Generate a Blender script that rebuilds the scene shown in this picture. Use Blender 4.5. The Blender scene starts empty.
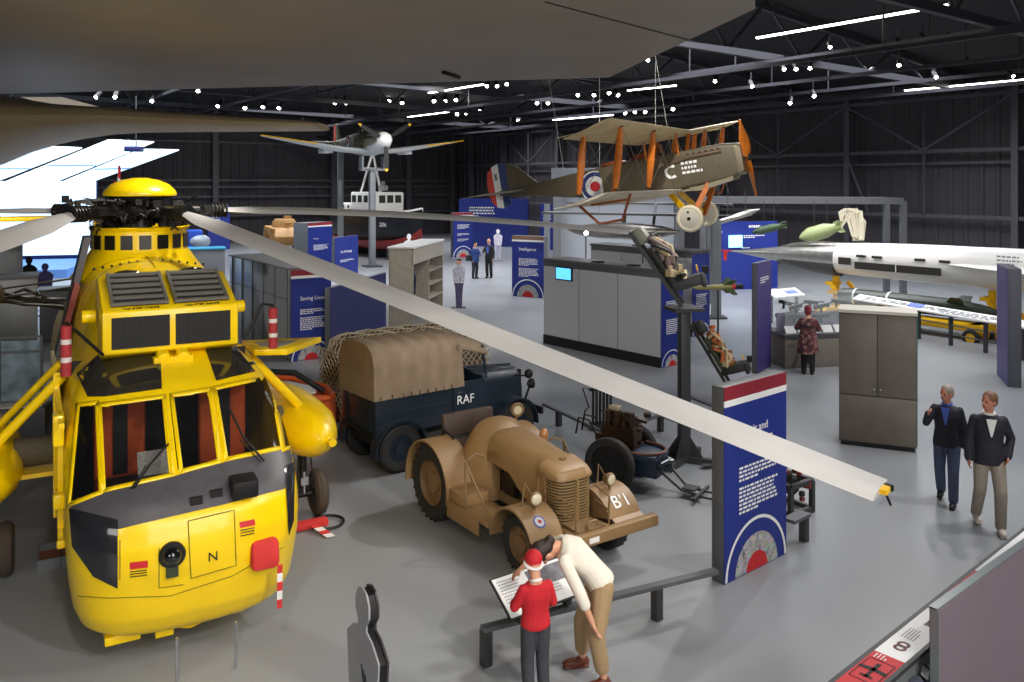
import bpy, bmesh, math, random
from mathutils import Vector as V, Matrix, Euler
from mathutils.bvhtree import BVHTree
R = random.Random(7)
C = bpy.context.scene.collection
PI = math.pi
F, HC, YH = 850.0, 4.4, 183.0          # focal length in pixels, camera height, horizon row
def G(px, py, z=0.0):                   # the point at height z seen at this pixel
    d = (HC - z) * F / (py - YH); return V(((px - 512) / F * d, d, z))
def D(px, py, d):                       # the point at depth d
    return V(((px - 512) / F * d, d, HC - (py - YH) / F * d))
EA = math.radians(35)                   # direction of the hall
def H(q, t, z=0.0):                     # hall coordinates: q across to the right, t away along the right wall
    return V((q * math.cos(EA) - t * math.sin(EA), q * math.sin(EA) + t * math.cos(EA), z))

# ---------------------------------------------------------------- materials
MATS = {}
def mat(name, col, rough=.5, metal=0.0, var=.0, scale=6.0, bump=0.0, emit=0.0, alpha=1.0, trans=0.0, coat=0.0, spec=.5, ecol=None):
    if name in MATS: return MATS[name]
    m = bpy.data.materials.new(name); m.use_nodes = True
    nt = m.node_tree; b = nt.nodes['Principled BSDF']
    c = (col[0], col[1], col[2], 1)
    b.inputs['Base Color'].default_value = c
    b.inputs['Roughness'].default_value = rough
    b.inputs['Metallic'].default_value = metal
    b.inputs['Alpha'].default_value = alpha
    b.inputs['Transmission Weight'].default_value = trans
    b.inputs['Coat Weight'].default_value = coat
    b.inputs['Specular IOR Level'].default_value = spec
    if emit:
        b.inputs['Emission Color'].default_value = (*(ecol or col), 1); b.inputs['Emission Strength'].default_value = emit
    if var or bump:
        tc = nt.nodes.new('ShaderNodeTexCoord')
        n = nt.nodes.new('ShaderNodeTexNoise'); n.inputs['Scale'].default_value = scale; n.inputs['Detail'].default_value = 5
        nt.links.new(tc.outputs['Object'], n.inputs['Vector'])
        if var:
            r = nt.nodes.new('ShaderNodeValToRGB')
            r.color_ramp.elements[0].position = .3; r.color_ramp.elements[1].position = .7
            r.color_ramp.elements[0].color = tuple(max(0, x * (1 - var)) for x in col) + (1,)
            r.color_ramp.elements[1].color = tuple(min(1, x * (1 + var)) for x in col) + (1,)
            nt.links.new(n.outputs['Fac'], r.inputs['Fac']); nt.links.new(r.outputs['Color'], b.inputs['Base Color'])
        if bump:
            bp = nt.nodes.new('ShaderNodeBump'); bp.inputs['Strength'].default_value = bump; bp.inputs['Distance'].default_value = .02
            nt.links.new(n.outputs['Fac'], bp.inputs['Height']); nt.links.new(bp.outputs['Normal'], b.inputs['Normal'])
    MATS[name] = m; return m
def rgb(h):                             # sRGB hex -> linear
    v = [int(h[i:i + 2], 16) / 255 for i in (0, 2, 4)]
    return tuple(x / 12.92 if x <= .04045 else ((x + .055) / 1.055) ** 2.4 for x in v)
yel = mat('yellow_paint', rgb('fbd200'), .32, var=.05, scale=3, coat=.3)
yel2 = mat('yellow_machine', rgb('e8b408'), .45, var=.08)
blackm = mat('black_rubber', rgb('1a1a1b'), .7, var=.2, bump=.1)
matblk = mat('black_matt', rgb('0d0d0e'), .6)
glassd = mat('cockpit_glass', rgb('15181c'), .05, spec=.8, alpha=.42)
smoke = mat('eyebrow_glass', rgb('2c2a26'), .1, var=.25, scale=4, coat=.5)
darkgrey = mat('dark_grey_paint', rgb('4a474b'), .45, var=.12, scale=9)
steel = mat('steel_grey', rgb('6f7276'), .4, .2, var=.06)
postm = mat('post_grey', rgb('5b5e62'), .45, .1, var=.05)
postd = mat('post_dark', rgb('3b3c3f'), .5, .1, var=.08)
chrome = mat('bright_metal', rgb('b9bbbd'), .25, .9)
hubm = mat('oily_metal', rgb('2b2a28'), .4, .5, var=.5, scale=25)
bladem = mat('blade_grey', rgb('b2b0ad'), .5, var=.06, scale=2)
white = mat('white_paint', rgb('ecebe8'), .4, var=.03)
white_e = mat('white_print', rgb('f2f2f2'), .6)
redp = mat('red_print', rgb('c8232c'), .55)
crimson = mat('crimson_print', rgb('8e2433'), .55)
redcloth = mat('red_cloth', rgb('d0322f'), .8, var=.1)
orange = mat('orange_fabric', rgb('d4602a'), .75, var=.12)
blue = mat('exhibit_blue', rgb('1d2f86'), .55, var=.04)
bluedk = mat('exhibit_dark_blue', rgb('20265f'), .5, var=.04)
grey_case = mat('case_grey', rgb('85888c'), .3, var=.04, scale=2)
case_dk = mat('case_dark', rgb('46474b'), .45, var=.06)
tan = mat('tan_paint', rgb('8d6f4a'), .48, var=.08, scale=5)
tan_dk = mat('tan_dark', rgb('7c6240'), .55, var=.15)
skin = mat('skin', rgb('d29a7c'), .55, var=.04)
skin2 = mat('skin_ruddy', rgb('c4846a'), .55, var=.04)
hair_d = mat('hair_dark', rgb('2a1c16'), .6, var=.3, scale=40)
hair_g = mat('hair_grey', rgb('8f857a'), .6, var=.2, scale=40)
glass = mat('clear_glass', rgb('dfe8ea'), .03, alpha=.14, spec=.6)
wood = mat('varnished_wood', rgb('c06a1e'), .35, var=.2, scale=8)
woodd = mat('dark_wood', rgb('8a4520'), .4, var=.2, scale=8)
olive = mat('olive_drab', rgb('5d5442'), .5, var=.08)
linen = mat('doped_linen', rgb('d9c79c'), .6, var=.1, scale=3)
green_b = mat('bomb_green', rgb('47593a'), .45, var=.12)

# ---------------------------------------------------------------- mesh builder
class M:
    def __init__(s): s.v = []; s.f = []; s.fm = []; s.mi = 0
    def add(s, vs, fs):
        o = len(s.v); s.v += [V(x) for x in vs]
        for f in fs: s.f.append([o + i for i in f]); s.fm.append(s.mi)
        return s
    def box(s, c, size, rz=0.0, rot=None):
        a, b, d = (x / 2 for x in size); c = V(c)
        m = rot if rot is not None else Matrix.Rotation(rz, 3, 'Z')
        vs = [c + m @ V((x * a, y * b, z * d)) for x in (-1, 1) for y in (-1, 1) for z in (-1, 1)]
        return s.add(vs, [(0, 1, 3, 2), (4, 6, 7, 5), (0, 4, 5, 1), (2, 3, 7, 6), (0, 2, 6, 4), (1, 5, 7, 3)])
    def bar(s, p, q, w, h=None, up=(0, 0, 1)):
        p, q = V(p), V(q); h = h or w; d = (q - p).normalized(); up = V(up)
        if abs(d.dot(up)) > .99: up = V((0, 1, 0))
        x = d.cross(up).normalized() * w / 2; y = x.cross(d).normalized() * h / 2
        vs = [e + sx * x + sy * y for e in (p, q) for sx, sy in ((-1, -1), (1, -1), (1, 1), (-1, 1))]
        return s.add(vs, [(3, 2, 1, 0), (4, 5, 6, 7), (0, 1, 5, 4), (1, 2, 6, 5), (2, 3, 7, 6), (3, 0, 4, 7)])
    def tube(s, pts, r, n=8, cap=True, closed=False):
        pts = [V(p) for p in pts]; k = len(pts)
        rs = r if isinstance(r, (list, tuple)) else [r] * k
        rings = []; prev = None
        for i, p in enumerate(pts):
            if closed: t = pts[(i + 1) % k] - pts[i - 1]
            else: t = pts[min(i + 1, k - 1)] - pts[max(i - 1, 0)]
            t.normalize()
            if prev is None: u = t.orthogonal().normalized()
            else:
                u = prev - t * prev.dot(t)
                u = u.normalized() if u.length > 1e-6 else t.orthogonal().normalized()
            prev = u; w = t.cross(u)
            rings.append([p + rs[i] * (math.cos(2 * PI * j / n) * u + math.sin(2 * PI * j / n) * w) for j in range(n)])
        return s.loft(rings, cap and not closed, closed)
    def cyl(s, p, q, r, n=16): return s.tube([p, q], r, n)
    def loft(s, rings, cap=True, closed=False, wrap=True):
        n = len(rings[0]); k = len(rings); vs = [p for r in rings for p in r]; fs = []
        for i in range(k if closed else k - 1):
            a, b = i * n, ((i + 1) % k) * n
            for j in range(n if wrap else n - 1): fs.append((a + j, a + (j + 1) % n, b + (j + 1) % n, b + j))
        if cap: fs.append(tuple(reversed(range(n)))); fs.append(tuple(range((k - 1) * n, k * n)))
        return s.add(vs, fs)
    def lathe(s, prof, o=(0, 0, 0), ax=(0, 0, 1), n=24, cap=True):
        o = V(o); ax = V(ax).normalized(); u = ax.orthogonal().normalized(); w = ax.cross(u)
        return s.loft([[o + ax * h + max(r, 1e-4) * (math.cos(2 * PI * j / n) * u + math.sin(2 * PI * j / n) * w) for j in range(n)] for r, h in prof], cap)
    def prism(s, poly, o, ux, uy, th):
        o, ux, uy, th = V(o), V(ux), V(uy), V(th)
        a = [o + ux * x + uy * y for x, y in poly]; n = len(a)
        return s.add(a + [p + th for p in a], [tuple(reversed(range(n))), tuple(range(n, 2 * n))] + [(i, (i + 1) % n, n + (i + 1) % n, n + i) for i in range(n)])
    def ell(s, c, r, n=16, k=10, rot=None):
        c = V(c); r = (r, r, r) if isinstance(r, (int, float)) else r; m = rot or Matrix.Identity(3)
        rings = []
        for i in range(k + 1):
            t = PI * i / k; q = max(math.sin(t), 1e-3)
            rings.append([c + m @ V((r[0] * q * math.cos(2 * PI * j / n), r[1] * q * math.sin(2 * PI * j / n), -r[2] * math.cos(t))) for j in range(n)])
        return s.loft(rings)
    def torus(s, c, ax, RR, r, n=32, k=8, sy=1.0):
        c = V(c); ax = V(ax).normalized(); u = ax.orthogonal().normalized(); w = ax.cross(u); rings = []
        for i in range(n):
            a = 2 * PI * i / n; d = math.cos(a) * u + math.sin(a) * w
            rings.append([c + d * (RR + r * math.cos(2 * PI * j / k)) + ax * r * sy * math.sin(2 * PI * j / k) for j in range(k)])
        return s.loft(rings, False, True)
    def face(s, pts): return s.add(pts, [tuple(range(len(pts)))])
    def build(s, name, mats, parent=None, bevel=0.0, smooth=35, solid=0.0, seg=2):
        me = bpy.data.meshes.new(name); bm = bmesh.new()
        bv = [bm.verts.new(p) for p in s.v]
        for f, m in zip(s.f, s.fm):
            try: bf = bm.faces.new([bv[i] for i in f]); bf.material_index = m
            except ValueError: pass
        bmesh.ops.recalc_face_normals(bm, faces=bm.faces)
        if bevel:
            es = [e for e in bm.edges if len(e.link_faces) == 2 and e.calc_face_angle(0) > .6]
            bmesh.ops.bevel(bm, geom=es, offset=bevel, segments=seg, affect='EDGES', profile=.5, clamp_overlap=True)
        bm.to_mesh(me); bm.free()
        if smooth:
            me.polygons.foreach_set('use_smooth', [True] * len(me.polygons)); me.set_sharp_from_angle(angle=math.radians(smooth))
        for m in (mats if isinstance(mats, (list, tuple)) else [mats]): me.materials.append(m)
        o = bpy.data.objects.new(name, me); C.objects.link(o)
        if parent is not None: o.parent = parent
        if solid:
            md = o.modifiers.new('solid', 'SOLIDIFY'); md.thickness = solid; md.offset = 0
        return o
def tag(o, label=None, cat=None, group=None, kind=None):
    for k, v in (('label', label), ('category', cat), ('group', group), ('kind', kind)):
        if v: o[k] = v
    return o
def thing(name, label, cat, loc=(0, 0, 0), rz=0.0, group=None, mtx=None):
    o = bpy.data.objects.new(name, None); C.objects.link(o); o.empty_display_size = .2
    if mtx is not None: o.matrix_world = mtx
    else: o.location = loc; o.rotation_euler = (0, 0, rz)
    return tag(o, label, cat, group)
def frame(o, x, y, z):                  # matrix from origin and axes
    m = Matrix.Identity(4)
    for i, a in enumerate((V(x), V(y), V(z), V(o))):
        for j in range(3): m[j][i] = a[j]
    return m
def struct(name, mb, m, **k): return tag(mb.build(name, m, **k), kind='structure')
def dup(root, label=None, group=None, loc=None, rz=None):
    r = root.copy(); C.objects.link(r)
    for ch in list(root.children):
        c = ch.copy(); C.objects.link(c); c.parent = r
        for g in ch.children:
            d = g.copy(); C.objects.link(d); d.parent = c
    if label: r['label'] = label
    if group: r['group'] = group
    if loc is not None: r.location = loc
    if rz is not None: r.rotation_euler = (0, 0, rz)
    return r
def text(body, size, m, parent, o, ux, uy, name='lettering', align='LEFT', depth=.004):
    cu = bpy.data.curves.new('t', 'FONT'); cu.body = body; cu.size = size; cu.align_x = align; cu.extrude = depth / 2; cu.resolution_u = 3
    to = bpy.data.objects.new('t', cu); C.objects.link(to)
    dg = bpy.context.evaluated_depsgraph_get(); dg.update()
    me = bpy.data.meshes.new_from_object(to.evaluated_get(dg)); bpy.data.objects.remove(to)
    ux, uy = V(ux).normalized(), V(uy).normalized()
    me.transform(frame(o, ux, uy, ux.cross(uy))); me.materials.clear(); me.materials.append(m)
    ob = bpy.data.objects.new(name, me); C.objects.link(ob)
    if parent is not None: ob.parent = parent
    return ob
def lines(mb, o, ux, uy, w, n, pitch, h, seed=1):   # rows of tiny print as short word bars
    r = random.Random(seed); o, ux, uy = V(o), V(ux), V(uy); nz = ux.cross(uy) * .002
    for i in range(n):
        x = 0; end = w * (r.uniform(.88, 1) if i < n - 1 else r.uniform(.3, .7))
        while x < end - .01:
            l = min(r.uniform(.03, .09) * w / .8, end - x)
            p = o + ux * x - uy * i * pitch
            mb.prism([(0, 0), (l, 0), (l, h), (0, h)], p, ux, uy, nz); x += l + .022 * w / .8
    return mb
def arc(c, r, a0, a1, n): return [(c[0] + r * math.cos(a0 + (a1 - a0) * i / n), c[1] + r * math.sin(a0 + (a1 - a0) * i / n)) for i in range(n + 1)]
def bvh_of(mbs, mtx):
    vs, fs = [], []
    for mb in mbs:
        o = len(vs); vs += [mtx @ p for p in mb.v]; fs += [[i + o for i in f] for f in mb.f]
    return BVHTree.FromPolygons(vs, fs)
CAMP = V((0, 0, HC))
def on(bvh, px, py):                    # the surface point and normal a sight line meets
    d = V(((px - 512) / F, 1, -(py - YH) / F)).normalized()
    p, n, i, l = bvh.ray_cast(CAMP, d); return (p, n, d) if p else (None, None, d)
def skinpatch(mb, bvh, inv, quad, nu=8, nv=8, off=.006):   # a panel that follows a curved surface between four corner marks
    a, b, c, d = [V((x, y, 0)) for x, y in quad]; pts = []; ok = []
    for i in range(nv + 1):
        for j in range(nu + 1):
            u, v = j / nu, i / nv
            q = (a * (1 - u) + b * u) * (1 - v) + (d * (1 - u) + c * u) * v
            p, n, dr = on(bvh, q.x, q.y)
            if p is None: pts.append(None); continue
            if n.dot(dr) > 0: n = -n
            pts.append(inv @ (p + n * off))
    k = len(mb.v); idx = {}
    for i, p in enumerate(pts):
        if p is not None: idx[i] = len(mb.v); mb.v.append(p)
    for i in range(nv):
        for j in range(nu):
            t = [i * (nu + 1) + j, i * (nu + 1) + j + 1, (i + 1) * (nu + 1) + j + 1, (i + 1) * (nu + 1) + j]
            if all(x in idx for x in t): mb.f.append([idx[x] for x in t]); mb.fm.append(mb.mi)
    return mb
# ---------------------------------------------------------------- camera and light
cam = bpy.data.cameras.new('camera'); cam.sensor_width = 36; cam.lens = 36 * F / 1024; cam.shift_y = -(341 - YH) / 1024
cam.clip_end = 300
co = bpy.data.objects.new('camera', cam); C.objects.link(co); co.location = CAMP; co.rotation_euler = (PI / 2, 0, 0)
bpy.context.scene.camera = co
vs = bpy.context.scene.view_settings; vs.view_transform = 'Standard'; vs.look = 'None'; vs.exposure = .0
w = bpy.data.worlds.new('world'); bpy.context.scene.world = w; w.use_nodes = True
w.node_tree.nodes['Background'].inputs[0].default_value = (.78, .8, .88, 1); w.node_tree.nodes['Background'].inputs[1].default_value = .06
def area(name, loc, to, size, energy, col=(1, .96, .9), spread=PI, sy=None):
    l = bpy.data.lights.new(name, 'AREA'); l.size = size; l.energy = energy; l.color = col; l.spread = spread
    if sy: l.shape = 'RECTANGLE'; l.size_y = sy
    o = bpy.data.objects.new(name, l); C.objects.link(o); o.location = loc
    o.rotation_euler = (V(to) - V(loc)).to_track_quat('-Z', 'Y').to_euler(); return o
def spot(name, loc, to, energy, angle=50, r=.12, col=(1, .95, .88), blend=.5):
    l = bpy.data.lights.new(name, 'SPOT'); l.energy = energy; l.spot_size = math.radians(angle); l.spot_blend = blend; l.shadow_soft_size = r; l.color = col
    o = bpy.data.objects.new(name, l); C.objects.link(o); o.location = loc
    o.rotation_euler = (V(to) - V(loc)).to_track_quat('-Z', 'Y').to_euler(); return o
for q, t, e in ((14, 6, 380), (24, 6, 480), (22, 20, 1200), (30, 18, 1100), (16, 34, 1200), (28, 34, 1100), (8, 42, 1000), (20, 52, 1100), (33, 50, 900), (2, 52, 900)):
    area('ceiling_glow', H(q, t, 8.9), H(q, t, 0), 6, e, (.93, .95, 1), 2.6)
area('front_fill', (7, -7, 7.6), (-1, 16, 1.0), 9, 1500, (1, .97, .93))
area('front_fill', (-6, -6, 5.5), (-3, 9, 1.5), 5, 420, (1, .97, .93))
for loc, to, e, a in (((4.5, 1.0, 7.6), (-3.4, 8.2, 1.6), 1750, 60), ((-3, 30, 3.2), (-7.2, 44, 6), 900, 40), ((-1.5, 3.0, 6.4), (-3.6, 9, 2.2), 420, 75), ((5, 15, 8.6), (-.3, 10.6, .8), 1500, 42), ((-1, 17.5, 8.2), (-.4, 13.6, 1), 1100, 50),
                      ((6, 6.5, 8.2), (.4, 7.6, .7), 1000, 40), ((9, 11, 8.4), (5.8, 11, 1), 900, 50), ((9, 19, 8.6), (2.4, 12.2, .7), 1100, 45), ((3, 17, 8.3), (4.4, 24.4, 5), 1500, 50),
                      ((14, 22, 8.3), (10, 29, 2.2), 1700, 60), ((10, 16, 8.3), (8, 21, 1), 900, 50), ((-1, 36, 8.6), (-7, 47, 5), 2400, 50), ((-4, 12, 5.9), (-9, 11, 0), 300, 110),
                      ((1, 21, 8.4), (-4, 24, .8), 1100, 60), ((5, 24, 8.4), (2, 33, .5), 1300, 60), ((6, 3, 8), (3.5, 7.2, 1), 420, 50), ((9, 12, 2.6), (3.5, 20, 6.5), 260, 60), ((-12, 15, 5.5), (-6.5, 23, 1.0), 900, 60), ((-3, 14, 5.8), (2, 22, 1.0), 900, 50)):
    spot('spot_lamp', loc, to, e * 1.0, a)  # unseen spots among these are added to brighten the fighter and grey case
# ---------------------------------------------------------------- the hall
mf = mat('floor_epoxy', rgb('8f9296'), .34, var=.045, scale=.5, bump=.015, spec=.35)
mwall = mat('wall_cladding', rgb('3a363a'), .65, var=.1, scale=.4)
mceil = mat('ceiling_dark', rgb('17171a'), .8)
mstr = mat('structural_steel', rgb('4c4b50'), .5, .1, var=.08)
mrail = mat('rail_steel', rgb('39393f'), .45, .2)
mb = M(); mb.face([H(-22, -12), H(38.6, -12), H(38.6, 63.8), H(-22, 63.8)]); struct('floor', mb, mf, smooth=0)
mb = M(); mb.face([H(-22, -12, 11), H(8, -12, 12.5), H(38.6, -12, 9), H(38.6, 63.8, 9), H(8, 63.8, 12.5), H(-22, 63.8, 11)]); struct('ceiling', mb, mceil, smooth=0)
mb = M()                               # ribbed cladding in real relief
n = 150; prev = None
def ribbed(a, b, n, out, z1):
    mb = M(); ln = b - a; pts = []
    for i in range(n):
        for u, o in ((0, 0), (.62, 0), (.7, .06), (.92, .06)): pts.append(a + ln * ((i + u) / n) + out * o)
    pts.append(b.copy())
    k = len(pts); vs = pts + [p + V((0, 0, z1)) for p in pts]
    return mb.add(vs, [(i, i + 1, k + i + 1, k + i) for i in range(k - 1)])
struct('wall_right', ribbed(H(38.6, -12), H(38.6, 63.8), 110, H(-1, 0), 9.2), mwall, smooth=0)
struct('wall_back', ribbed(H(38.6, 63.8), H(-22, 63.8), 90, H(0, -1), 11.5), mwall, smooth=0)
struct('wall_left', ribbed(H(-22, 63.8), H(-22, -12), 60, H(1, 0), 11.5), mwall, smooth=0)
struct('wall_front', ribbed(H(-22, -12), H(38.6, -12), 60, H(0, 1), 11.5), mwall, smooth=0)
k = 0
def trim(mb, m=None):
    global k; k += 1; return struct('trim_%d' % k, mb, m or mstr, smooth=0)
def px_t(px, q):                        # where along the right wall line a column stands
    # (q cos - t sin) = s (q sin + t cos)
    s = (px - 512) / F; c, sn = math.cos(EA), math.sin(EA); return q * (c - s * sn) / (sn + s * c)
cols = [px_t(p, 38.2) for p in (1018, 850, 722, 628, 560, 505, 472)]
for i, t in enumerate(cols):
    trim(M().box(H(38.1, t, 4.3), (.45, .28, 8.6), EA))
for z in (2.9, 5.85, 8.25): trim(M().bar(H(38.0, -10, z), H(38.0, 63, z), .14, .16))
trim(M().bar(H(38.3, -10, 5.3), H(38.3, 63, 5.3), .1, .1))
for a, b in zip(cols[:5], cols[1:6]):
    m_ = (a + b) / 2
    mb = M(); mb.bar(H(37.9, a, 8.2), H(37.9, m_, 5.9), .1); mb.bar(H(37.9, b, 8.2), H(37.9, m_, 5.9), .1); mb.bar(H(37.9, m_, 2.9), H(37.9, m_, 8.2), .1); trim(mb)
    trim(M().bar(H(37.9, b, 5.8), H(37.9, b - 1.2, 3.0), .12))
for px in (215, 333, 408, 452):
    s = (px - 512) / F; c, sn = math.cos(EA), math.sin(EA); t = 63.3; q = t * (sn + s * c) / (c - s * sn)
    trim(M().box(H(q, t, 5), (.4, .4, 10.5), EA))
for z in (2.0, 3.4, 4.6, 7.4, 4.1): trim(M().bar(H(-21, 63.4, z), H(38, 63.4, z), .12, .16))
# roof rails along the hall, cross girders with lattice
for q, z in ((21.3, 8.0), (23.6, 8.5), (25.6, 8.0), (29, 8.0), (33.5, 8.1), (36, 8.5), (14, 8.7), (17.5, 9.2), (10, 8.8), (4, 9), (-4, 9)):
    mb = M(); mb.bar(H(q, -10, z), H(q, 63, z), .1, .12)
    for t in range(-8, 62, 7): mb.bar(H(q, t, z), H(q, t, 10.8 if q < 25 else 9.6), .04)
    trim(mb, mrail)
for t in (4, 11.5, 19, 27, 35, 43.5, 52, 60):
    mb = M(); mb.bar(H(-20, t, 9.6), H(38, t, 8.5), .2, .24); mb.bar(H(-20, t, 10.9), H(8, t, 12.2), .2); mb.bar(H(8, t, 12.2), H(38, t, 8.9), .2)
    q = -18
    while q < 36:
        zb = 9.6 - (q + 20) / 58 * 1.1; zt = 11 + (q + 20) * .046 if q < 8 else 12.2 - (q - 8) * .11
        mb.bar(H(q, t, zb), H(q + 2, t, zt), .08); mb.bar(H(q + 2, t, zt), H(q + 4, t, zb), .08); q += 4
    trim(mb, mrail)
# hanging bar lamps
lampm = mat('lamp_tube', (1, .97, .9), .4, emit=9)
def bar_lamp(a, b, label):
    a, b = V(a), V(b); o = thing('linear_lamp', label, 'lamp', (a + b) / 2)
    L = (b - a) / 2
    M().bar(-L, L, .10, .05).build('diffuser', lampm, o)
    hs = M(); hs.bar(-L + V((0, 0, .06)), L + V((0, 0, .06)), .12, .07); hs.build('housing', mrail, o)
    for s in (-.8, .8): M().cyl(L * s + V((0, 0, .08)), L * s + V((0, 0, 1.0)), .012, 6).build('hanger', mrail, o)
def zt(z, px, py): return D(px, py, (HC - z) * F / (py - YH))
for (a, b, z, lb) in (((757, 38), (948, 5), 9.0, 'long white linear lamp nearest the top right'), ((905, 90.5), (1026, 79.5), 8.5, 'white linear lamp at the right edge above the wall bracing'), ((628, 90.5), (676, 85.5), 8.6, 'short white linear lamp above the upper wing of the biplane'),
                      ((553, 120), (613, 115), 8.2, 'white linear lamp just above the biplane wing tip'), ((429, 93), (483, 84.5), 8.8, 'white linear lamp under the pointed wing edge, upper of two'), ((408, 117), (449, 112), 8.9, 'white linear lamp right of the fighter propeller')):
    pa = zt(z, *a); pb = zt(z, *b); bar_lamp(pa, pb, lb)
mspot = mat('spot_lens', (1, .97, .92), .3, emit=30)
def spotlight(px, py, d, label, star=1.0, group=None):
    p = D(px, py, d); s = d / 30
    o = thing('spotlight', label, 'spotlight', p, R.uniform(-.5, .5), group)
    r = .075 * s * star
    ax = V((0, -.75, -.66)).normalized()
    M().lathe([(r * .9, .0), (r, .02), (r * 1.1, -.1 * s), (r, -.3 * s), (r * .5, -.34 * s)], (0, 0, 0), ax, 12).build('lamp_body', matblk, o)
    M().lathe([(r * .8, .01), (r * .8, .03)], (0, 0, 0), ax, 12).build('lens', mspot, o)
    M().bar((0, .12 * s, .1 * s), (0, .12 * s, .5 * s), .03 * s).build('bracket', mrail, o)
for px, py, d in ((830, 47, 26), (898, 43, 25), (925, 39, 24.5), (947, 38, 24), (784, 69, 29), (796, 69, 29), (810, 68, 29), (752, 86, 31), (790, 103, 33), (814, 96, 32), (899, 65, 28), (967, 62, 27), (936, 77, 29),
                  (1013, 76, 27), (578, 95, 44), (594, 95, 44), (609, 93, 44), (618, 95, 44), (537, 103, 50), (548, 103, 50), (625, 113, 47), (635, 112, 47), (645, 112, 47), (673, 109, 46), (648, 60, 34), (715, 81, 33),
                  (487, 86, 46), (497, 86, 46), (507, 84, 46), (434, 101, 54), (445, 101, 53), (456, 100, 53), (457, 114, 57), (466, 113, 57), (480, 111, 57), (518, 121, 57), (402, 103, 55), (389, 101, 55), (218, 106, 46), (245, 108, 47), (263, 107, 48),
                  (279, 108, 48), (198, 91, 40), (115, 97, 40), (96, 97, 40), (152, 101, 42), (335, 103, 52), (346, 103, 52)):
    spotlight(px, py, d, 'small black round spotlight with a lit lens hung on a roof rail', 1.0, 'roof spotlights')
for px, py, d, lb in ((643, 237, 25, 'bright glaring spotlight just left of the upper ejection seat'), (586, 233, 26, 'bright glaring spotlight on a stem left of the larger glare under the biplane')):
    p = D(px, py, d); o = thing('spotlight', lb, 'spotlight', p)
    M().lathe([(.05, .0), (.09, .03), (.1, -.1), (.05, -.2)], (0, 0, 0), (0, -1, 0), 12).build('lamp_body', matblk, o)
    M().lathe([(.06, .03), (.06, .045)], (0, 0, 0), (0, -1, 0), 12).build('lens', mspot, o)
    M().cyl((0, .05, 0), (0, .05, -p.z), .02, 8).build('stem', postd, o)
# ---------------------------------------------------------------- yellow helicopter
HY = math.radians(29.4); HO = V((-2.83, 7.7, 0))
HM = Matrix.Translation(HO) @ Matrix.Rotation(HY, 4, 'Z'); HI = HM.inverted()
heli = thing('helicopter', 'large yellow rescue helicopter with drooping grey rotor blades parked on the left', 'helicopter', HO, HY)
SL = [(.24, .55, .42, .6), (.28, .84, .26, .7), (.36, .95, .18, .8), (.5, 1.0, .1, .85), (.72, 1.03, .05, .85), (.95, 1.05, .0, .85), (1.15, 1.06, .0, .85), (1.35, 1.06, .05, .85), (1.5, 1.06, .16, .85), (1.62, 1.06, .30, .85),
      (1.8, 1.05, .50, .85), (2.0, 1.02, .74, .85), (2.2, .97, 1.0, .8), (2.34, .9, 1.25, .75), (2.44, .8, 1.5, .7), (2.52, .66, 1.75, .65), (2.57, .5, 2.0, .6), (2.6, .3, 2.3, .5), (2.61, .1, 2.5, .3)]
def slice_at(z):
    for a, b in zip(SL, SL[1:]):
        if a[0] <= z <= b[0]:
            u = (z - a[0]) / (b[0] - a[0]); return [a[i] + (b[i] - a[i]) * u for i in range(4)]
    return SL[-1] if z > 1 else SL[0]
def ring_at(z, n=72, p=3.0, back=8.0):
    zz, w_, sf, dd = slice_at(z); out = [V((-w_, back, z)), V((-w_, 4, z))]
    for i in range(n + 1):
        a = -PI / 2 + PI * i / n
        sx = math.copysign(abs(math.sin(a)) ** (2 / p), math.sin(a)); cx = abs(math.cos(a)) ** (2 / p)
        out.append(V((w_ * sx, sf + dd * (1 - cx), z)))
    return out + [V((w_, 4, z)), V((w_, back, z))]
zs = [.24 + (2.61 - .24) * i / 76 for i in range(77)]
shell = M(); shell.loft([ring_at(z) for z in zs], cap=True, wrap=False)
hb = bvh_of([shell], HM)
def inpoly(x, y, poly):
    r = False
    for (x1, y1), (x2, y2) in zip(poly, poly[1:] + poly[:1]):
        if (y1 > y) != (y2 > y) and x < (x2 - x1) * (y - y1) / (y2 - y1) + x1: r = not r
    return r
WINS = [[(80, 407), (95, 405), (99, 491), (71, 502)], [(102, 407), (162, 399), (171, 473), (106, 488)], [(174, 397), (208, 392), (217, 460), (183, 469)], [(217, 390), (268, 379), (280, 446), (228, 457)], [(274, 379), (279, 377), (294, 444), (285, 447)]]
def grow(q, k):
    n = len(q); out = []
    for i in range(n):
        a, b, c = V((*q[i - 1], 0)), V((*q[i], 0)), V((*q[(i + 1) % n], 0))
        d1 = (b - a).normalized(); d2 = (c - b).normalized(); n1 = V((d1.y, -d1.x, 0)); n2 = V((d2.y, -d2.x, 0)); m = (n1 + n2); m = m / max(m.dot(n1), .3)
        out.append((b.x + m.x * k, b.y + m.y * k))
    return out
kf, km = [], []
for f, m_ in zip(shell.f, shell.fm):
    c = HM @ (sum((shell.v[i] for i in f), V()) / len(f)); v = c - CAMP
    if len(f) < 10 and v.y > 1:
        px, py = 512 + F * v.x / v.y, YH - F * v.z / v.y
        if any(inpoly(px, py, grow(q, 1.6)) for q in WINS):
            p, n, d = on(hb, px, py)
            if p is not None and (p - c).length < .08: continue
    kf.append(f); km.append(m_)
cut = M(); cut.v = shell.v; cut.f = kf; cut.fm = km
cut.build('fuselage', yel, heli)
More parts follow.
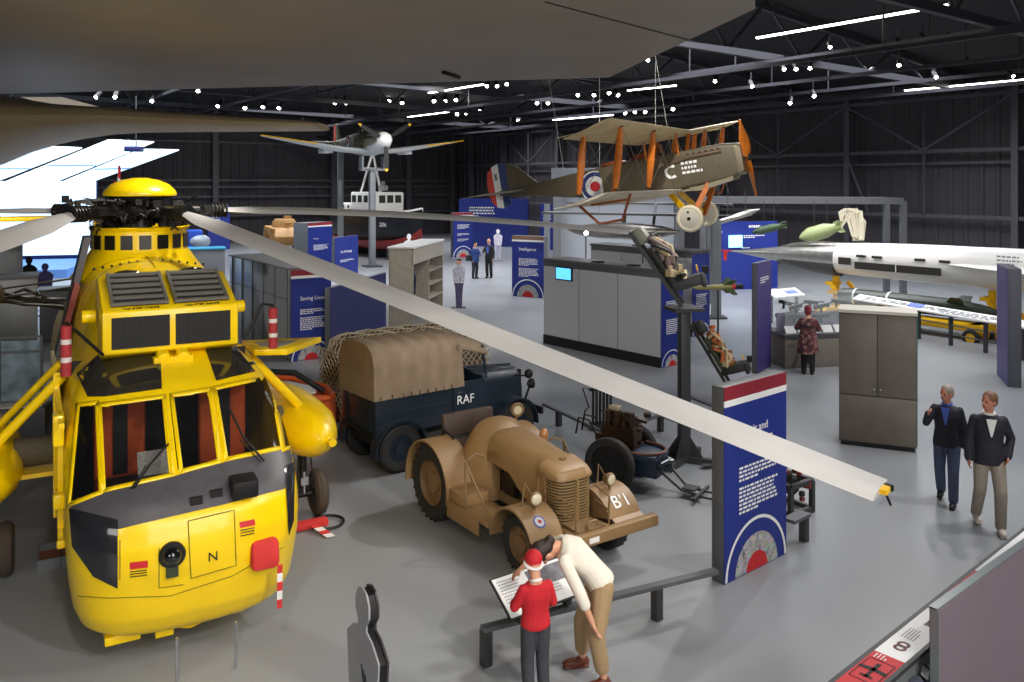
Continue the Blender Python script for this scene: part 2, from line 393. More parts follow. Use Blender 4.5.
# inside of the cockpit
mb = M(); mb.box((0, 2.6, 1.4), (1.9, .04, 2.0)); mb.box((0, 1.5, .75), (1.9, 2.2, .04)); mb.box((0, .85, 1.38), (1.5, .35, .3)); mb.build('cockpit_interior', matblk, heli)
for x in (-.52, .52):
    s_ = M(); s_.box((x, 1.75, 1.75), (.5, .14, .95)); s_.box((x, 1.45, 1.28), (.5, .5, .16)); so = s_.build('pilot_seat', orange, heli, bevel=.05)
    M().box((x, 1.66, 1.75), (.14, .03, .9)).build('harness', matblk, so)
mb = M(); mb.box((-.25, .98, 1.62), (.34, .02, .26), rot=Matrix.Rotation(-.5, 3, 'X')); mb.build('flight_chart', mat('chart_paper', rgb('b9b8ae'), .8, var=.25, scale=30), heli)
for q in WINS:
    mb = M(); skinpatch(mb, hb, HI, q, 10, 12, -.004); po = mb.build('windshield_pane', glassd, heli)
    g = grow(q, 4.2); mb = M()
    for i in range(4): skinpatch(mb, hb, HI, [q[i], q[(i + 1) % 4], g[(i + 1) % 4], g[i]], 8, 1, .004)
    mb.build('window_frame', yel, po, solid=.008)
for nm, m_, polys in (('eyebrow_window', smoke, [[[(77, 374), (106, 348), (160, 348), (162, 389)], [(77, 374), (162, 389), (104, 397), (88, 397)]]]), ('eyebrow_window', smoke, [[[(204, 346), (242, 339), (272, 368), (216, 381)]]])):
    for grp in polys:
        mb = M()
        for q in grp: skinpatch(mb, hb, HI, q, 10, 10, .008)
        mb.build(nm, m_, heli)
# matt dark anti-glare band and chin windows
mb = M()
for q in ([(71, 505), (99, 494), (119, 529), (72, 540)], [(99, 494), (172, 477), (174, 516), (119, 529)], [(172, 477), (217, 464), (222, 505), (174, 516)], [(217, 464), (281, 450), (284, 489), (222, 505)], [(281, 450), (293, 447), (295, 470), (284, 489)]):
    skinpatch(mb, hb, HI, q, 12, 8, .005)
mb.build('antiglare_panel', darkgrey, heli)
for nm, q in (('chin_window', [[(70, 508), (118, 520), (118, 562), (73, 546)], [(73, 546), (118, 562), (118, 588), (94, 576)]]), ('chin_window', [[(284, 466), (294, 462), (293, 520), (288, 536)]])):
    mb = M()
    for qq in q: skinpatch(mb, hb, HI, qq, 10, 10, .011)
    mb.build(nm, mat('chin_glass', rgb('26272b'), .12, coat=.5), heli)
def rim(q, off, r, m_, name):
    pts = []
    for (a, b), (c, d) in zip(q, q[1:] + q[:1]):
        for i in range(6):
            p, n, dr = on(hb, a + (c - a) * i / 6, b + (d - b) * i / 6)
            if p is not None: pts.append(HI @ (p + (n if n.dot(dr) < 0 else -n) * off))
    M().tube(pts, r, 5, closed=True).build(name, m_, heli)
hatch = [(188, 521), (234, 510), (236, 565), (191, 578)]
ho = skinpatch(M(), hb, HI, hatch, 8, 8, .006).build('nose_hatch', yel, heli); rim(hatch, .006, .006, mat('seam', rgb('8a7410'), .6), 'hatch_seam')
mb = M()
for line in ([(78, 596), (110, 598), (170, 596), (232, 576), (290, 543)], [(159, 548), (159, 588), (187, 584)], [(120, 540), (120, 585)]):
    pts = []
    for (a, b_), (c, d) in zip(line, line[1:]):
        for i in range(8):
            p, n, dr = on(hb, a + (c - a) * i / 8, b_ + (d - b_) * i / 8)
            if p is not None: pts.append(HI @ (p + (n if n.dot(dr) < 0 else -n) * .002))
    if len(pts) > 2: mb.tube(pts, .005, 5)
mb.build('skin_seam', MATS['seam'], heli)
def decal(q, m_, name='warning_label', n=3): return skinpatch(M(), hb, HI, q, n, n, .012).build(name, m_, heli)
decal([(130, 562), (148, 560), (148, 567), (130, 569)], redp); decal([(239, 522), (254, 519), (255, 525), (240, 528)], redp)
mb = M()
for i in range(3):
    skinpatch(mb, hb, HI, [(130, 571 + i * 2.4), (147, 569 + i * 2.4), (147, 570 + i * 2.4), (130, 572 + i * 2.4)], 2, 1, .012); skinpatch(mb, hb, HI, [(240, 530 + i * 2.6), (254, 527 + i * 2.6), (254, 528 + i * 2.6), (240, 531 + i * 2.6)], 2, 1, .012)
mb.build('fine_print', matblk, heli)
p, n, d = on(hb, 212, 555); 
u_ = V((1, .1, 0)); tt = text('N', .12, matblk, heli, HI @ (p + n * .015) + V((-.04, 0, -.05)), (1, .02, 0), (0, 0, 1), 'hatch_letter')
# nose lamp, sensor box, red cover
def local(px, py, off=0):
    p, n, d = on(hb, px, py); n = n if n.dot(d) < 0 else -n
    return HI @ (p + n * off), (HI.to_3x3() @ n)
p, n = local(172, 554); lo = M().lathe([(.11, -.02), (.115, .03), (.1, .05)], p, n, 20).build('nose_lamp', matblk, heli)
mb = M(); mb.ell(p + n * .03, .085, 16, 10); mb.build('lens', mat('lamp_black_glass', rgb('101214'), .05, coat=1), lo)
p, n = local(172, 568); M().box(p + n * .01, (.1, .06, .14)).build('lamp_bracket', mat('dull_green', rgb('2d3a22'), .6), heli)
p, n = local(242, 489); M().box(p + n * .06, (.24, .22, .17), rot=Matrix.Rotation(.1, 3, 'X')).build('sensor_box', matblk, heli, bevel=.02)
for x, y in ((196, 501), (216, 494)):
    p, n = local(x, y); M().box(p + n * .01, (.11, .04, .07)).build('air_vent', matblk, heli)
p, n = local(263, 552); co_ = M().box(p + n * .03, (.26, .16, .27), rot=Matrix.Rotation(-.15, 3, 'X')).build('intake_cover', redcloth, heli, bevel=.05)
def ribbon(mb, a, b, w, n=7, ax=(1, 0, 0)):
    a, b, ax = V(a), V(b), V(ax) * w / 2
    for i in range(n):
        mb.mi = i % 2; p0 = a.lerp(b, i / n); p1 = a.lerp(b, (i + 1) / n); mb.add([p0 - ax, p0 + ax, p1 + ax, p1 - ax], [(0, 1, 2, 3)])
    return mb
rbm = [redcloth, white]
p2 = p + V((.13, -.12, -.1)); ribbon(M(), p2, p2 + V((0, .02, -.42)), .05, 5).build('warning_ribbon', rbm, co_)
# chine flange and struts below
for c_, z_ in (((-.25, .5, .26), (.16, .3, .14)), ((.42, .6, .28), (.14, .3, .16)), ((-.6, .5, .24), (.3, .2, .08))): M().box(c_, z_).build('chine_fairing', yel, heli, bevel=.01)
mb = M(); mb.loft([[V((-.7, .6, .28)), V((0, .5, .14)), V((.7, .6, .28))], [V((-.9, 2, .36)), V((0, 2, .0 + .12)), V((.9, 2, .36))], [V((-.9, 8, .36)), V((0, 8, .3)), V((.9, 8, .36))]], cap=True, wrap=True); mb.build('keel', yel, heli)
for x in (177, 236):
    pt = HI @ G(x, 686 if x == 177 else 668); M().cyl(pt, (pt.x, pt.y, .42), .014, 8).build('jacking_rod', chrome, heli)
# wipers
for a, b, c in (((134, 490), (150, 466), (168, 446)), ((263, 463), (243, 440), (227, 408))):
    mb = M(); ps = [local(*q, .035)[0] for q in (a, b, c)]; mb.tube(ps, .011, 6); q0 = local(a[0] - 3, a[1] + 1, .03)[0]; mb.tube([q0, local(b[0] - 4, b[1] + 2, .04)[0]], .006, 5); mb.build('wiper', matblk, heli)
# tail
mb = M(); rings = []
for y, w_, z0, z1 in ((7.9, 1.05, .32, 2.6), (9.5, .85, .7, 2.6), (12, .45, 1.3, 2.6), (13.2, .32, 1.6, 2.65), (14.2, .2, 2.0, 2.65)):
    rings.append([V((w_ * math.copysign(abs(math.cos(a)) ** .7, math.cos(a)), y, (z0 + z1) / 2 + (z1 - z0) / 2 * math.copysign(abs(math.sin(a)) ** .7, math.sin(a)))) for a in [2 * PI * i / 20 for i in range(20)]])
mb.loft(rings); mb.build('tail_boom', yel, heli)
mb = M(); mb.prism([(12.4, 2.4), (13.9, 2.4), (14.6, 3.75), (13.9, 3.8), (13.3, 3.4)], (-.1, 0, 0), (0, 1, 0), (0, 0, 1), (.2, 0, 0)); mb.build('tail_fin', yel, heli, bevel=.05)
mb = M(); mb.prism([(-2.3, 13.6), (-.1, 13.4), (-.1, 14.4), (-2.3, 14.2)], (0, 0, 3.55), (1, 0, 0), (0, 1, 0), (0, 0, .1)); mb.build('tailplane', yel, heli, bevel=.03)
to_ = thing('tail_rotor', None, None); to_.parent = heli
M().cyl((.1, 14.2, 3.6), (.45, 14.2, 3.6), .12, 12).build('hub', hubm, to_)
for k_ in range(5):
    a = PI / 2 + .35 + k_ * 2 * PI / 5; dv = V((0, math.cos(a), math.sin(a)))
    mb = M(); mb.bar(V((.45, 14.2, 3.6)), V((.45, 14.2, 3.6)) + dv * .75, .18, .04, up=(1, 0, 0)); mb.mi = 1; mb.bar(V((.45, 14.2, 3.6)) + dv * .75, V((.45, 14.2, 3.6)) + dv * 1.0, .19, .045, up=(1, 0, 0)); mb.mi = 2; mb.bar(V((.45, 14.2, 3.6)) + dv * 1.0, V((.45, 14.2, 3.6)) + dv * 1.25, .19, .045, up=(1, 0, 0))
    mb.build('tail_blade', [bladem, white, redp], to_)
# engine cowling, gearbox fairing
def half(y, w_, z0, z1, n=24, p=2.6):
    return [V((w_ * math.copysign(abs(math.cos(a)) ** (2 / p), math.cos(a)), y, z0 + (z1 - z0) * abs(math.sin(a)) ** (2 / p))) for a in [PI * i / n for i in range(n + 1)]]
mb = M(); mb.loft([half(2.2, .62, 2.4, 3.12), half(2.6, .74, 2.4, 3.28), half(3.4, .84, 2.4, 3.38), half(4.4, .9, 2.4, 3.42), half(6, .9, 2.4, 3.3), half(7.5, .6, 2.4, 2.95), half(8.3, .3, 2.4, 2.6)]); cowl = mb.build('engine_cowling', yel, heli)
mb = M()
for y in (2.9, 3.7):
    h_ = half(y, .8 if y < 3 else .868, 2.4, 3.325 if y < 3 else 3.398, 24); mb.tube([q + V((0, 0, .004)) for q in h_], .006, 4)
mb.tube([V((.0, 2.3, 3.19)), V((0, 3.4, 3.39)), V((0, 4.2, 3.425))], .006, 4); mb.build('cowl_seams', mat('seam', rgb('8a7410'), .6), cowl)
mb = M()
for s in (-1, 1):
    for i in range(6): mb.ell((s * (.15 + .1 * i), 3.72, 3.40 - .015 * i), .018, 6, 4)
mb.build('fastener', matblk, cowl)
CY = 4.9                                # mast
mb = M(); mb.lathe([(.9, 3.1), (.74, 3.32), (.65, 3.45), (.62, 3.5), (.62, 3.74), (.66, 3.79), (.63, 3.8), (.58, 3.76), (.58, 3.5)], (0, CY, 0), n=40, cap=False); mb.build('mast_fairing', yel, heli)
for i in range(11):
    a = -PI / 2 + (i - 5) * .37; c, s = math.cos(a), math.sin(a)
    M().box((c * .622, CY + s * .622, 3.6), (.02, .15, .19), rz=a).build('fairing_port', mat('port_dark', rgb('1c1813'), .3), heli)
M().lathe([(.6, 3.5), (.6, 3.75), (.1, 3.76)], (0, CY, 0), n=30).build('gearbox_top', matblk, heli)
M().prism([(-1.07, 2.2), (-1.0, 2.2), (-.66, 3.7), (-.74, 3.7)], (0, 4.1, 0), (1, 0, 0), (0, 0, 1), (0, .5, 0)).build('exhaust_shield', darkgrey, heli)
# rotor head
rh = M(); rr = random.Random(3)
rh.lathe([(.16, 3.7), (.16, 3.9), (.3, 3.92), (.34, 4.0), (.34, 4.08), (.2, 4.12), (.16, 4.22)], (0, CY, 0), n=24)
HUBZ = 4.0
wb = [(2.6, 6.0, 2.23), None, None, None, None]
hubw = HM @ V((0, CY, HUBZ))
dirs = [math.atan2(6.0 - hubw.y, 2.6 - hubw.x), math.radians(34.6), math.radians(127), math.radians(181), math.radians(250.6)]
tipz = [2.23, 3.38, 3.9, 3.98, 1.9]
head = thing('rotor_head', None, None); head.parent = heli
for k_, (a, tz) in enumerate(zip(dirs, tipz)):
    al = a - HY; u = V((math.cos(al), math.sin(al), 0)); hx = V((-u.y, u.x, 0))
    if k_ == 0: L = ((V((2.6, 6.0, 0)) - V((hubw.x, hubw.y, 0))).length)
    else: L = 9.45 if k_ != 2 else 6.5
    base = V((0, CY, HUBZ))
    am = M(); am.bar(base + u * .25, base + u * .62, .16, .14); am.cyl(base + u * .55 + hx * -.13, base + u * .55 + hx * .13, .085, 12); am.cyl(base + u * .62, base + u * 1.12, .08, 12); am.box(base + u * .9, (.2, .2, .12), rz=al); am.box(base + u * .78 + hx * .16 + V((0, 0, .02)), (.3, .08, .1), rz=al)
    for i in range(5): am.lathe([(.05, 0), (.11, .01), (.11, .03), (.05, .04)], base + u * (.96 + i * .05), u, 14)
    am.cyl(base + u * .3 + hx * .2 + V((0, 0, -.1)), base + u * .7 + hx * .16, .035, 8); am.cyl(base + u * .4 + hx * .16 + V((0, 0, -.35)), base + u * .5 + hx * .16 + V((0, 0, .02)), .022, 8)
    am.box(base + u * .5 + V((0, 0, .1)), (.14, .12, .1), rz=al)
    for i in range(30):
        p = base + u * rr.uniform(.18, .98) + hx * rr.uniform(-.26, .26) + V((0, 0, rr.uniform(-.24, .2)))
        if rr.random() < .5: am.box(p, (rr.uniform(.03, .1), rr.uniform(.03, .08), rr.uniform(.03, .1)), rz=rr.uniform(0, 3))
        else: q = p + V((rr.uniform(-.16, .16), rr.uniform(-.16, .16), rr.uniform(-.16, .1))); am.tube([p, (p + q) / 2 + V((0, 0, .04)), q], rr.uniform(.008, .02), 6)
    am.build('blade_cuff', hubm, head)
    # the blade: a cambered section swept along a drooping line
    pit = math.radians((-5, -14, 8, 4, 22)[k_]) ; rings = []
    for i in range(17):
        s = i / 16; r = 1.1 + (L - 1.1) * s
        drop = (tz - HUBZ) * (s if k_ in (0, 4) else s ** 1.5)
        if k_ == 2: drop += .12 * math.sin(s * PI)
        ch = .42 if s > .07 else .14 + .28 * s / .07
        if s > .985: ch *= .96
        cv = hx * math.cos(pit) + V((0, 0, 1)) * -math.sin(pit); nv = u.cross(cv)
        if nv.z < 0: nv = -nv
        c0 = base + u * r + V((0, 0, drop)); th = .055 if s > .07 else .09
        prof = [(-.5, 0), (-.35, .35), (-.1, .5), (.2, .32), (.5, .03), (.5, -.03), (.1, -.3), (-.3, -.35)]
        rings.append([c0 + cv * (x * ch) + nv * (y * th) for x, y in prof])
    bo = M().loft(rings).build('rotor_blade', bladem, heli, smooth=40)
    if k_ == 0:
        e = base + u * L + V((0, 0, tz - HUBZ)); mt = M(); mt.bar(e + hx * .04, e + hx * .04 + u * .05, .14, .035); mt.mi = 1; mt.bar(e + u * .03, e + u * .07 + V((0, 0, -.09)), .014, .014); mt.box(e + u * .03 + hx * .1, (.04, .06, .04)); mt.build('blade_tip_fitting', [yel2, matblk], bo)
dm = M(); dm.lathe([(.475, 4.22), (.485, 4.25), (.46, 4.30), (.38, 4.38), (.25, 4.44), (.1, 4.47), (.0, 4.475)], (0, CY, 0), n=48); dm.build('hub_dome', yel, heli, smooth=60)
rh.tube([V((0, CY, 0)) + V((.40 * math.cos(2 * PI * i / 20), .40 * math.sin(2 * PI * i / 20), 4.2)) for i in range(20)], .02, 6, closed=True)
for i in range(46):
    a = rr.uniform(0, 2 * PI); r = rr.uniform(.12, .5); p = V((r * math.cos(a), CY + r * math.sin(a), rr.uniform(3.72, 4.16)))
    q = p + V((rr.uniform(-.14, .14), rr.uniform(-.14, .14), rr.uniform(-.14, .14)))
    if i % 2: rh.tube([p, q], rr.uniform(.01, .03), 6)
    else: rh.box(p, (rr.uniform(.04, .12), rr.uniform(.03, .1), rr.uniform(.03, .1)), rz=a)
rh.build('swashplate', hubm, head)
# intake filter box
bx0 = 1.7; ib = thing('intake_filter', None, None); ib.parent = heli
W2 = .69
prof = [(1.7, 2.6), (1.7, 3.05), (2.55, 3.34), (2.75, 3.3), (2.75, 2.5), (2.0, 2.5)]
M().prism(prof, (-W2, 0, 0), (0, 1, 0), (0, 0, 1), (2 * W2, 0, 0)).build('filter_housing', yel, ib, bevel=.025)
mesh_m = mat('black_mesh', rgb('141312'), .7, var=.3, scale=30)
for s in (-1, 1):
    c = .03 + s * 0
    x0, x1 = (-.6, -.03) if s < 0 else (.03, .6)
    mb = M(); mb.box(((x0 + x1) / 2, 1.695, 2.82), (x1 - x0, .02, .33)); mb.mi = 1
    for i in range(1, 4): mb.box((x0 + (x1 - x0) * i / 4, 1.684, 2.82), (.018, .02, .33))
    mb.build('front_screen', [mesh_m, matblk], ib)
    g = M(); sl = V((0, .85, .29)).normalized(); up_ = V((0, -.29, .85)).normalized(); o_ = V((0, 1.74, 3.065))
    g.prism([(x0, .04), (x1, .04), (x1, .78), (x0, .78)], o_ + up_ * .012, (1, 0, 0), sl, up_ * .01); g.mi = 1
    for i in range(6): g.prism([(x0, .04 + i * .148 - .0), (x1, .04 + i * .148), (x1, .075 + i * .148), (x0, .075 + i * .148)], o_ + up_ * .022, (1, 0, 0), sl, up_ * .03)
    for xx in (x0, x1 - .03): g.prism([(xx, .03), (xx + .03, .03), (xx + .03, .82), (xx, .82)], o_ + up_ * .022, (1, 0, 0), sl, up_ * .035)
    g.build('top_grille', [mesh_m, mat('grille_grey', rgb('6d6a62'), .45)], ib)
    M().ell((s * .36, 2.72, 3.22), (.26, .1, .17), 16, 8).build('engine_hump', smoke, ib)
    mb = M(); mb.cyl((s * .1, 1.75, 2.56), (s * .1, 1.6, 2.52), .07, 14); mb.box((s * .1, 1.68, 2.5), (.2, .14, .08)); mb.build('foot_bracket', yel, ib, bevel=.01)
    text('NO STEP INSIDE', .05, matblk, ib, o_ + V((s * .31, -.03, .0)), (1, 0, 0), sl, 'warning_text', 'CENTER')
    for xs in (0,): M().cyl((s * .72, 2.2, 2.95), (s * .86, 2.2, 2.95), .07, 14).build('side_lamp', yel, ib, bevel=.015)
# pitot posts with striped covers
for s, (a, b, top, bot) in ((-1, ((103, 355), (75, 330), (66, 326), (66, 376))), (1, ((246, 336), (262, 304), (273, 308), (273, 348)))):
    pa = HI @ D(a[0], a[1], 8.8 if s < 0 else 9.7); pb = HI @ D(b[0], b[1], 8.5 if s < 0 else 9.8); pt = HI @ D(top[0], top[1], 8.4 if s < 0 else 9.9); pe = HI @ D(bot[0], bot[1], 8.4 if s < 0 else 9.9)
    po = M().tube([pa, pb, pt + V((0, 0, .03))], .018, 8).build('pitot_post', matblk, heli)
    mb = M()
    fr_ = (0, .26, .36, .62, .72, 1.0)
    for i in range(5): mb.mi = i % 2; mb.cyl(pt.lerp(pe, fr_[i]), pt.lerp(pe, fr_[i + 1]), .05, 12)
    mb.build('striped_cover', [mat('stripe_red', rgb('a02a2c'), .7), mat('stripe_pale', rgb('cfc8c2'), .7)], po)
# sponsons, struts and wheels on both sides
for s in (-1, 1):
    sp = thing('sponson', None, None); sp.parent = heli; cx = s * 1.78; cz = 1.28
    rg = []
    for y, r, dz in ((2.15, .03, 0), (2.22, .17, 0), (2.4, .30, 0), (2.75, .40, 0), (3.2, .42, 0), (3.9, .38, .02), (4.6, .22, .08), (4.9, .05, .1)):
        rg.append([V((cx + r * .92 * math.cos(2 * PI * j / 16 + .2), y, cz + dz + .86 * r * math.sin(2 * PI * j / 16 + .2) - .06)) for j in range(16)])
    M().loft(rg).build('float', yel, sp, smooth=28)
    M().cyl((cx + s * .12, 2.2, cz - .08), (cx + s * .12, 2.1, cz - .08), .05, 12).build('float_lamp', yel, sp)
    M().cyl((s * 1.0, 3.0, 1.35), (s * 1.5, 3.0, 1.35), .16, 16).build('axle_tube', mat('canvas_wrap', rgb('57503f'), .8, var=.15), sp)
    mb = M(); mb.box((s * 1.25, 2.9, 1.14), (.55, .3, .05)); mb.build('axle_plate', yel, sp)
    M().tube([V((s * 1.7, 2.8, 1.5)), V((s * 1.03, 2.6, 2.25))], .055, 12).build('brace_strut', yel, sp)
    M().tube([V((s * 1.7, 3.6, 1.5)), V((s * 1.03, 3.4, 2.25))], .045, 12).build('brace_strut', yel, sp)
    gear = thing('main_gear', None, None); gear.parent = heli
    mb = M(); mb.cyl((cx, 3.0, 1.0), (cx, 3.0, .33), .05, 12); mb.cyl((cx - .28, 3.0, .31), (cx + .28, 3.0, .31), .045, 12)
    mb.tube([V((cx, 3.3, 1.0)), V((cx, 3.02, .45))], .03, 8); mb.tube([V((cx + .07, 2.93, .9)), V((cx + .1, 2.9, .6)), V((cx + .05, 2.93, .35))], .012, 6); mb.tube([V((cx - .07, 2.93, .9)), V((cx - .1, 2.9, .55)), V((cx - .05, 2.93, .35))], .012, 6); mb.build('oleo_leg', hubm, gear)
    mb = M(); mb.cyl((cx, 2.94, .62), (cx, 2.94, .34), .032, 12); mb.box((cx, 2.92, .5), (.1, .03, .1)); mb.build('oleo_piston', chrome, gear)
    for t in (-.2, .2):
        mb = M(); mb.torus((cx + t, 3.0, .3), (1, 0, 0), .2, .1, 32, 10, .9); mb.mi = 1; mb.cyl((cx + t - .06, 3.0, .3), (cx + t + .06, 3.0, .3), .15, 20); mb.build('wheel', [mat('tyre_brown', rgb('4a3f35'), .8, var=.1), hubm], gear)
    tri = M(); tri.prism([(s * 1.0, 2.3), (s * 1.35, 2.15), (s * 1.95, 2.75), (s * 1.0, 3.0)], (0, 0, 2.33), (1, 0, 0), (0, 1, 0), (0, 0, .07)); tri.mi = 1
    if s > 0:
        tri.prism([(s * 1.1, 2.4), (s * 1.33, 2.3), (s * 1.65, 2.65), (s * 1.1, 2.8)], (0, 0, 2.401), (1, 0, 0), (0, 1, 0), (0, 0, .004)); tri.build('work_step', [yel, mat('step_grey', rgb('9a958c'), .6)], heli, bevel=.015)
# starboard door rails, marking and hoist
mb = M(); mb.bar((-1.08, 1.0, 2.1), (-1.08, 5, 2.1), .05); mb.bar((-1.08, 1.2, 1.0), (-1.08, 5, 1.0), .04); mb.bar((-1.08, 1.35, .9), (-1.08, 1.35, 2.15), .05); mb.bar((-1.09, 2.6, .7), (-1.09, 2.6, 2.3), .06); mb.build('door_rail', yel, heli)
mb = M(); mb.box((-1.062, 3.4, 1.65), (.02, 1.2, .9)); mb.box((-1.062, 1.95, 1.6), (.02, .8, .7)); mb.build('side_window', smoke, heli)
for c_, z_ in (((-1.1, 1.15, 1.35), (.1, .12, .14)), ((-1.1, 1.3, 2.0), (.1, .2, .3)), ((-1.08, 1.1, .95), (.08, .08, .08))): M().box(c_, z_).build('door_latch', yel, heli, bevel=.02)
text('RESCUE', .42, matblk, heli, (-1.072, 2.75, .62), (0, -1, 0), (0, 0, 1), 'side_marking')
hs = thing('rescue_hoist', None, None); hs.parent = heli
mb = M(); mb.cyl((-2.1, 2.9, 3.15), (-1.72, 3.1, 3.15), .15, 18); mb.ell((-2.1, 2.9, 3.15), .15, 14, 8); mb.ell((-1.72, 3.1, 3.15), (.13, .13, .13), 14, 8); mb.cyl((-1.85, 3.0, 3.25), (-1.85, 3.0, 3.36), .05, 10); mb.build('hoist_drum', mat('hoist_brown', rgb('4b4238'), .3, .5, var=.3), hs)
mb = M()
for i in range(6):
    y = rr.uniform(-.12, .12); mb.tube([V((-1.75, 3.1 + y, 3.15 + rr.uniform(-.1, .1))), V((-1.4, 3.4 + y, 3.08 + rr.uniform(-.12, .1))), V((-.98, 3.6, 2.98 + rr.uniform(-.14, .04)))], .02, 6)
mb.tube([V((-1.8, 2.95, 3.2)), V((-.9, 3.7, 3.22))], .012, 6); mb.tube([V((-1.8, 2.95, 3.1)), V((-.9, 3.7, 3.12))], .012, 6); mb.build('hoist_arm', hubm, hs)
mb = M(); mb.cyl((-2.0, 2.9, 3.0), (-2.0, 2.9, 2.55), .012, 8); mb.box((-2.0, 2.9, 2.62), (.06, .06, .16)); mb.build('hoist_hook', mat('hook_red', rgb('7a3a30'), .5), hs)
mb = M(); mb.prism([(-1.02, 2.45), (-.96, 2.45), (-.8, 3.1), (-.86, 3.15)], (0, 3.85, 0), (1, 0, 0), (0, 0, 1), (0, .3, 0)); mb.build('side_panel_red', mat('dull_red', rgb('8a3a2a'), .6), heli)
# ---------------------------------------------------------------- vehicles
navy = mat('navy_paint', rgb('1b2733'), .38, var=.1, coat=.2)
canvas = mat('canvas_brown', rgb('8c7963'), .85, var=.12, scale=5, bump=.25)
tyre = mat('tyre', rgb('242322'), .8, var=.2, scale=12)
leather = mat('seat_leather', rgb('47382f'), .55, var=.15)
def wheel_mb(c, ax, r, w, hub=.55, lug=0):
    mb = M(); c = V(c); ax = V(ax).normalized(); h = w / 2
    mb.lathe([(r * hub, -h * .8), (r * .9, -h), (r * .985, -h * .75), (r, -h * .4), (r, h * .4), (r * .985, h * .75), (r * .9, h), (r * hub, h * .8)], c, ax, 40, cap=False); mb.mi = 1
    mb.lathe([(r * hub, -h * .8), (r * hub * .95, -h * .3), (r * .3, -h * .35), (r * .28, -h * .7), (r * .1, -h * .75), (.001, -h * .75)], c, ax, 32, cap=False)
    mb.lathe([(r * hub, h * .8), (r * hub * .95, h * .3), (r * .3, h * .35), (r * .28, h * .7), (r * .1, h * .75), (.001, h * .75)], c, ax, 32, cap=False)
    u = ax.orthogonal().normalized(); v = ax.cross(u)
    for i in range(6):
        d = u * math.cos(i * PI / 3) + v * math.sin(i * PI / 3)
        for s in (-1, 1): mb.cyl(c + d * r * .38 + ax * s * h * .3, c + d * r * .38 + ax * s * h * .45, r * .04, 6)
    if lug:
        mb.mi = 0
        for i in range(lug):
            a = 2 * PI * i / lug; d = u * math.cos(a) + v * math.sin(a); t = -u * math.sin(a) + v * math.cos(a)
            for s in (-1, 1): mb.bar(c + d * r + ax * s * h * .08, c + d * r * .985 + ax * s * h * .9 + t * r * .1, r * .06, r * .05, up=d)
    return mb
def fender(x0, x1, cy, cz, r, a0, a1, th=.025, n=20, lip=True):   # wing over a wheel; angle from the forward direction
    mb = M(); rg = []
    for i in range(n + 1):
        a = a0 + (a1 - a0) * i / n; c, s = math.cos(a), math.sin(a)
        rg.append([V((x0, cy + r * c, cz + r * s)), V((x1, cy + r * c, cz + r * s)), V((x1, cy + (r - th) * c, cz + (r - th) * s)), V((x0, cy + (r - th) * c, cz + (r - th) * s))])
    return mb.loft(rg)
# tractor
tr = thing('tractor', "sand brown wartime aircraft tractor marked B'1 with rounded hood and bench seat", 'tractor', (-.456, 11.54, 0), math.radians(-145.4))
for x in (.63, -.63): wheel_mb((x, 0, .48), (1, 0, 0), .48, .28, .6, 26).build('rear_wheel', [tyre, tan_dk], tr)
for x in (.6, -.6): wheel_mb((x, 1.93, .33), (1, 0, 0), .33, .2, .6, 22).build('front_wheel', [tyre, tan_dk], tr)
for s in (1, -1):
    mb = fender(s * .43, s * .82, 0, .48, .56, math.radians(-12), math.radians(190)); 
    pts = [(0 + .56 * math.cos(a), .48 + .56 * math.sin(a)) for a in [math.radians(-12 + 202 * i / 20) for i in range(21)]]
    mb.prism(pts, (s * .42, 0, 0), (0, 1, 0), (0, 0, 1), (.03, 0, 0)); mb.build('rear_fender', tan, tr)
    mb = fender(s * .36, s * .80, 1.93, .33, .43, math.radians(25), math.radians(180), n=16)
    a = math.radians(25); y0, z0 = 1.93 + .43 * math.cos(a), .33 + .43 * math.sin(a)
    mb.prism([(0, 0), (.16, -.07), (.16, -.1), (0, -.03)], (s * .36, y0, z0), (0, 1, 0), (0, 0, 1), (s * .44, 0, 0)); 
    pts = [(.43 * math.cos(a), .43 * math.sin(a)) for a in [math.radians(25 + 155 * i / 14) for i in range(15)]]
    mb.prism(pts, (s * .36, 1.93, .33), (0, 1, 0), (0, 0, 1), (.03, 0, 0)); mb.build('front_fender', tan, tr)
    mb = M(); mb.box((s * .6, .92, .42), (.44, .72, .05)); mb.box((s * .81, .92, .34), (.03, .72, .2)); mb.box((s * .6, 1.38, .42), (.44, .2, .04)); mb.box((s * .6, .56, .5), (.42, .03, .2)); mb.box((s * .62, .75, .52), (.36, .36, .14)); mb.build('step', tan, tr, bevel=.008)
    mb = M(); mb.tube([V((s * .78, .95, .45)), V((s * .76, .9, 1.0)), V((s * .6, .88, 1.06)), V((s * .47, .86, 1.0))], .016, 8); mb.tube([V((s * .76, .9, 1.0)), V((s * .72, 1.35, .5))], .014, 8); mb.build('grab_rail', tan_dk, tr)
    mb = M(); mb.lathe([(.0, -.07), (.05, -.07), (.075, -.02), (.08, .02), (.07, .035)], (s * .55, 2.06, .86), (s * .15, 1, .05), 18); mb.mi = 1; mb.lathe([(.068, .03), (.05, .045), (.001, .05)], (s * .55, 2.06, .86), (s * .15, 1, .05), 18); mb.mi = 0
    mb.cyl((s * .55, 2.06, .8), (s * .55, 2.06, .7), .015, 8); mb.tube([V((s * .66, 1.95, .74)), V((s * .55, 1.85, .98)), V((s * .45, 1.95, .74))], .012, 6); mb.build('headlamp', [tan_dk, mat('lamp_glass', rgb('cfc5a8'), .1, coat=1)], tr)
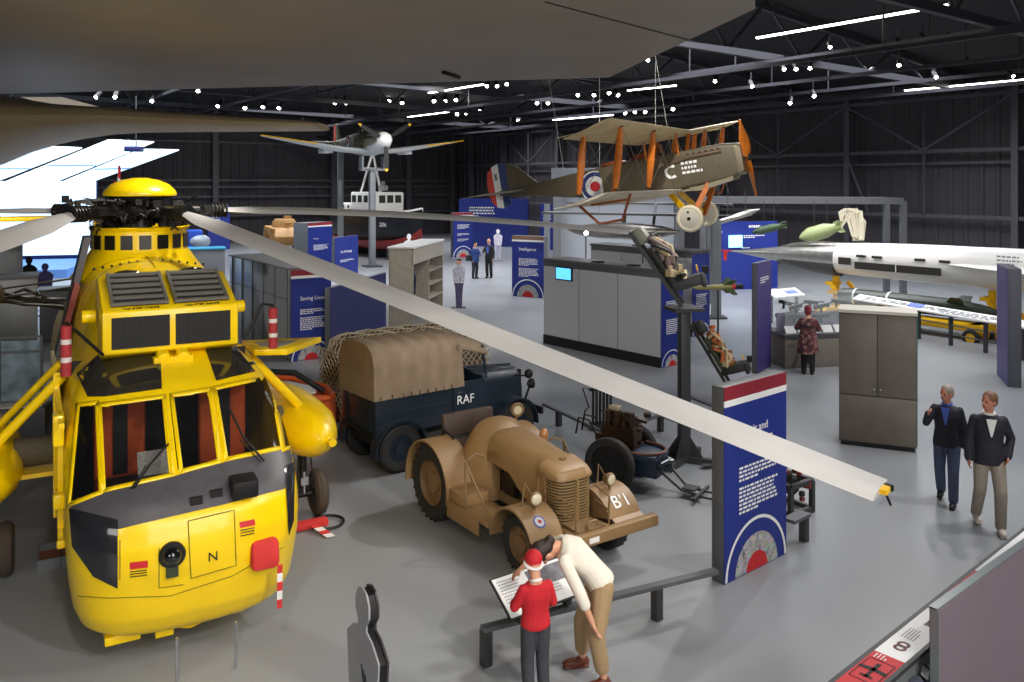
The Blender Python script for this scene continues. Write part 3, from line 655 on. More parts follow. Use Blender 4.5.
def hood_ring(y, w_, z1, z0=.62, p=3.4, n=22):
    return [V((w_ * math.copysign(abs(math.cos(a)) ** (2 / p), math.cos(a)), y, z0 + (z1 - z0) * abs(math.sin(a)) ** (2 / p))) for a in [PI * i / n for i in range(n + 1)]]
mb = M(); mb.loft([hood_ring(.55, .33, 1.25), hood_ring(.72, .33, 1.245), hood_ring(.74, .33, 1.245, .9), hood_ring(1.2, .32, 1.22, .86), hood_ring(1.42, .31, 1.2, .7), hood_ring(1.6, .305, 1.185), hood_ring(1.75, .3, 1.17), hood_ring(1.77, .3, 1.168, .99), hood_ring(1.98, .285, 1.12, .99), hood_ring(2.08, .255, 1.07, .99), hood_ring(2.12, .2, 1.02, .985)]); hood = mb.build('hood', tan, tr)
mb = M(); mb.cyl((0, 1.85, 1.12), (0, 1.85, 1.165), .045, 14); mb.cyl((.04, .75, 1.22), (.04, .75, 1.25), .025, 10); mb.build('filler_cap', tan_dk, hood)
M().box((-.06, .95, 1.215), (.12, .16, .008)).build('yellow_label', mat('label_yellow', rgb('e8c23a'), .6), hood)
def nose_plan(k, z, n=20):
    return [V((.27 * k * math.copysign(abs(math.cos(a)) ** .55, math.cos(a)), 1.86 + .27 * k * abs(math.sin(a)) ** .7, z)) for a in [PI * i / n for i in range(n + 1)]]
mb = M(); mb.loft([nose_plan(.94, .44), nose_plan(.96, 1.0)]); mb.build('radiator', mat('radiator_dark', rgb('2a2118'), .8), tr)  # even dark brown core behind the slats
mb = M()
for i in range(15):
    z = .47 + i * .034; mb.loft([nose_plan(1.0, z), nose_plan(1.0, z + .016)])
mb.box((0, 2.125, .72), (.035, .03, .52)); mb.build('grille', mat('grille_tan', rgb('8a7048'), .45), tr)
mb = M(); mb.loft([nose_plan(1.03, .41), nose_plan(1.03, .46)]); mb.loft([nose_plan(1.0, .985), nose_plan(.98, 1.03), nose_plan(.85, 1.08)])
for sx in (-1, 1): mb.box((sx * .27, 1.8, .73), (.03, .16, .6))
mb.build('radiator_shell', tan, tr)
mb = M(); mb.loft([hood_ring(.25, .46, 1.18, .45, 2.6), hood_ring(.38, .5, 1.32, .45, 2.6), hood_ring(.52, .48, 1.34, .45, 2.6), hood_ring(.66, .4, 1.28, .45, 2.8), hood_ring(.78, .3, 1.2, .45)]); mb.build('scuttle_cowl', tan, tr)
mb = M(); mb.box((0, 1.2, .6), (.34, 1.3, .3)); mb.cyl((.2, 1.2, .75), (.2, 1.6, .75), .06, 12); mb.box((.2, 1.1, .7), (.1, .2, .3)); mb.cyl((-.2, 1.2, .75), (-.2, 1.6, .75), .06, 12); mb.cyl((.24, 1.35, .78), (.3, 1.35, .78), .08, 14); mb.build('engine_block', mat('engine_dark', rgb('2a241c'), .5, .3, var=.3), tr)
mb = M(); mb.box((0, .35, .42), (.84, .9, .06)); mb.box((0, 1.4, .45), (.4, 2.0, .12)); mb.box((0, -.35, .55), (.84, .5, .3)); mb.build('chassis', tan_dk, tr)
mb = M(); mb.box((0, -.02, .86), (.8, .42, .12)); mb.build('seat', leather, tr, bevel=.04)
mb = M(); mb.box((0, -.27, 1.1), (.82, .1, .32), rot=Matrix.Rotation(.12, 3, 'X')); mb.build('seat_back', leather, tr, bevel=.04)
mb = M(); mb.tube([V((.46, .1, .8)), V((.47, .12, 1.05)), V((.47, -.1, 1.1)), V((.47, -.3, .85))], .015, 8); mb.build('seat_rail', matblk, tr)
mb = M(); mb.torus((-.12, .16, 1.16), (0, -.55, .85), .18, .015, 28, 6); mb.cyl((-.12, .16, 1.16), (-.12, .4, .95), .018, 8); mb.bar((-.3, .16, 1.16), (.06, .16, 1.16), .02); mb.build('steering_wheel', matblk, tr)
mb = M(); mb.cyl((.08, .2, .85), (.1, .16, 1.12), .014, 8); mb.ell((.1, .16, 1.13), .04, 10, 8); mb.cyl((-.25, .2, .85), (-.27, .14, 1.05), .014, 8); mb.ell((-.27, .14, 1.06), .03, 10, 8); mb.build('gear_lever', tan_dk, tr)
mb = M(); mb.ell((-.40, .95, 1.15), (.06, .06, .08), 12, 8); mb.cyl((-.40, .95, 1.1), (-.4, .95, .8), .015, 8); mb.build('marker_lamp', mat('lamp_amber', rgb('b07a4a'), .3), tr)
mb = M(); mb.lathe([(.03, -.08), (.08, -.03), (.1, .03), (.09, .05)], (-.62, .02, 1.24), (.3, 1, 0), 18); mb.mi = 1; mb.lathe([(.088, .045), (.001, .06)], (-.62, .02, 1.24), (.3, 1, 0), 18); mb.mi = 0; mb.cyl((-.62, 0, 1.0), (-.62, 0, 1.2), .025, 8); mb.build('spot_lamp', [tan_dk, MATS['lamp_glass']], tr)
mb = M(); mb.box((0, 2.52, .47), (1.72, .1, .13)); mb.build('bumper_beam', tan, tr, bevel=.012)
mb = M(); mb.box((0, 2.3, .45), (.56, .38, .06)); mb.box((0, 2.38, .5), (.12, .08, .06)); mb.tube([V((-.08, 2.4, .5)), V((-.05, 2.4, .6)), V((.05, 2.4, .6)), V((.08, 2.4, .5))], .014, 6); mb.build('tow_platform', tan, tr, bevel=.006)
mb = M()
for s in (-1, 1):
    mb.tube([V((s * .24, 2.4, .5)), V((s * .25, 2.4, .82)), V((s * .3, 2.1, .85))], .013, 6)
    mb.tube([V((s * .25, 2.4, .66)), V((s * .3, 2.1, .68))], .01, 6)
mb.build('brush_guard', tan_dk, tr)
fz = V((0, math.cos(math.radians(47)), math.sin(math.radians(47)))); fo = V((0, 1.93, .33)) + fz * .434
tu = V((0, -fz.z, fz.y)) ; 
text("B'1", .22, white_e, tr, V((-.44, 0, 0)) + fo + tu * -.07, (-1, 0, 0), tu, 'fender_marking')
mb = M(); fz2 = V((0, math.cos(math.radians(50)), math.sin(math.radians(50)))); fo2 = V((.60, 1.93, .33)) + fz2 * .432
mb.lathe([(.001, 0), (.075, 0)], fo2, fz2, 20); mb.mi = 1; mb.lathe([(.001, .003), (.058, .003)], fo2, fz2, 20); mb.mi = 2; mb.lathe([(.001, .005), (.022, .005)], fo2, fz2, 14)
mb.build('roundel', [mat('roundel_blue', rgb('4a62c0'), .5), white_e, redp], tr)
mb = M(); mb.box((.12, 2.575, .47), (.14, .005, .06)); mb.build('number_plate', white, tr)
# truck
tk = thing('light_truck', 'small dark navy RAF pickup truck with a brown canvas tilt', 'truck', (-2.10, 13.45, 0), math.radians(-52.2))
for x in (.62, -.62):
    wheel_mb((x, 0, .36), (1, 0, 0), .36, .17, .58, 30).build('rear_wheel', [tyre, navy], tk); wheel_mb((x, 2.5, .36), (1, 0, 0), .36, .17, .58, 30).build('front_wheel', [tyre, navy], tk)
mb = M(); mb.box((0, .44, .88), (1.3, 1.72, .58)); mb.mi = 0
for z in (.74, .92, 1.07): mb.box((.655, .44, z), (.012, 1.7, .012)); mb.box((-.655, .44, z), (.012, 1.7, .012)); mb.box((0, -.425, z), (1.28, .012, .012))
mb.build('cargo_body', navy, tk, bevel=.012)
mb = M()
for x in (.45, -.45): mb.box((x, -.435, .88), (.03, .02, .5))
mb.box((0, -.43, .62), (1.2, .03, .06)); mb.build('tailgate_hinge', matblk, tk)
for s in (1, -1):
    fender(s * .5, s * .74, 0, .36, .45, math.radians(-15), math.radians(190)).build('rear_fender', navy, tk)
    mb = fender(s * .36, s * .74, 2.5, .36, .43, math.radians(-8), math.radians(165)); mb.bar((s * .62, 2.06, .5), (s * .68, 1.25, .42), .22, .03); mb.build('front_fender', navy, tk)
    mb = M(); mb.box((s * .645, 1.62, .9), (.03, .62, .62)); d_ = mb.build('door', navy, tk, bevel=.01); M().box((s * .67, 1.42, 1.05), (.03, .09, .02)).build('door_handle', chrome, d_)
    mb = M(); mb.lathe([(.02, -.08), (.08, -.02), (.09, .03), (.085, .04)], (s * .42, 2.98, .92), (0, 1, 0), 18); mb.mi = 1; mb.lathe([(.083, .035), (.001, .05)], (s * .42, 2.98, .92), (0, 1, 0), 18); mb.mi = 0; mb.cyl((s * .42, 2.96, .9), (s * .36, 2.9, .66), .02, 8); mb.build('headlamp', [matblk, MATS['lamp_glass']], tk)
mb = M(); mb.ell((.64, 2.78, 1.15), .08, 14, 8); mb.tube([V((.64, 2.74, 1.12)), V((.45, 2.6, 1.12))], .015, 6); mb.build('side_lamp', matblk, tk)
mb = M(); mb.box((0, 1.62, .6), (1.2, .7, .08)); mb.box((0, 1.3, .9), (1.2, .05, .6)); mb.box((0, 1.93, .95), (1.2, .05, .6)); mb.build('cab_tub', navy, tk)
mb = M(); mb.box((0, 1.45, .82), (1.1, .36, .14)); mb.build('bench_seat', leather, tk, bevel=.03)
mb = M(); mb.torus((-.3, 1.72, 1.18), (0, -.8, .6), .19, .014, 24, 6); mb.cyl((-.3, 1.72, 1.18), (-.3, 1.95, 1.02), .018, 8); mb.build('steering_wheel', matblk, tk)
mb = M(); mb.loft([hood_ring(1.93, .52, 1.28, .62), hood_ring(2.3, .46, 1.28, .62), hood_ring(2.85, .37, 1.22, .62), hood_ring(2.92, .35, 1.19, .62)]); h2 = mb.build('bonnet', navy, tk)
mb = M(); mb.bar((0, 1.95, 1.285), (0, 2.9, 1.225), .02); mb.build('bonnet_hinge', navy, h2)
mb = M(); mb.box((0, 2.93, .88), (.56, .05, .56)); mb.mi = 1
for i in range(9): mb.box((-.22 + i * .055, 2.965, .88), (.015, .02, .5))
mb.build('radiator', [matblk, navy], tk, bevel=.005)
M().box((0, 3.02, .5), (1.45, .06, .12)).build('front_bumper', matblk, tk, bevel=.01)
mb = M(); mb.box((0, 1.3, .48), (.7, 3.3, .12)); mb.cyl((-.62, 0, .36), (.62, 0, .36), .05, 10); mb.cyl((-.62, 2.5, .36), (.62, 2.5, .36), .05, 10); mb.build('chassis', matblk, tk)
mb = M(); 
for s in (-.6, .6): mb.bar((s, 2.0, 1.2), (s * .97, 1.92, 1.72), .035)
mb.bar((-.6, 1.93, 1.72), (.6, 1.93, 1.72), .04); mb.build('windscreen_frame', navy, tk)
# canvas tilt: bowed sections, wrinkled between its hoops
cr = random.Random(5); rings = []
N = 44
for i in range(31):
    y = -.46 + 1.86 * i / 30; hoop = math.cos(y / 1.8 * 5 * 2 * PI)
    top = 1.93 - .012 + .02 * hoop; rg = []
    for j in range(N + 1):
        a = PI * j / N; c, s = math.cos(a), math.sin(a); p = 5.0
        x = (.665 + .01 * hoop) * math.copysign(abs(c) ** (2 / p), c); z = 1.14 + (top - 1.14) * abs(s) ** (2 / p)
        z += .05 * (1 - (x / .66) ** 2) if z > 1.8 else 0
        wv = .016 * math.sin(y * 19 + z * 4 + math.sin(z * 9) + (0 if x > 0 else 2)) * (1 if z < 1.85 else .3)
        rg.append(V((x + math.copysign(wv, x) * (abs(x) > .55), y, z)))
    rings.append(rg)
mb = M(); mb.loft(rings, cap=True, wrap=False); cv = mb.build('canvas_tilt', canvas, tk, smooth=60)
mb = M(); rings = []
for i in range(7):
    y = 1.38 + .6 * i / 6; top = 1.9 - .15 * (i / 6) ** 1.3; rings.append([V((.665 * x, y, top - .16 * abs(x) ** 6 + .03 * (1 - x * x))) for x in [-1 + 2 * j / 16 for j in range(17)]])
mb.loft(rings, cap=False, wrap=False); mb.build('cab_hood', canvas, cv, solid=.02)
mb = M()
for s in (-1, 1):
    for i in range(9): mb.box((s * .685, -.35 + i * .2, 1.17), (.012, .02, .07))
mb.build('rope_lashing', mat('rope', rgb('4a4238'), .9), cv)
mb = M(); mb.prism([(1.4, 1.14), (1.52, 1.14), (1.46, 1.8), (1.4, 1.84)], (.66, 0, 0), (0, 1, 0), (0, 0, 1), (.012, 0, 0)); mb.build('side_flap', canvas, cv)
text('RAF', .2, white_e, tk, (.664, 1.37, .86), (0, 1, 0), (0, 0, 1), 'door_marking')
# netted cargo
ng = thing('netted_cargo', 'tall roped cargo load under a cream rope net behind the canvas topped truck', 'cargo', (-3.1, 15.6, 0), math.radians(37.8))
mb = M(); Lc, Wc, Hc = 3.3, .95, 1.46; rings = []
for i in range(25):
    t = i / 24; e = (1 - abs(2 * t - 1) ** 6) ** (1 / 4) ; rg = []
    for j in range(29):
        a = PI * j / 28; c, s = math.cos(a), math.sin(a); p = 4.0; k_ = .82 + .18 * e
        rg.append(V((Lc * t + .02 * math.sin(j * 1.7), Wc / 2 + Wc / 2 * k_ * math.copysign(abs(c) ** (2 / p), -c), .04 + (Hc * (.75 + .25 * e)) * abs(s) ** (2 / p) + .03 * math.sin(i * 1.9 + j) * (abs(s) > .3))))
    rings.append(rg)
mb.loft(rings, wrap=False); mb.build('tarpaulin', mat('cargo_cover', rgb('6b5240'), .85, var=.45, scale=5), ng)
net = M(); ropem = mat('net_rope', rgb('c9bda6'), .9, var=.1)
cs = mb.v
def at(i, j): return cs[i * 29 + j]
for k_ in range(-28, 25, 1):
    for sg in (1, -1):
        pts = []
        for j in range(29):
            i = k_ + j if sg > 0 else 24 - (k_ + j)
            if 0 <= i < 25:
                p = at(i, j); o_ = V((0, p.y - Wc / 2, p.z - .4)); pts.append(p + (o_.normalized() if o_.length > 0 else V()) * .02)
        if len(pts) > 1 and k_ % 1 == 0: net.tube(pts, .010, 4, cap=False)
for xe in (-.02, Lc + .02):                # the two end faces
    for k_ in range(-8, 12):
        net.bar((xe, max(0, k_ * .16), max(0, -k_ * .16)), (xe, min(Wc, k_ * .16 + 1.25), min(1.25, 1.25 if k_ * .16 + 1.25 <= Wc else Wc - k_ * .16)), .022) if k_ * .16 < Wc and k_ * .16 + 1.25 > 0 and (Wc - k_ * .16) > 0.1 else None
        a0 = V((xe, Wc - max(0, k_ * .16), max(0, -k_ * .16))); a1 = V((xe, Wc - min(Wc, k_ * .16 + 1.25), min(1.25, 1.25 if k_ * .16 + 1.25 <= Wc else Wc - k_ * .16)))
        if k_ * .16 < Wc and (Wc - k_ * .16) > .1: net.bar(a0, a1, .022)
no = net.build('rope_net', ropem, ng)
mb = M(); mb.box((1.5, -.1, .1), (2.6, .12, .2)); mb.box((-.12, .4, .12), (.2, .6, .24)); mb.build('timber_base', woodd, ng, bevel=.01)
# two wheeled engine trailer
gt = thing('engine_trailer', 'two wheeled dark blue trailer carrying a bare black engine behind the tractor', 'trailer', (1.62, 12.5, 0), math.atan2(-.85, -.53))
for x in (.42, -.42): wheel_mb((x, 0, .38), (1, 0, 0), .38, .14, .72, 0).build('wheel', [tyre, matblk], gt)
blu = mat('trailer_blue', rgb('223347'), .45, var=.12)
mb = M(); mb.box((0, .12, .5), (.56, 1.0, .07)); mb.box((0, .46, .36), (.46, .34, .28)); mb.cyl((-.42, 0, .38), (.42, 0, .38), .035, 10); mb.build('chassis', blu, gt, bevel=.01)
em = mat('engine_brown', rgb('3b2a1c'), .4, .4, var=.5, scale=18)
eo = M(); er = random.Random(11); eo.box((0, .0, .7), (.3, .5, .3)); eo.cyl((-.05, -.2, .85), (-.05, .2, .85), .13, 14)
for i in range(4):
    eo.cyl((.08, -.18 + i * .12, .82), (.08, -.18 + i * .12, 1.06), .05, 10)
for i in range(26):
    p = V((er.uniform(-.2, .2), er.uniform(-.3, .36), er.uniform(.56, 1.02)))
    if i % 2: eo.box(p, (er.uniform(.04, .12), er.uniform(.04, .1), er.uniform(.04, .1)), er.uniform(0, 3))
    else: eo.cyl(p, p + V((er.uniform(-.12, .12), er.uniform(-.12, .12), er.uniform(-.05, .12))), er.uniform(.015, .04), 8)
eo.build('engine', em, gt)
M().box((-.02, -.12, 1.08), (.14, .16, .06)).build('carburettor_cover', mat('pale_metal', rgb('c4b79c'), .4, .3), gt, bevel=.01)
mb = M(); mb.tube([V((.3 * math.cos(a), .25 + .42 * math.sin(a), .56)) for a in [PI * i / 12 for i in range(13)]], .022, 8); mb.build('hose', mat('hose_red', rgb('6e4a40'), .5), gt)
mb = M()
for i in range(9): mb.cyl((er.uniform(-.2, .2), .64, er.uniform(.28, .46)), (er.uniform(-.2, .2), .72, er.uniform(.26, .46)), .035, 10)
mb.build('gauge_cluster', mat('gauge', rgb('232a30'), .25, coat=1), gt)
mb = M()
for s in (-.1, .1): mb.tube([V((s * 1.8, .6, .38)), V((s, .95, .1)), V((s, 1.25, .07))], .022, 8)
mb.bar((-.3, 1.2, .07), (.3, 1.2, .07), .04); mb.tube([V((-.1, 1.05, .07)), V((-.1, 1.4, .07)), V((.14, 1.42, .07)), V((.14, 1.1, .07))], .016, 6); mb.box((0, 1.05, .12), (.2, .2, .02)); mb.build('towing_frame', postd, gt)
mb = M()
for s in (-.16, -.36): mb.tube([V((s, -.45, .5)), V((s, -.62, .78)), V((s, -.8, .8)), V((s, -.85, .55))], .014, 6)
mb.build('handle_bar', matblk, gt)
st = thing('starter_stand', 'black slatted upright stand with a bent tube handle behind the engine trailer', 'stand', G(603, 428), math.radians(20))
mb = M()
for i in range(6): mb.bar((-.2 + i * .07, 0, .05), (-.17 + i * .07, .05, .72), .035)
mb.box((0, .04, .7), (.5, .06, .05)); mb.box((0, 0, .05), (.5, .3, .06)); mb.build('slatted_panel', matblk, st)
mb = M(); mb.tube([V((-.3, 0, .05)), V((-.42, 0, .1)), V((-.35, 0, .35)), V((-.28, .0, .4)), V((-.4, .0, .75)), V((-.1, .02, .7))], .014, 6); mb.build('tube_handle', matblk, st)

def knot(v, ks):
    for (a, b), (c, d) in zip(ks, ks[1:]):
        if a <= v <= c: return b + (d - b) * (v - a) / (c - a)
    return v + (ks[-1][1] - ks[-1][0]) if v > ks[-1][0] else v + (ks[0][1] - ks[0][0])
def remap(o, fx):
    for v in o.data.vertices: v.co = fx(v.co)
    for c in o.children: remap(c, fx)
for o in tk.children:
    nm = o.name.split('.')[0]
    front = nm == 'front_wheel' or (nm == 'front_fender') or nm in ('headlamp', 'side_lamp', 'front_bumper')
    rear = nm in ('rear_wheel', 'rear_fender')
    def fx(c):
        y = c.y if rear else c.y - .26 if front else knot(c.y, [(0, 0), (1.3, .96), (1.95, 1.6), (2.95, 2.6)])
        return V((.65 - (.65 - c.x) * .86, y, c.z))
    remap(o, fx)
# ---------------------------------------------------------------- signs, cases and furniture
E1 = V((-math.sin(EA), math.cos(EA), 0)); E2 = V((math.cos(EA), math.sin(EA), 0))
UX, UZ = V((1, 0, 0)), V((0, 0, 1))
collage = mat('photo_collage', rgb('8d8a88'), .6)
nt = collage.node_tree; vn = nt.nodes.new('ShaderNodeTexVoronoi'); vn.inputs['Scale'].default_value = 26; tcn = nt.nodes.new('ShaderNodeTexCoord'); nt.links.new(tcn.outputs['Object'], vn.inputs['Vector'])
hsv = nt.nodes.new('ShaderNodeHueSaturation'); hsv.inputs['Saturation'].default_value = .3; hsv.inputs['Value'].default_value = .6; nt.links.new(vn.outputs['Color'], hsv.inputs['Color']); nt.links.new(hsv.outputs[0], nt.nodes['Principled BSDF'].inputs['Base Color'])
purple = mat('exhibit_purple', rgb('453a78'), .5, var=.05)
def flat(o, y, z): return V((o, y, z))
def basis(p0, p1):
    x = V(p1) - V(p0); x.z = 0; L = x.length; x.normalize(); return frame((p0[0], p0[1], 0), x, UZ.cross(x), UZ), L
def half_disc(mb, cx, r0, r1, y, L, zc=0.0, n=28):
    pts = []
    def clampp(x, z): return V((min(max(x, 0.01), L - .01), y, max(z, .01)))
    for i in range(n):
        a, b = PI * i / n, PI * (i + 1) / n
        q = [clampp(cx + r1 * math.cos(a), zc + r1 * math.sin(a)), clampp(cx + r1 * math.cos(b), zc + r1 * math.sin(b)), clampp(cx + r0 * math.cos(b), zc + r0 * math.sin(b)), clampp(cx + r0 * math.cos(a), zc + r0 * math.sin(a))]
        mb.add(q, [(0, 1, 2, 3)])
    return mb
def sign(label, p0, p1, h, th=.16, face=None, stripe=crimson, title=None, tz=.72, body=((.60, 3), (.48, 5)), disc=True, tsize=.13, name='exhibit_sign', seed=1, group=None, parent=None, core=None):
    m, L = basis(p0, p1); o = thing(name, label, 'sign', mtx=m, group=group) if parent is None else parent
    M().box((L / 2, th / 2 + .004, h / 2), (L, th, h)).build('sign_board', core or post_g(), o, bevel=.008)
    hs = h - (.22 if stripe else 0)
    M().box((L / 2, 0, hs / 2 + .0), (L - .004, .012, hs)).build('printed_face', face or blue, o)
    if stripe:
        mb = M(); mb.box((L / 2, 0, h - .08), (L - .004, .012, .15)); mb.mi = 1; mb.box((L / 2, -.001, h - .19), (L - .004, .012, .07)); mb.build('header_stripe', [stripe, white_e], o)
    if title:
        for i, t in enumerate(title.split('\n')): text(t, tsize, white_e, o, (L * .22, -.012, h * tz - i * tsize * 1.05), UX, UZ, 'title')
    for i, (fz_, n) in enumerate(body or ()): lines(M(), (L * .22, -.009, h * fz_), UX, UZ, L * .62, n, h * .021, h * .011, seed + i).build('text_paragraph', white_e, o)
    if disc:
        half_disc(M(), L / 2, L * .46, L * .49, -.009, L).build('roundel_ring', white_e, o)
        half_disc(M(), L * .5, .0, L * .34, -.009, L).build('photo_disc', collage, o); half_disc(M(), L * .5, 0, L * .17, -.012, L).build('red_disc', mat('disc_red', rgb('d2232a'), .5), o)
    return o
def post_g(): return postm
sign('tall blue sign headed Repair and beside the tractor, crossed by the yellow helicopter rotor blade', G(724, 585), G(786, 553), 2.16, .16, title='Repair and\nMaintenance', tz=.73, body=((.555, 4), (.45, 7)))
b0 = G(291, 362); b1 = b0 + E2 * 1.05
ec = thing('exhibit_case', 'grey panelled exhibit case fronted by the blue Saving Lives sign', 'display case', mtx=basis(b0, b1)[0])
mb = M(); mb.box((.525, 2.6, 1.13), (1.03, 4.85, 2.26)); mb.build('case_body', grey_case, ec, bevel=.01)
mb = M()
for i in range(6): mb.box((-.0, .25 + i * .9, 1.13), (.02, .012, 2.24))
mb.box((-.0, 2.6, 1.5), (.016, 4.8, .012)); mb.build('panel_seams', case_dk, ec)
M().box((.525, 2.6, 2.27), (1.1, 4.9, .04)).build('case_top', mat('case_top', rgb('6a6b6e'), .5), ec)
sg = thing('printed_sign', None, None); sg.parent = ec
sign(None, b0, b1, 2.26, .05, title='Saving Lives', tz=.66, body=((.55, 3), (.46, 7)), parent=sg, tsize=.135)
def plain(label, p0, p1, h, m_, th=.14, edge=None, name='partition_screen', cat='panel', hdr=None):
    mt, L = basis(p0, p1); o = thing(name, label, cat, mtx=mt)
    M().box((L / 2, th / 2 + .006, h / 2), (L, th, h)).build('panel_core', edge or postm, o, bevel=.006); M().box((L / 2, 0, h / 2), (L - .02, .012, h - .02)).build('panel_face', m_, o); return o, L
o, L = plain('plain blue panel beside the Saving Lives sign', G(330, 359.5), G(386, 333), 1.78, bluedk)
sign('small blue sign with red header beside the tan armoured car', G(308, 269), G(332, 266), 2.35, 1.0, title=None, body=((.64, 1), (.5, 6)), disc=False)
o = sign('low blue sign reading The RAF Family', G(335, 281), G(358, 276.5), 1.95, .14, stripe=None, title='The RAF Family', tz=.62, body=((.45, 3),), disc=False, tsize=.15)
sign('blue sign with roundel standing behind the talking couple', G(453, 257.5), G(473, 256.5), 2.65, .3, title=None, body=((.84, 1), (.72, 5), (.52, 3), (.4, 3)))
sign('blue Intelligence sign with roundel right of the couple', G(512, 296), G(544, 298.5), 2.36, .3, stripe=mat('header_brown', rgb('8a6a5c'), .6), title='Intelligence', tz=.76, body=((.62, 6), (.46, 7)), tsize=.17)
# big glossy exhibit block in the middle
def block(label, p0, p1, dep, h, panels, end, name='exhibit_case'):
    mt, L = basis(p0, p1); o = thing(name, label, 'display case', mtx=mt)
    M().box((L / 2, dep / 2, h / 2), (L, dep, h - .06)).build('case_body', case_dk, o, bevel=.01)
    for i in range(panels): M().box((L * (i + .5) / panels, -.005, (h + .2) / 2 - .06), (L / panels - .025, .03, h - .42)).build('front_panel', mat('glossy_grey', rgb('a4a7ab'), .22, coat=.3), o)
    M().box((L / 2, dep / 2, h), (L + .06, dep + .06, .07)).build('case_top', mat('case_top_dark', rgb('4d4c4f'), .5), o); M().box((L / 2, 0, .12), (L, .06, .24)).build('plinth', matblk, o)
    for i in range(4): M().box((L * (.42 + (i % 2) * .04 + (i // 2) * .3), dep * .3, h + .05), (.12, .2, .03)).build('vent_slot', matblk, o)
    return o, L
p0, p1 = G(544, 343), G(661, 368); o, L = block('large glossy grey exhibit case with three front panels and a small lit screen', p0, p1, .8, 2.3, 3, True)
mb = M(); mb.box((.85, -.05, 1.98), (.62, .05, .36)); so = mb.build('screen', [matblk], o); M().box((.85, -.078, 1.98), (.56, .006, .3)).build('picture', mat('screen_blue', rgb('4aa8e8'), .4, var=.5, scale=6, emit=1.6, ecol=rgb('59b4f2')), so)
mx = o.matrix_world; e0 = mx @ V((L + .01, 0, 0)); e1_ = mx @ V((L + .01, .8, 0))
sg = thing('end_sign', None, None); sg.parent = o; mt, l2 = basis(e0, e1_); sg.matrix_parent_inverse = o.matrix_world.inverted(); sg.matrix_world = mt
sign(None, e0, e1_, 2.2, .03, stripe=None, title=None, body=((.7, 4), (.5, 8)), parent=sg)
p1 = G(692, 337); p0 = p1 + V((-2.6, 3.1, 0)); o, L = block('dark exhibit case with blue end sign behind the glossy grey case', p0, p1, .8, 2.42, 3, True)
mx = o.matrix_world; e0 = mx @ V((L + .01, 0, 0)); e1_ = mx @ V((L + .01, .8, 0)); sg = thing('end_sign', None, None); sg.parent = o; mt, l2 = basis(e0, e1_); sg.matrix_world = mt
sign(None, e0, e1_, 2.35, .03, stripe=None, title=None, body=((.7, 4), (.5, 8)), parent=sg)
# cabinet
cb, L = basis(G(839, 444), G(917, 453)); o = thing('cabinet', 'tall brown grey cabinet with two doors over a lower panel', 'cabinet', mtx=cb)
cbm = mat('cabinet_brown', rgb('6b6259'), .55, var=.12, scale=3)
M().box((L / 2, .3, 1.15), (L, .6, 2.16)).build('carcass', mat('cabinet_side', rgb('4a4d4c'), .5), o, bevel=.006); M().box((L / 2, .3, .04), (L - .06, .56, .08)).build('plinth', matblk, o)
M().box((L / 2, .28, 2.255), (L + .02, .66, .05)).build('cabinet_top', mat('pale_top', rgb('c9c4b8'), .6), o)
for i in range(2):
    d_ = M().box((L * (.25 + .5 * i), -.012, 1.54), (L / 2 - .012, .025, 1.34)).build('door', cbm, o, bevel=.004); M().cyl((L * .5 + (.05 if i else -.05), -.045, .98), (L * .5 + (.05 if i else -.05), -.02, .98), .014, 8).build('knob', chrome, d_)
M().box((L / 2, -.012, .47), (L - .012, .025, .76)).build('lower_panel', cbm, o, bevel=.004)
M().box((L + .004, .0, 1.17), (.01, .03, 2.1)).build('edge_strip', mat('teal_edge', rgb('1f7a6e'), .3), o)
# blue slab at the right
o, L = plain('tall dark blue panel with grey edge near the right edge of the floor', G(997, 374), G(1008, 387), 2.55, purple, .25, edge=mat('slab_grey', rgb('4b4d55'), .5))
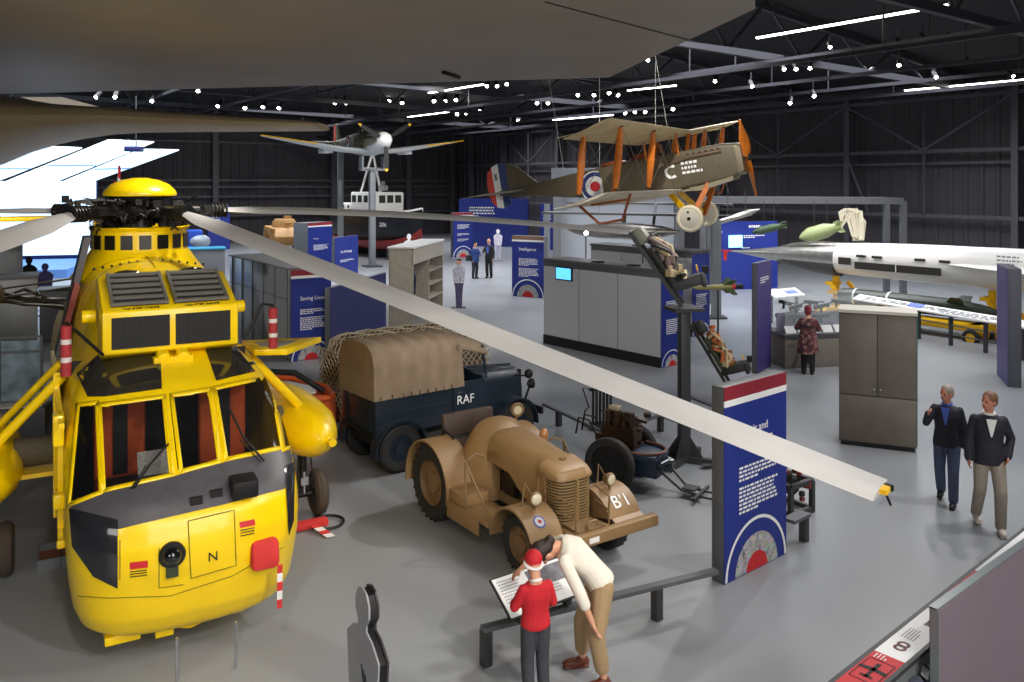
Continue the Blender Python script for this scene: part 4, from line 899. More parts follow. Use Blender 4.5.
# upper ejection seat on its mast, and the second seat
ms = thing('display_mast', 'tall grey square mast with gusseted cross foot carrying an ejection seat', 'mast', G(684, 462), math.radians(12))
M().box((0, 0, 1.2), (.16, .16, 2.4)).build('post', postd, ms, bevel=.006)
mb = M(); mb.box((0, .0, .05), (1.15, .1, .1), rz=.75); mb.box((.0, .0, .051), (1.15, .1, .1), rz=-.6); mb.box((.3, -.35, .05), (.3, .12, .012)); mb.build('cross_foot', postd, ms)
mb = M(); 
for a in (.75, -.6): mb.prism([(-.3, .1), (.3, .1), (.07, .45), (-.07, .45)], (0, 0, 0), (math.cos(a), math.sin(a), 0), (0, 0, 1), (-.012 * math.sin(a), .012 * math.cos(a), 0))
mb.build('gusset', postd, ms); mb = M(); mb.box((0, 0, 2.42), (.5, .5, .05)); mb.build('head_plate', postd, ms)
def eject_seat(label, loc, rz, tilt, pal, seed, lean=.5):
    r = random.Random(seed); o = thing('ejection_seat', label, 'seat', loc, rz)
    up = V((-math.sin(lean), 0, math.cos(lean))); fw = V((math.cos(lean), 0, math.sin(lean)))
    mb = M()
    for y in (-.2, .2): mb.bar(V((0, y, 0)) - up * .05, V((0, y, 0)) + up * 1.35, .04, .06, up=fw)
    for t in (.2, .7, 1.2): mb.bar(up * t + V((0, -.2, 0)), up * t + V((0, .2, 0)), .06)
    mb.build('guide_rail', pal[0], o)
    mb = M(); mb.box(up * .2 + fw * .27, (.46, .42, .16), rot=Matrix.Rotation(-lean * .55, 3, 'Y')); mb.box(up * .1 + fw * .5, (.08, .4, .22), rot=Matrix.Rotation(-lean * .5, 3, 'Y')); mb.build('seat_pan', pal[0], o, bevel=.03)
    M().box(up * .62 + fw * .1, (.12, .4, .7), rot=Matrix.Rotation(-lean, 3, 'Y')).build('back_pad', pal[1], o, bevel=.05)
    M().box(up * 1.2 + fw * .1, (.2, .36, .26), rot=Matrix.Rotation(-lean, 3, 'Y')).build('head_box', pal[2], o, bevel=.06)
    mb = M()
    for i in range(24):
        a = up * r.uniform(.25, 1.15) + fw * r.uniform(.14, .24) + V((0, r.uniform(-.24, .24), 0)); b = up * r.uniform(.25, 1.15) + fw * r.uniform(.14, .3) + V((0, r.uniform(-.24, .24), 0)); mb.mi = i % 3
        mb.tube([a, (a + b) / 2 + fw * .12 + V((0, r.uniform(-.1, .1), 0)), b], r.uniform(.018, .035), 7)
    for i in range(20): mb.mi = i % 3; mb.box(up * r.uniform(.2, 1.1) + fw * r.uniform(.16, .3) + V((0, r.uniform(-.24, .24), 0)), (r.uniform(.05, .12), r.uniform(.05, .12), r.uniform(.05, .12)), r.uniform(0, 3))
    mb.build('harness', pal[3:6], o)
    mb = M(); mb.torus(up * .3 + fw * .52, V((1, 0, .2)), .05, .012, 16, 6); mb.mi = 1; mb.box(up * .2 + fw * .6 + V((0, .12, 0)), (.1, .1, .12)); mb.build('firing_handle', [yel2, matblk], o); return o
e_or = mat('strap_orange', rgb('c06a35'), .7, var=.3); e_cr = mat('strap_cream', rgb('c9b892'), .8); e_bk = mat('seat_black', rgb('22221f'), .6, var=.2)
eject_seat('upper ejection seat with pale harness perched on top of the grey mast', G(684, 462) + V((-.05, 0, 2.52)), math.radians(-15), 0, [postd, e_bk, mat('seat_grey', rgb('8b8d80'), .5), mat('strap_mauve', rgb('8d7a78'), .7), e_cr, e_bk], 4, .62)
eject_seat('lower ejection seat with orange and brown hoses behind the repair sign', G(728, 404) + V((0, 0, .42)), math.radians(-20), 0, [e_bk, mat('seat_green', rgb('3c4028'), .7, var=.2), e_bk, e_or, e_cr, mat('strap_tan', rgb('8d5a30'), .7)], 9, .55)
# rail barriers
def rail(label, pts, posts, z=.33, group=None, w=.09):
    o = thing('barrier_rail', label, 'barrier', (pts[0].x, pts[0].y, 0)); b = V((pts[0].x, pts[0].y, 0))
    mb = M()
    for a, c in zip(pts, pts[1:]): mb.bar(V((a.x, a.y, z)) - b, V((c.x, c.y, z)) - b, w, .04)
    mb.build('top_rail', postm, o)
    for p in posts: M().box(V((p.x, p.y, (z - .02) / 2)) - b, (.09, .09, z - .02), EA).build('post', postd, o, bevel=.004)
    return o
pa, pb = G(482, 629, .34), G(716, 571, .34)
rail('low grey rail barrier carrying the white lectern in front of the tractor', [pa, pb], [pa + (pb - pa) * .015, pa + (pb - pa) * .72], .34)
rail('short low grey rail just right of the repair sign', [G(789, 521, .34), G(805, 513, .34)], [G(804, 513.5, .34)], .34, w=.16)
c0, c1 = V((.58, 15.8, 0)), V((1.55, 13.95, 0)); c2 = V((2.63, 15.05, 0)); c3 = V((3.6, 13.3, 0))
rail('low dark rail barrier behind the tractor, stretching from truck front to the mast', [c0, c1], [G(558.7, 426), c1], .29, w=.06)
rail('low dark rail barrier behind the engine trailer meeting at a corner post', [c1 + V((.2, .2, 0)), c2, c3], [c2, c3], .29, w=.06)
rail('low black rail between mast foot and lower ejection seat', [V((3.37, 16.5, 0)), V((4.0, 15.0, 0))], [V((3.37, 16.5, 0)), V((4.0, 15.0, 0))], .29, w=.1)
# lectern on the front rail
bl, br = G(511, 624, .42), G(590, 590, .46); br.z = .42; m4, L = basis(bl, br); L = .86
lc = thing('lectern_panel', 'tilted white information board fixed on the low grey rail', 'information board', mtx=m4 @ Matrix.Translation((0, 0, .45)))
tv = V((0, .33, .23)).normalized(); nv = V((1, 0, 0)).cross(tv)
M().prism([(0, 0), (L, 0), (L, .42), (0, .42)], V((0, 0, 0)) - nv * .02, UX, tv, nv * .02).build('board', matblk, lc)
M().prism([(.015, .015), (L - .015, .015), (L - .015, .405), (.015, .405)], nv * .001, UX, tv, nv * .003).build('printed_sheet', white, lc)
mb = M(); lines(mb, tv * .36 + V((.05, 0, 0)) + nv * .005, UX, tv, .25, 8, .03, .008, 3); lines(mb, tv * .2 + V((.4, 0, 0)) + nv * .005, UX, tv, .3, 5, .03, .008, 4); mb.build('fine_print', mat('print_grey', rgb('8d8d92'), .7), lc)
M().prism([(.38, .2), (.8, .2), (.8, .38), (.38, .38)], nv * .004, UX, tv, nv * .001).build('printed_photo', mat('photo_grey', rgb('6d6a70'), .6, var=.5, scale=14), lc)
for x in (.15, L - .15): M().box((x, .1, -.03), (.06, .14, .1)).build('bracket', postd, lc)
# foreground case with the red and white title strip, and the mauve screen in front of it
m5, L = basis(G(836, 682, 1.0), G(1060, 503, 1.0)); fc = thing('display_case', 'long low glass display case with red and white title strip in the lower right corner', 'display case', mtx=m5)
L += .3
M().box((L / 2, .02, .98), (L + 1.2, .04, .04)).build('edge_rail', postd, fc)
M().box((L / 2 - .3, -.14, .42), (L + 1.2, .34, .8)).build('plinth', case_dk, fc)
segs = [(-.6, .57, 'r'), (.57, 1.87, 'w'), (1.87, 2.48, 'r'), (2.48, L + .3, 'w')]
for a, b, k_ in segs: M().box(((a + b) / 2, -.11, 1.0), (b - a, .22, .016)).build('title_strip', redp if k_ == 'r' else white_e, fc)
def plane_shape(mb, c, s, y=1.0105):
    for pts in ([(-.5, -.05), (.5, -.07), (.55, 0), (.5, .07), (-.5, .05)], [(-.05, -.45), (.12, -.45), (.2, 0), (.12, .45), (-.05, .45), (.0, 0)], [(-.48, -.2), (-.38, -.2), (-.34, 0), (-.38, .2), (-.48, .2)]):
        mb.face([V((c[0] + x * s, c[1] + yy * s, y)) for x, yy in pts])
    return mb
plane_shape(M(), (.30, -.11), .22).build('aircraft_emblem', matblk, fc)
mb = M(); 
for a, b in (((.14, -.02), (.46, -.02)), ((.14, -.2), (.46, -.2)), ((.14, -.2), (.14, -.02)), ((.46, -.2), (.46, -.02))): mb.bar((*a, 1.0095), (*b, 1.0095), .006, .002)
mb.build('emblem_frame', matblk, fc)
M().prism([(2.08, -.02), (2.3, -.06), (2.3, -.12), (2.2, -.08), (2.08, -.1)], (0, 0, 1.0095), UX, (0, 1, 0), (0, 0, .02)).build('black_arrow', matblk, fc)
mb = M(); mb.torus((.74, -.11, 1.009), UZ, .035, .012, 16, 6, .1); mb.torus((.80, -.11, 1.009), UZ, .035, .012, 16, 6, .1); mb.build('link_emblem', mat('emblem_red', rgb('5a1c1c'), .5), fc)
for a, b, cc in ((1.2, 1.5, '3b3550'), (1.7, 1.84, '4a4660'), (3.25, 3.42, '4a4660')): M().box(((a + b) / 2, -.14, 1.009), (b - a, .1, .003)).build('printed_photo', mat('strip_photo' + cc, rgb(cc), .5, var=.4, scale=30), fc)
mb = M(); lines(mb, (.9, -.05, 1.0095), UX, (0, 1, 0), .2, 5, .022, .006, 8); lines(mb, (2.6, -.05, 1.0095), UX, (0, 1, 0), .3, 5, .022, .006, 9); mb.build('fine_print', MATS['print_grey'], fc)
mb = M(); lines(mb, (.48, -.04, 1.0095), UX, (0, 1, 0), .08, 4, .025, .008, 8); mb.build('white_print', white_e, fc)
M().box((L / 2 - .3, -.225, .9), (L + 1.2, .01, .18)).build('glass_front', glass, fc)
M().box((L / 2 - .3, -.24, 1.0), (L + 1.2, .03, .03)).build('glass_rail', postd, fc)
r_ = random.Random(21)
for i in range(9):
    x = -.1 + i * .15; cpos = (x, -.265, .87); sx = (r_.uniform(.09, .13), r_.uniform(.04, .06), .004)
    q = M().box((0, 0, 0), sx, rot=Matrix.Rotation(.6, 3, 'X')).build('photo_card', [white, mat('card_pic%d' % (i % 3), rgb(('6d7fa0', 'a8a4a0', '45485c')[i % 3]), .6, var=.5, scale=25)][i % 3 > 0], None)
    q.matrix_world = m5 @ Matrix.Translation(cpos) @ Matrix.Rotation(r_.uniform(-.4, .4), 4, 'Z'); tag(q, 'small printed card lying inside the long red and white striped case', 'card', 'cards inside the foreground case')
m6, L6 = basis(G(938, 609, 1.4), G(1060, 520, 1.4)); mp = thing('mauve_screen', 'large mauve grey screen panel filling the lower right corner', 'panel', mtx=m6)
M().box((L6 / 2, .03, .72), (L6 + .02, .05, 1.36)).build('panel_core', mat('core_dark', rgb('303238'), .5), mp); M().box((L6 / 2, 0, .7), (L6, .014, 1.38)).build('panel_face', mat('mauve_face', rgb('85757f'), .35, var=.03), mp)
mb = M(); mb.box((L6 / 2, .03, 1.395), (L6 + .02, .06, .016)); mb.box((-.005, .02, .7), (.012, .06, 1.38)); mb.build('edge_strip', mat('edge_steel', rgb('8b9396'), .3, .3), mp)
# flat standing figures
def standee_poly(w=.5, h=1.75):
    r = [(.0, 0), (.12, 0), (.13, .45), (.16, .8), (.2, .95), (.22, 1.2), (.24, 1.38), (.14, 1.47), (.06, 1.5), (.06, 1.54), (.1, 1.6), (.1, 1.68), (.06, 1.75), (0, 1.77)]
    return [(x * w / .48, y * h / 1.77) for x, y in r] + [(-x * w / .48, y * h / 1.77) for x, y in reversed(r[1:-1])]
def standee(label, loc, rz, h, cols, group=None, w=.5, th=.03, gown=False):
    o = thing('standee', label, 'standee', loc, rz, group); P = standee_poly(w, h)
    if gown: P = [(x * (1.5 if y < h * .45 else 1.1), y) for x, y in P]
    M().prism(P, (0, 0, 0), UX, UZ, (0, th, 0)).build('board', cols[0], o)
    def part(nm, m_, lo, hi, k_=.9):
        pp = [(x * k_, min(max(y, lo * h), hi * h)) for x, y in P]; out = []
        for q in pp:
            if not out or (abs(q[0] - out[-1][0]) + abs(q[1] - out[-1][1])) > 1e-4: out.append(q)
        M().face([V((x, -.004, z)) for x, z in out]).build(nm, m_, o)
    part('printed_legs', cols[3], .01, .5, .86); part('printed_jacket', cols[2], .5, .86, .86); part('printed_face', cols[1], .868, .955, .8); part('printed_cap', cols[4], .955, .995, 1.0)
    M().box((0, .1, .01), (w, .35, .02)).build('foot_plate', postd, o); return o
pap = mat('standee_white', rgb('e8e6ea'), .6); lil = mat('standee_lilac', rgb('4b4668'), .6, var=.3, scale=8)
standee('flat printed guard in dark trousers and pale tunic standing on the open floor', G(459, 308), .2, 1.75, [pap, skin, mat('tunic', rgb('c2c0cf'), .6, var=.55, scale=14), lil, matblk])
standee('white flat figure standing behind the couple', G(498, 261), .2, 1.8, [pap, pap, mat('standee_pale', rgb('c9c5d2'), .6, var=.3, scale=9), mat('standee_pale2', rgb('9c98ac'), .6, var=.3, scale=9), pap])
standee('pale flat figure seen behind the wooden shelving unit', G(409, 276), .2, 2.0, [pap, pap, pap, pap, pap])
standee('flat printed officer with gold braided jacket, left of the gowned figure', G(236, 302), .5, 1.75, [pap, skin, mat('gold_braid', rgb('7a6224'), .6, var=.6, scale=20), mat('dark_cloth', rgb('25222a'), .7), matblk])
standee('flat printed figure in a long white gown and dark coat beside the officer figure', G(250, 306), .5, 1.75, [pap, skin, mat('dark_coat', rgb('2c2b38'), .7, var=.3), mat('white_gown', rgb('d8dbe8'), .7), hair_d], gown=True)
standee('dark violet flat figure before the glowing wall at the left', G(45, 316), .3, 1.75, [mat('violet_back', rgb('544e86'), .6)] + [MATS['violet_back']] * 4)
standee('near black flat figure half hidden behind the violet figure at the left', G(29, 312), .3, 1.9, [matblk] * 5)
fg = thing('standee', 'dark grey flat figure seen almost edge on at the bottom of the picture', 'standee', (-.98, 5.55, 0), math.radians(-57))
P = standee_poly(.52, 1.76)
M().prism(P, (0, 0, 0), UX, UZ, (0, .012, 0)).build('board', mat('standee_grey', rgb('97979a'), .4), fg); M().prism([(x * .97, y * .99) for x, y in P], (0, .012, 0), UX, UZ, (0, .05, 0)).build('core', matblk, fg)
M().prism(P, (0.0, .062, 0), UX, UZ, (0, .014, 0)).build('rear_board', mat('standee_dark', rgb('3a3236'), .4, coat=.3), fg); M().box((0, .04, .01), (.5, .4, .02)).build('foot_plate', postd, fg)
mb = M()
for i in range(3): mb.box((.02 + .03 * i, -.003, 1.18 - .02 * i), (.012, .004, .16), rot=Matrix.Rotation(-.3, 3, 'Y'))
mb.build('printed_mark', postd, fg)
# shelving unit
pn, pl, pr = G(413, 327), G(397, 321), G(443, 309)
ms, L = basis(pn, pr); su = thing('shelving_unit', 'pale wooden shelving unit with white top and hanging navy uniforms', 'shelving unit', mtx=ms)
ash = mat('ash_wood', rgb('a79f92'), .6, var=.1, scale=6); dp = .75
M().box((L / 2, dp / 2, 2.42), (L + .1, dp + .1, .05)).build('top', white, su); M().box((L / 2, dp, 1.2), (L, .04, 2.38)).build('back_panel', ash, su)
for x in (.03, L - .03, L * .5): M().box((x, dp / 2, 1.2), (.06, dp, 2.36)).build('side_panel', ash, su)
M().box((L / 2, .02, 2.15), (L, .05, .5)).build('fascia', ash, su)
for z in (.1, .6, 1.05, 1.5): M().box((L * .75, dp / 2, z), (L * .48, dp, .04)).build('shelf', ash, su)
M().cyl((.06, .3, 1.75), (L * .5, .3, 1.75), .02, 8).build('hanging_rod', chrome, su)
for i in range(5):
    mb = M(); x = .12 + i * .13; y = .3
    mb.prism([(-.2, 0), (.2, 0), (.23, .55), (.12, .72), (-.12, .72), (-.23, .55)], (x, y, .92), (.3, 1, 0), UZ, (.07, 0, 0)); u = mb.build('uniform_jacket', mat('uniform_navy', rgb('23283e'), .8, var=.2), None, bevel=.02); u.matrix_world = ms; tag(u, 'navy uniform jacket hanging in the wooden shelving unit', 'jacket', 'uniform jackets on the shelving rod')
# low display desk by the weapons, sign and case
p0 = G(757, 374); ws = basis(p0, p0 + V((.75, .72, 0)))
sign('grey edged purple and white sign at the left end of the weapons case', p0, p0 + V((.6, .9, 0)), 2.55, .12, face=purple, stripe=None, title=None, body=((.85, 3),), disc=False)
mt, L = basis(G(785, 369), G(853, 366)); wc = thing('weapons_case', 'glass topped weapons case on a grey brown plinth behind the woman in the patterned coat', 'display case', mtx=mt)
L = 2.4
M().box((L / 2, .5, .36), (L, 1.0, .72)).build('plinth', mat('plinth_taupe', rgb('6e675f'), .6, var=.05), wc, bevel=.01); M().box((L / 2, .5, .76), (L + .05, 1.05, .09)).build('plinth_top', case_dk, wc)
M().box((L / 2, -.0, 1.25), (L, .012, .9)).build('glass_front', glass, wc); M().box((L / 2, 1.0, 1.25), (L, .012, .9)).build('glass_back', glass, wc)
mb = M(); mb.box((L / 2, .5, 1.0), (L * .96, .02, .5)); mb.build('display_board', mat('board_mauve', rgb('7c7a8c'), .6, var=.15, scale=3), wc)
wr = random.Random(8)
for i in range(18):
    q = M(); l = wr.uniform(.42, .66); k_ = i % 3
    q.bar((-l / 2, 0, 0), (l * .2, 0, -.02), .05, .09); q.cyl((l * .2, 0, .01), (l / 2, 0, .02), .018, 8); q.box((-l * .2, 0, -.09), (.05, .03, .14)); q.mi = 1; q.prism([(-l / 2, -.07), (-l / 2 + .02, .05), (-l * .22, .03), (-l * .22, -.04)], (0, -.02, 0), UX, UZ, (0, .04, 0))
    w_ = q.build('rifle', [mat('gun_metal', rgb('33343a'), .4, .6), (mat('stock_wood', rgb('7a4a2a'), .5), white, mat('stock_red', rgb('a23438'), .5))[k_]], None)
    w_.matrix_world = mt @ Matrix.Translation((.48 + (i // 6) * .7, .26 if i % 2 else .74, (.95, 1.2, 1.45)[(i // 2) % 3])) @ Matrix.Rotation(wr.uniform(-.3, .3), 4, 'Y') @ Matrix.Rotation(wr.uniform(-.08, .08), 4, 'Z')
    tag(w_, 'short firearm mounted among others inside the glass weapons case', 'gun', 'firearms in the glass weapons case')
for i in range(7):
    q = M().box((0, 0, 0), (.26, .012, .2), rot=Matrix.Rotation(-.7, 3, 'X')).build('caption_card', white, None); q.matrix_world = mt @ Matrix.Translation((.2 + i * .32, .12, .9)); tag(q, 'small white caption card standing at the front of the weapons case', 'card', 'caption cards in the weapons case')
# engine on a frame behind the repair sign
ef = thing('engine_stand', 'grey frame stand holding a small red and black engine right of the repair sign', 'stand', G(812, 512), math.radians(35))
mb = M()
for x, y in ((0, 0), (0, .6), (-.45, 0), (-.45, .6)): mb.bar((x, y, 0), (x, y, .42), .06)
for y in (0, .6): mb.bar((-.45, y, .05), (0, y, .05), .06); mb.bar((-.45, y, .42), (0, y, .42), .06)
for x in (-.45, 0): mb.bar((x, 0, .42), (x, .6, .42), .06); mb.bar((x, 0, .05), (x, .6, .05), .06)
mb.build('frame', postd, ef)
rr_ = random.Random(5); mb = M(); mb.cyl((-.25, .1, .4), (-.25, .55, .4), .15, 14)
for i in range(24): mb.mi = i % 3; mb.box((rr_.uniform(-.42, -.05), rr_.uniform(0, .6), rr_.uniform(.2, .6)), (rr_.uniform(.04, .1),) * 3, rr_.uniform(0, 3))
e_ = mb.build('engine', [e_bk, mat('engine_red', rgb('7c2f2a'), .5), mat('pipe_grey', rgb('6b6b70'), .4, .5)], None); e_.location = ef.location; e_.rotation_euler = (0, 0, math.radians(35)); tag(e_, 'small red and black engine sitting in the grey frame right of the repair sign', 'engine')
# ---------------------------------------------------------------- aircraft and far exhibits
silver = mat('bare_metal', rgb('a3a19c'), .3, .75, var=.12, scale=6)
wingm = mat('wing_underside', rgb('998f82'), .55, var=.07, scale=.5)
def wing_mb(secs, n=14):                 # secs: (leading edge point, trailing edge point, thickness)
    rings = []
    for le, te, th in secs:
        le, te = V(le), V(te); c = te - le; up = V((0, 0, 1)); rg = []
        for j in range(n):
            a = 2 * PI * j / n; x = .5 - .5 * math.cos(a); t = .2969 * math.sqrt(max(x, 0)) - .126 * x - .3516 * x * x + .2843 * x ** 3 - .1015 * x ** 4
            rg.append(le + c * x + up * (5 * th * c.length * t * (1 if a < PI else -1)))
        rings.append(rg)
    return M().loft(rings)
# the great wing overhead
ow = thing('aircraft_wing', 'huge dark aircraft wing hanging across the top left of the hall', 'wing', (0, 14, 6.5))
mb = M(); top, bot = [], []
P = [(1.95, 16.95), (2.98, 10.4), (2.75, 9.6), (1.2, 8.4), (-9, 7.2), (-24, 6.5), (-24, 20.9), (-11.8, 20.2)]
rg = [[V((x, y - 14, .02 * (i % 2))) for i, (x, y) in enumerate(P)], [V((x * .99, y - 14, .16)) for x, y in P], [V((x - .4, (y - 14) * .8, .5)) for x, y in P]]
mb.loft(rg); mb.build('wing_skin', wingm, ow, bevel=.03)
sm = mat('seam_dark', rgb('3a342e'), .6)
mb = M()
for a, b in (((545, 2), (692, 41)),):
    pa, pb = G(*a, 6.495), G(*b, 6.495); mb.bar(pa - V((0, 14, 6.5)), pb - V((0, 14, 6.5)), .02, .012)
so = mb.build('skin_seam', sm, ow); p = G(450, 75, 6.47); mb = M(); mb.bar(p - V((.1, 14.4, 6.5)), p - V((-.15, 13.6, 6.5)), .06, .06); mb.build('hinge_slot', matblk, ow)
tp = thing('tailplane', 'smaller tapering dark wing with a thick root hanging below the great wing at the left', 'wing', (-12, 22, 6))
rings = []
for px, y0, y1, ch in ((-90, 92, 190, 3.2), (-30, 93, 168, 3.0), (0, 96, 155, 2.8), (30, 100, 146, 2.6), (60, 105, 139, 2.4), (95, 107.5, 134, 2.2), (130, 109, 132, 2.0), (180, 113, 131.5, 1.7), (250, 118, 131, 1.4), (318, 122, 130.5, 1.1), (323, 124, 130, .9)):
    c = D(px, (y0 + y1) / 2, 25.2); hh = (y1 - y0) / 2 / F * 25.2; rg = []
    for j in range(20):
        a = 2 * PI * j / 20; rg.append(c + V((0, ch * math.cos(a), hh * math.copysign(abs(math.sin(a)) ** .8, math.sin(a)))) - V((-12, 22, 6)))
    rings.append(rg)
M().loft(rings).build('tailplane_skin', mat('tailplane_brown', rgb('cdb58c'), .55, var=.06, scale=.6), tp, smooth=50)
mb = M(); mb.face([D(x, y, 28.6) - V((-12, 22, 6)) for x, y in ((20, 97), (62, 97), (100, 107), (45, 104))]); mb.build('lit_strip', mat('strip_glow', rgb('d8cdbb'), .5, emit=.35), tp)  # glowing sheet puts in the light caught by the upper surface
# fighter on two posts
N_, T_ = D(388, 139, 42.6), D(331, 147, 51.3); Fx = (N_ - T_).normalized(); Py = UZ.cross(Fx).normalized(); Uz = Fx.cross(Py)
sf = thing('fighter_aircraft', 'camouflaged single engine fighter with white spinner mounted on two tall posts', 'aircraft', mtx=frame(N_, Fx, Py, Uz))
camo = mat('camouflage', rgb('4d5a3c'), .5)
nt = camo.node_tree; nz = nt.nodes.new('ShaderNodeTexNoise'); nz.inputs['Scale'].default_value = .9; tcn = nt.nodes.new('ShaderNodeTexCoord'); nt.links.new(tcn.outputs['Object'], nz.inputs['Vector']); rp = nt.nodes.new('ShaderNodeValToRGB'); rp.color_ramp.interpolation = 'CONSTANT'
rp.color_ramp.elements[0].color = (*rgb('8f8a76'), 1); rp.color_ramp.elements[1].position = .5; rp.color_ramp.elements[1].color = (*rgb('5a6142'), 1); nt.links.new(nz.outputs['Fac'], rp.inputs['Fac']); nt.links.new(rp.outputs['Color'], nt.nodes['Principled BSDF'].inputs['Base Color'])
sky_b = mat('sky_underside', rgb('c9cdcf'), .45)
def body(secs, n=20):
    return M().loft([[V((x, w_ * math.cos(2 * PI * j / n), z + h_ * math.sin(2 * PI * j / n))) for j in range(n)] for x, w_, h_, z in secs])
body([(-.55, .40, .42, -.02), (-1.2, .45, .5, -.06), (-2.6, .47, .62, -.1), (-3.6, .47, .66, -.08), (-5, .42, .6, -.04), (-7, .24, .36, .06), (-8.6, .1, .2, .14), (-9.1, .03, .1, .18)]).build('fuselage', [camo], sf)
mb = M(); mb.lathe([(.40, 0), (.39, .1), (.3, .38), (.16, .58), (.001, .66)], (-.56, 0, -.02), (1, 0, 0), 24); mb.build('spinner', white, sf)
body([(-.6, .40, .3, -.16), (-2.2, .44, .4, -.38), (-4.2, .3, .3, -.4), (-5, .05, .05, -.3)]).build('chin_cowling', sky_b, sf)
body([(-2.8, .02, .02, .5), (-3.1, .22, .3, .52), (-3.8, .26, .36, .56), (-4.6, .1, .12, .5)]).build('canopy', mat('canopy_glass', rgb('3a4238'), .1, coat=1), sf)
for s in (1, -1):
    S = [(-2.0, -4.4, 0, -.55, .13), (-2.0, -4.35, 1.5, -.45, .12), (-2.15, -4.2, 3, -.22, .11), (-2.45, -3.9, 4.5, .02, .09), (-2.8, -3.6, 5.3, .14, .07), (-3.05, -3.3, 5.6, .19, .04)]
    wo = wing_mb([((a, s * y, z), (b, s * y, z), t) for a, b, y, z, t in S]).build('wing', sky_b, sf, smooth=60)
    mb = M(); mb.tube([V((-2.12, s * 3, -.2)), V((-2.42, s * 4.5, .03)), V((-2.8, s * 5.3, .15)), V((-3.03, s * 5.58, .2))], .04, 6); mb.build('yellow_leading_edge', yel2, wo)
    mb = M(); mb.box((-3.4, s * 2.2, -.52), (1.1, .5, .22)); mb.build('radiator_duct', sky_b, sf, bevel=.04)
    wing_mb([((-7.9, s * .1, .2), (-9.0, s * .1, .2), .1), ((-8.3, s * 1.55, .24), (-8.9, s * 1.55, .24), .06)]).build('tailplane', camo, sf)
    mb = M(); 
    for i in range(3): mb.cyl((-1.1 - i * .4, s * .42, .16), (-1.25 - i * .4, s * .53, .16), .05, 8)
    mb.build('exhaust_stub', matblk, sf)
mb = M(); mb.prism([(-7.9, .2), (-8.5, 1.25), (-8.8, 1.35), (-8.8, .1)], (0, -.04, 0), (1, 0, 0), UZ, (0, .08, 0)); mb.build('fin', camo, sf, bevel=.02)
mb = M(); mb.prism([(-8.8, .05), (-8.8, 1.35), (-9.15, 1.2), (-9.25, .4), (-9.1, .0)], (0, -.035, 0), (1, 0, 0), UZ, (0, .07, 0)); mb.build('rudder', redcloth, sf, bevel=.02)
for s in (1, -1):
    mb = M()
    for r_i, (r_o, mi) in enumerate(((.42, 0), (.34, 1), (.24, 2), (.12, 3))): mb.mi = mi; mb.lathe([(.001, 0), (r_o, 0)], (-5.3, s * (.405 + .004 * r_i), .05), (0, s, 0), 24)
    mb.build('roundel', [yel2, MATS['roundel_blue'], white_e, redp], sf)
    text('ZD', .6, mat('code_grey', rgb('c2c6c2'), .5), sf, (-4.8 if s > 0 else -3.9, s * .46, -.2), (s, 0, 0) if s < 0 else (-1, 0, 0), UZ, 'squadron_code')
for k_ in range(3):
    a = PI / 2 + 2 * PI / 3 * k_ + PI / 3 + .03; dv = V((0, math.cos(a), math.sin(a))); pv = V((0, -dv.z, dv.y))
    pts = [(.3, .07), (.7, .12), (1.2, .12), (1.5, .08), (1.62, .0), (1.5, -.08), (1.2, -.1), (.7, -.1), (.3, -.07)]
    mb = M(); mb.prism(pts, (-.36, 0, -.02), dv, pv + V((.3, 0, 0)), (.04, 0, 0)); mb.mi = 1; mb.prism([(1.47, .09), (1.6, .02), (1.62, 0), (1.6, -.02), (1.47, -.09)], (-.365, 0, -.02), dv, pv + V((.3, 0, 0)), (.05, 0, 0)); mb.build('propeller_blade', [matblk, yel2], sf)
wc_ = sf.matrix_world @ V((-2.4, 0, -1.05)); wt_ = sf.matrix_world @ V((-8.0, 0, .1))
for p, lb in ((wc_, 'tall grey post under the nose of the mounted fighter'), (wt_, 'tall grey post under the rear of the mounted fighter')):
    po = thing('support_post', lb, 'post', (p.x, p.y, 0)); zt_ = p.z - .5
    M().box((0, 0, zt_ / 2), (.3, .3, zt_), .5).build('column', mat('post_pale', rgb('6f7479'), .45), po, bevel=.01); M().box((0, 0, .03), (.9, .9, .06), .5).build('base_plate', postd, po)
    if p is wc_:
        mb = M(); mb.box((0, 0, zt_ + .05), (1.3, .5, .12), .5); mb.box((.52, .28, zt_ + .4), (.1, .5, .7), .5); mb.box((-.52, -.28, zt_ + .4), (.1, .5, .7), .5); mb.build('cradle', mat('post_pale', (0, 0, 0)), po)
# biplane
N_, T_ = V((6.02, 22.0, 5.08)), V((-.6, 25.6, 3.92)); Fx = (N_ - T_).normalized(); Py = UZ.cross(Fx).normalized(); Uz = Fx.cross(Py)
rl = Matrix.Rotation(math.radians(3.4), 3, Fx); Py = rl @ Py; Uz = rl @ Uz
bp = thing('biplane', 'olive brown two seat biplane with cream wings and orange struts hung nose up', 'biplane', mtx=frame(N_, Fx * .95, Py * .95, Uz * .95))
def bx_ring(x, w_, zb, zt, r=.12, crown=0.0):
    pts = []
    for cx, cz, a0 in ((w_ - r, zt - r, 0), (-(w_ - r), zt - r, 90), (-(w_ - r), zb + r, 180), (w_ - r, zb + r, 270)):
        for i in range(5):
            a = math.radians(a0 + 22.5 * i); pts.append(V((x, cx + r * math.cos(a), cz + r * math.sin(a) + (crown * (1 - (cx / w_) ** 2) if a0 < 180 else 0))))
    return pts
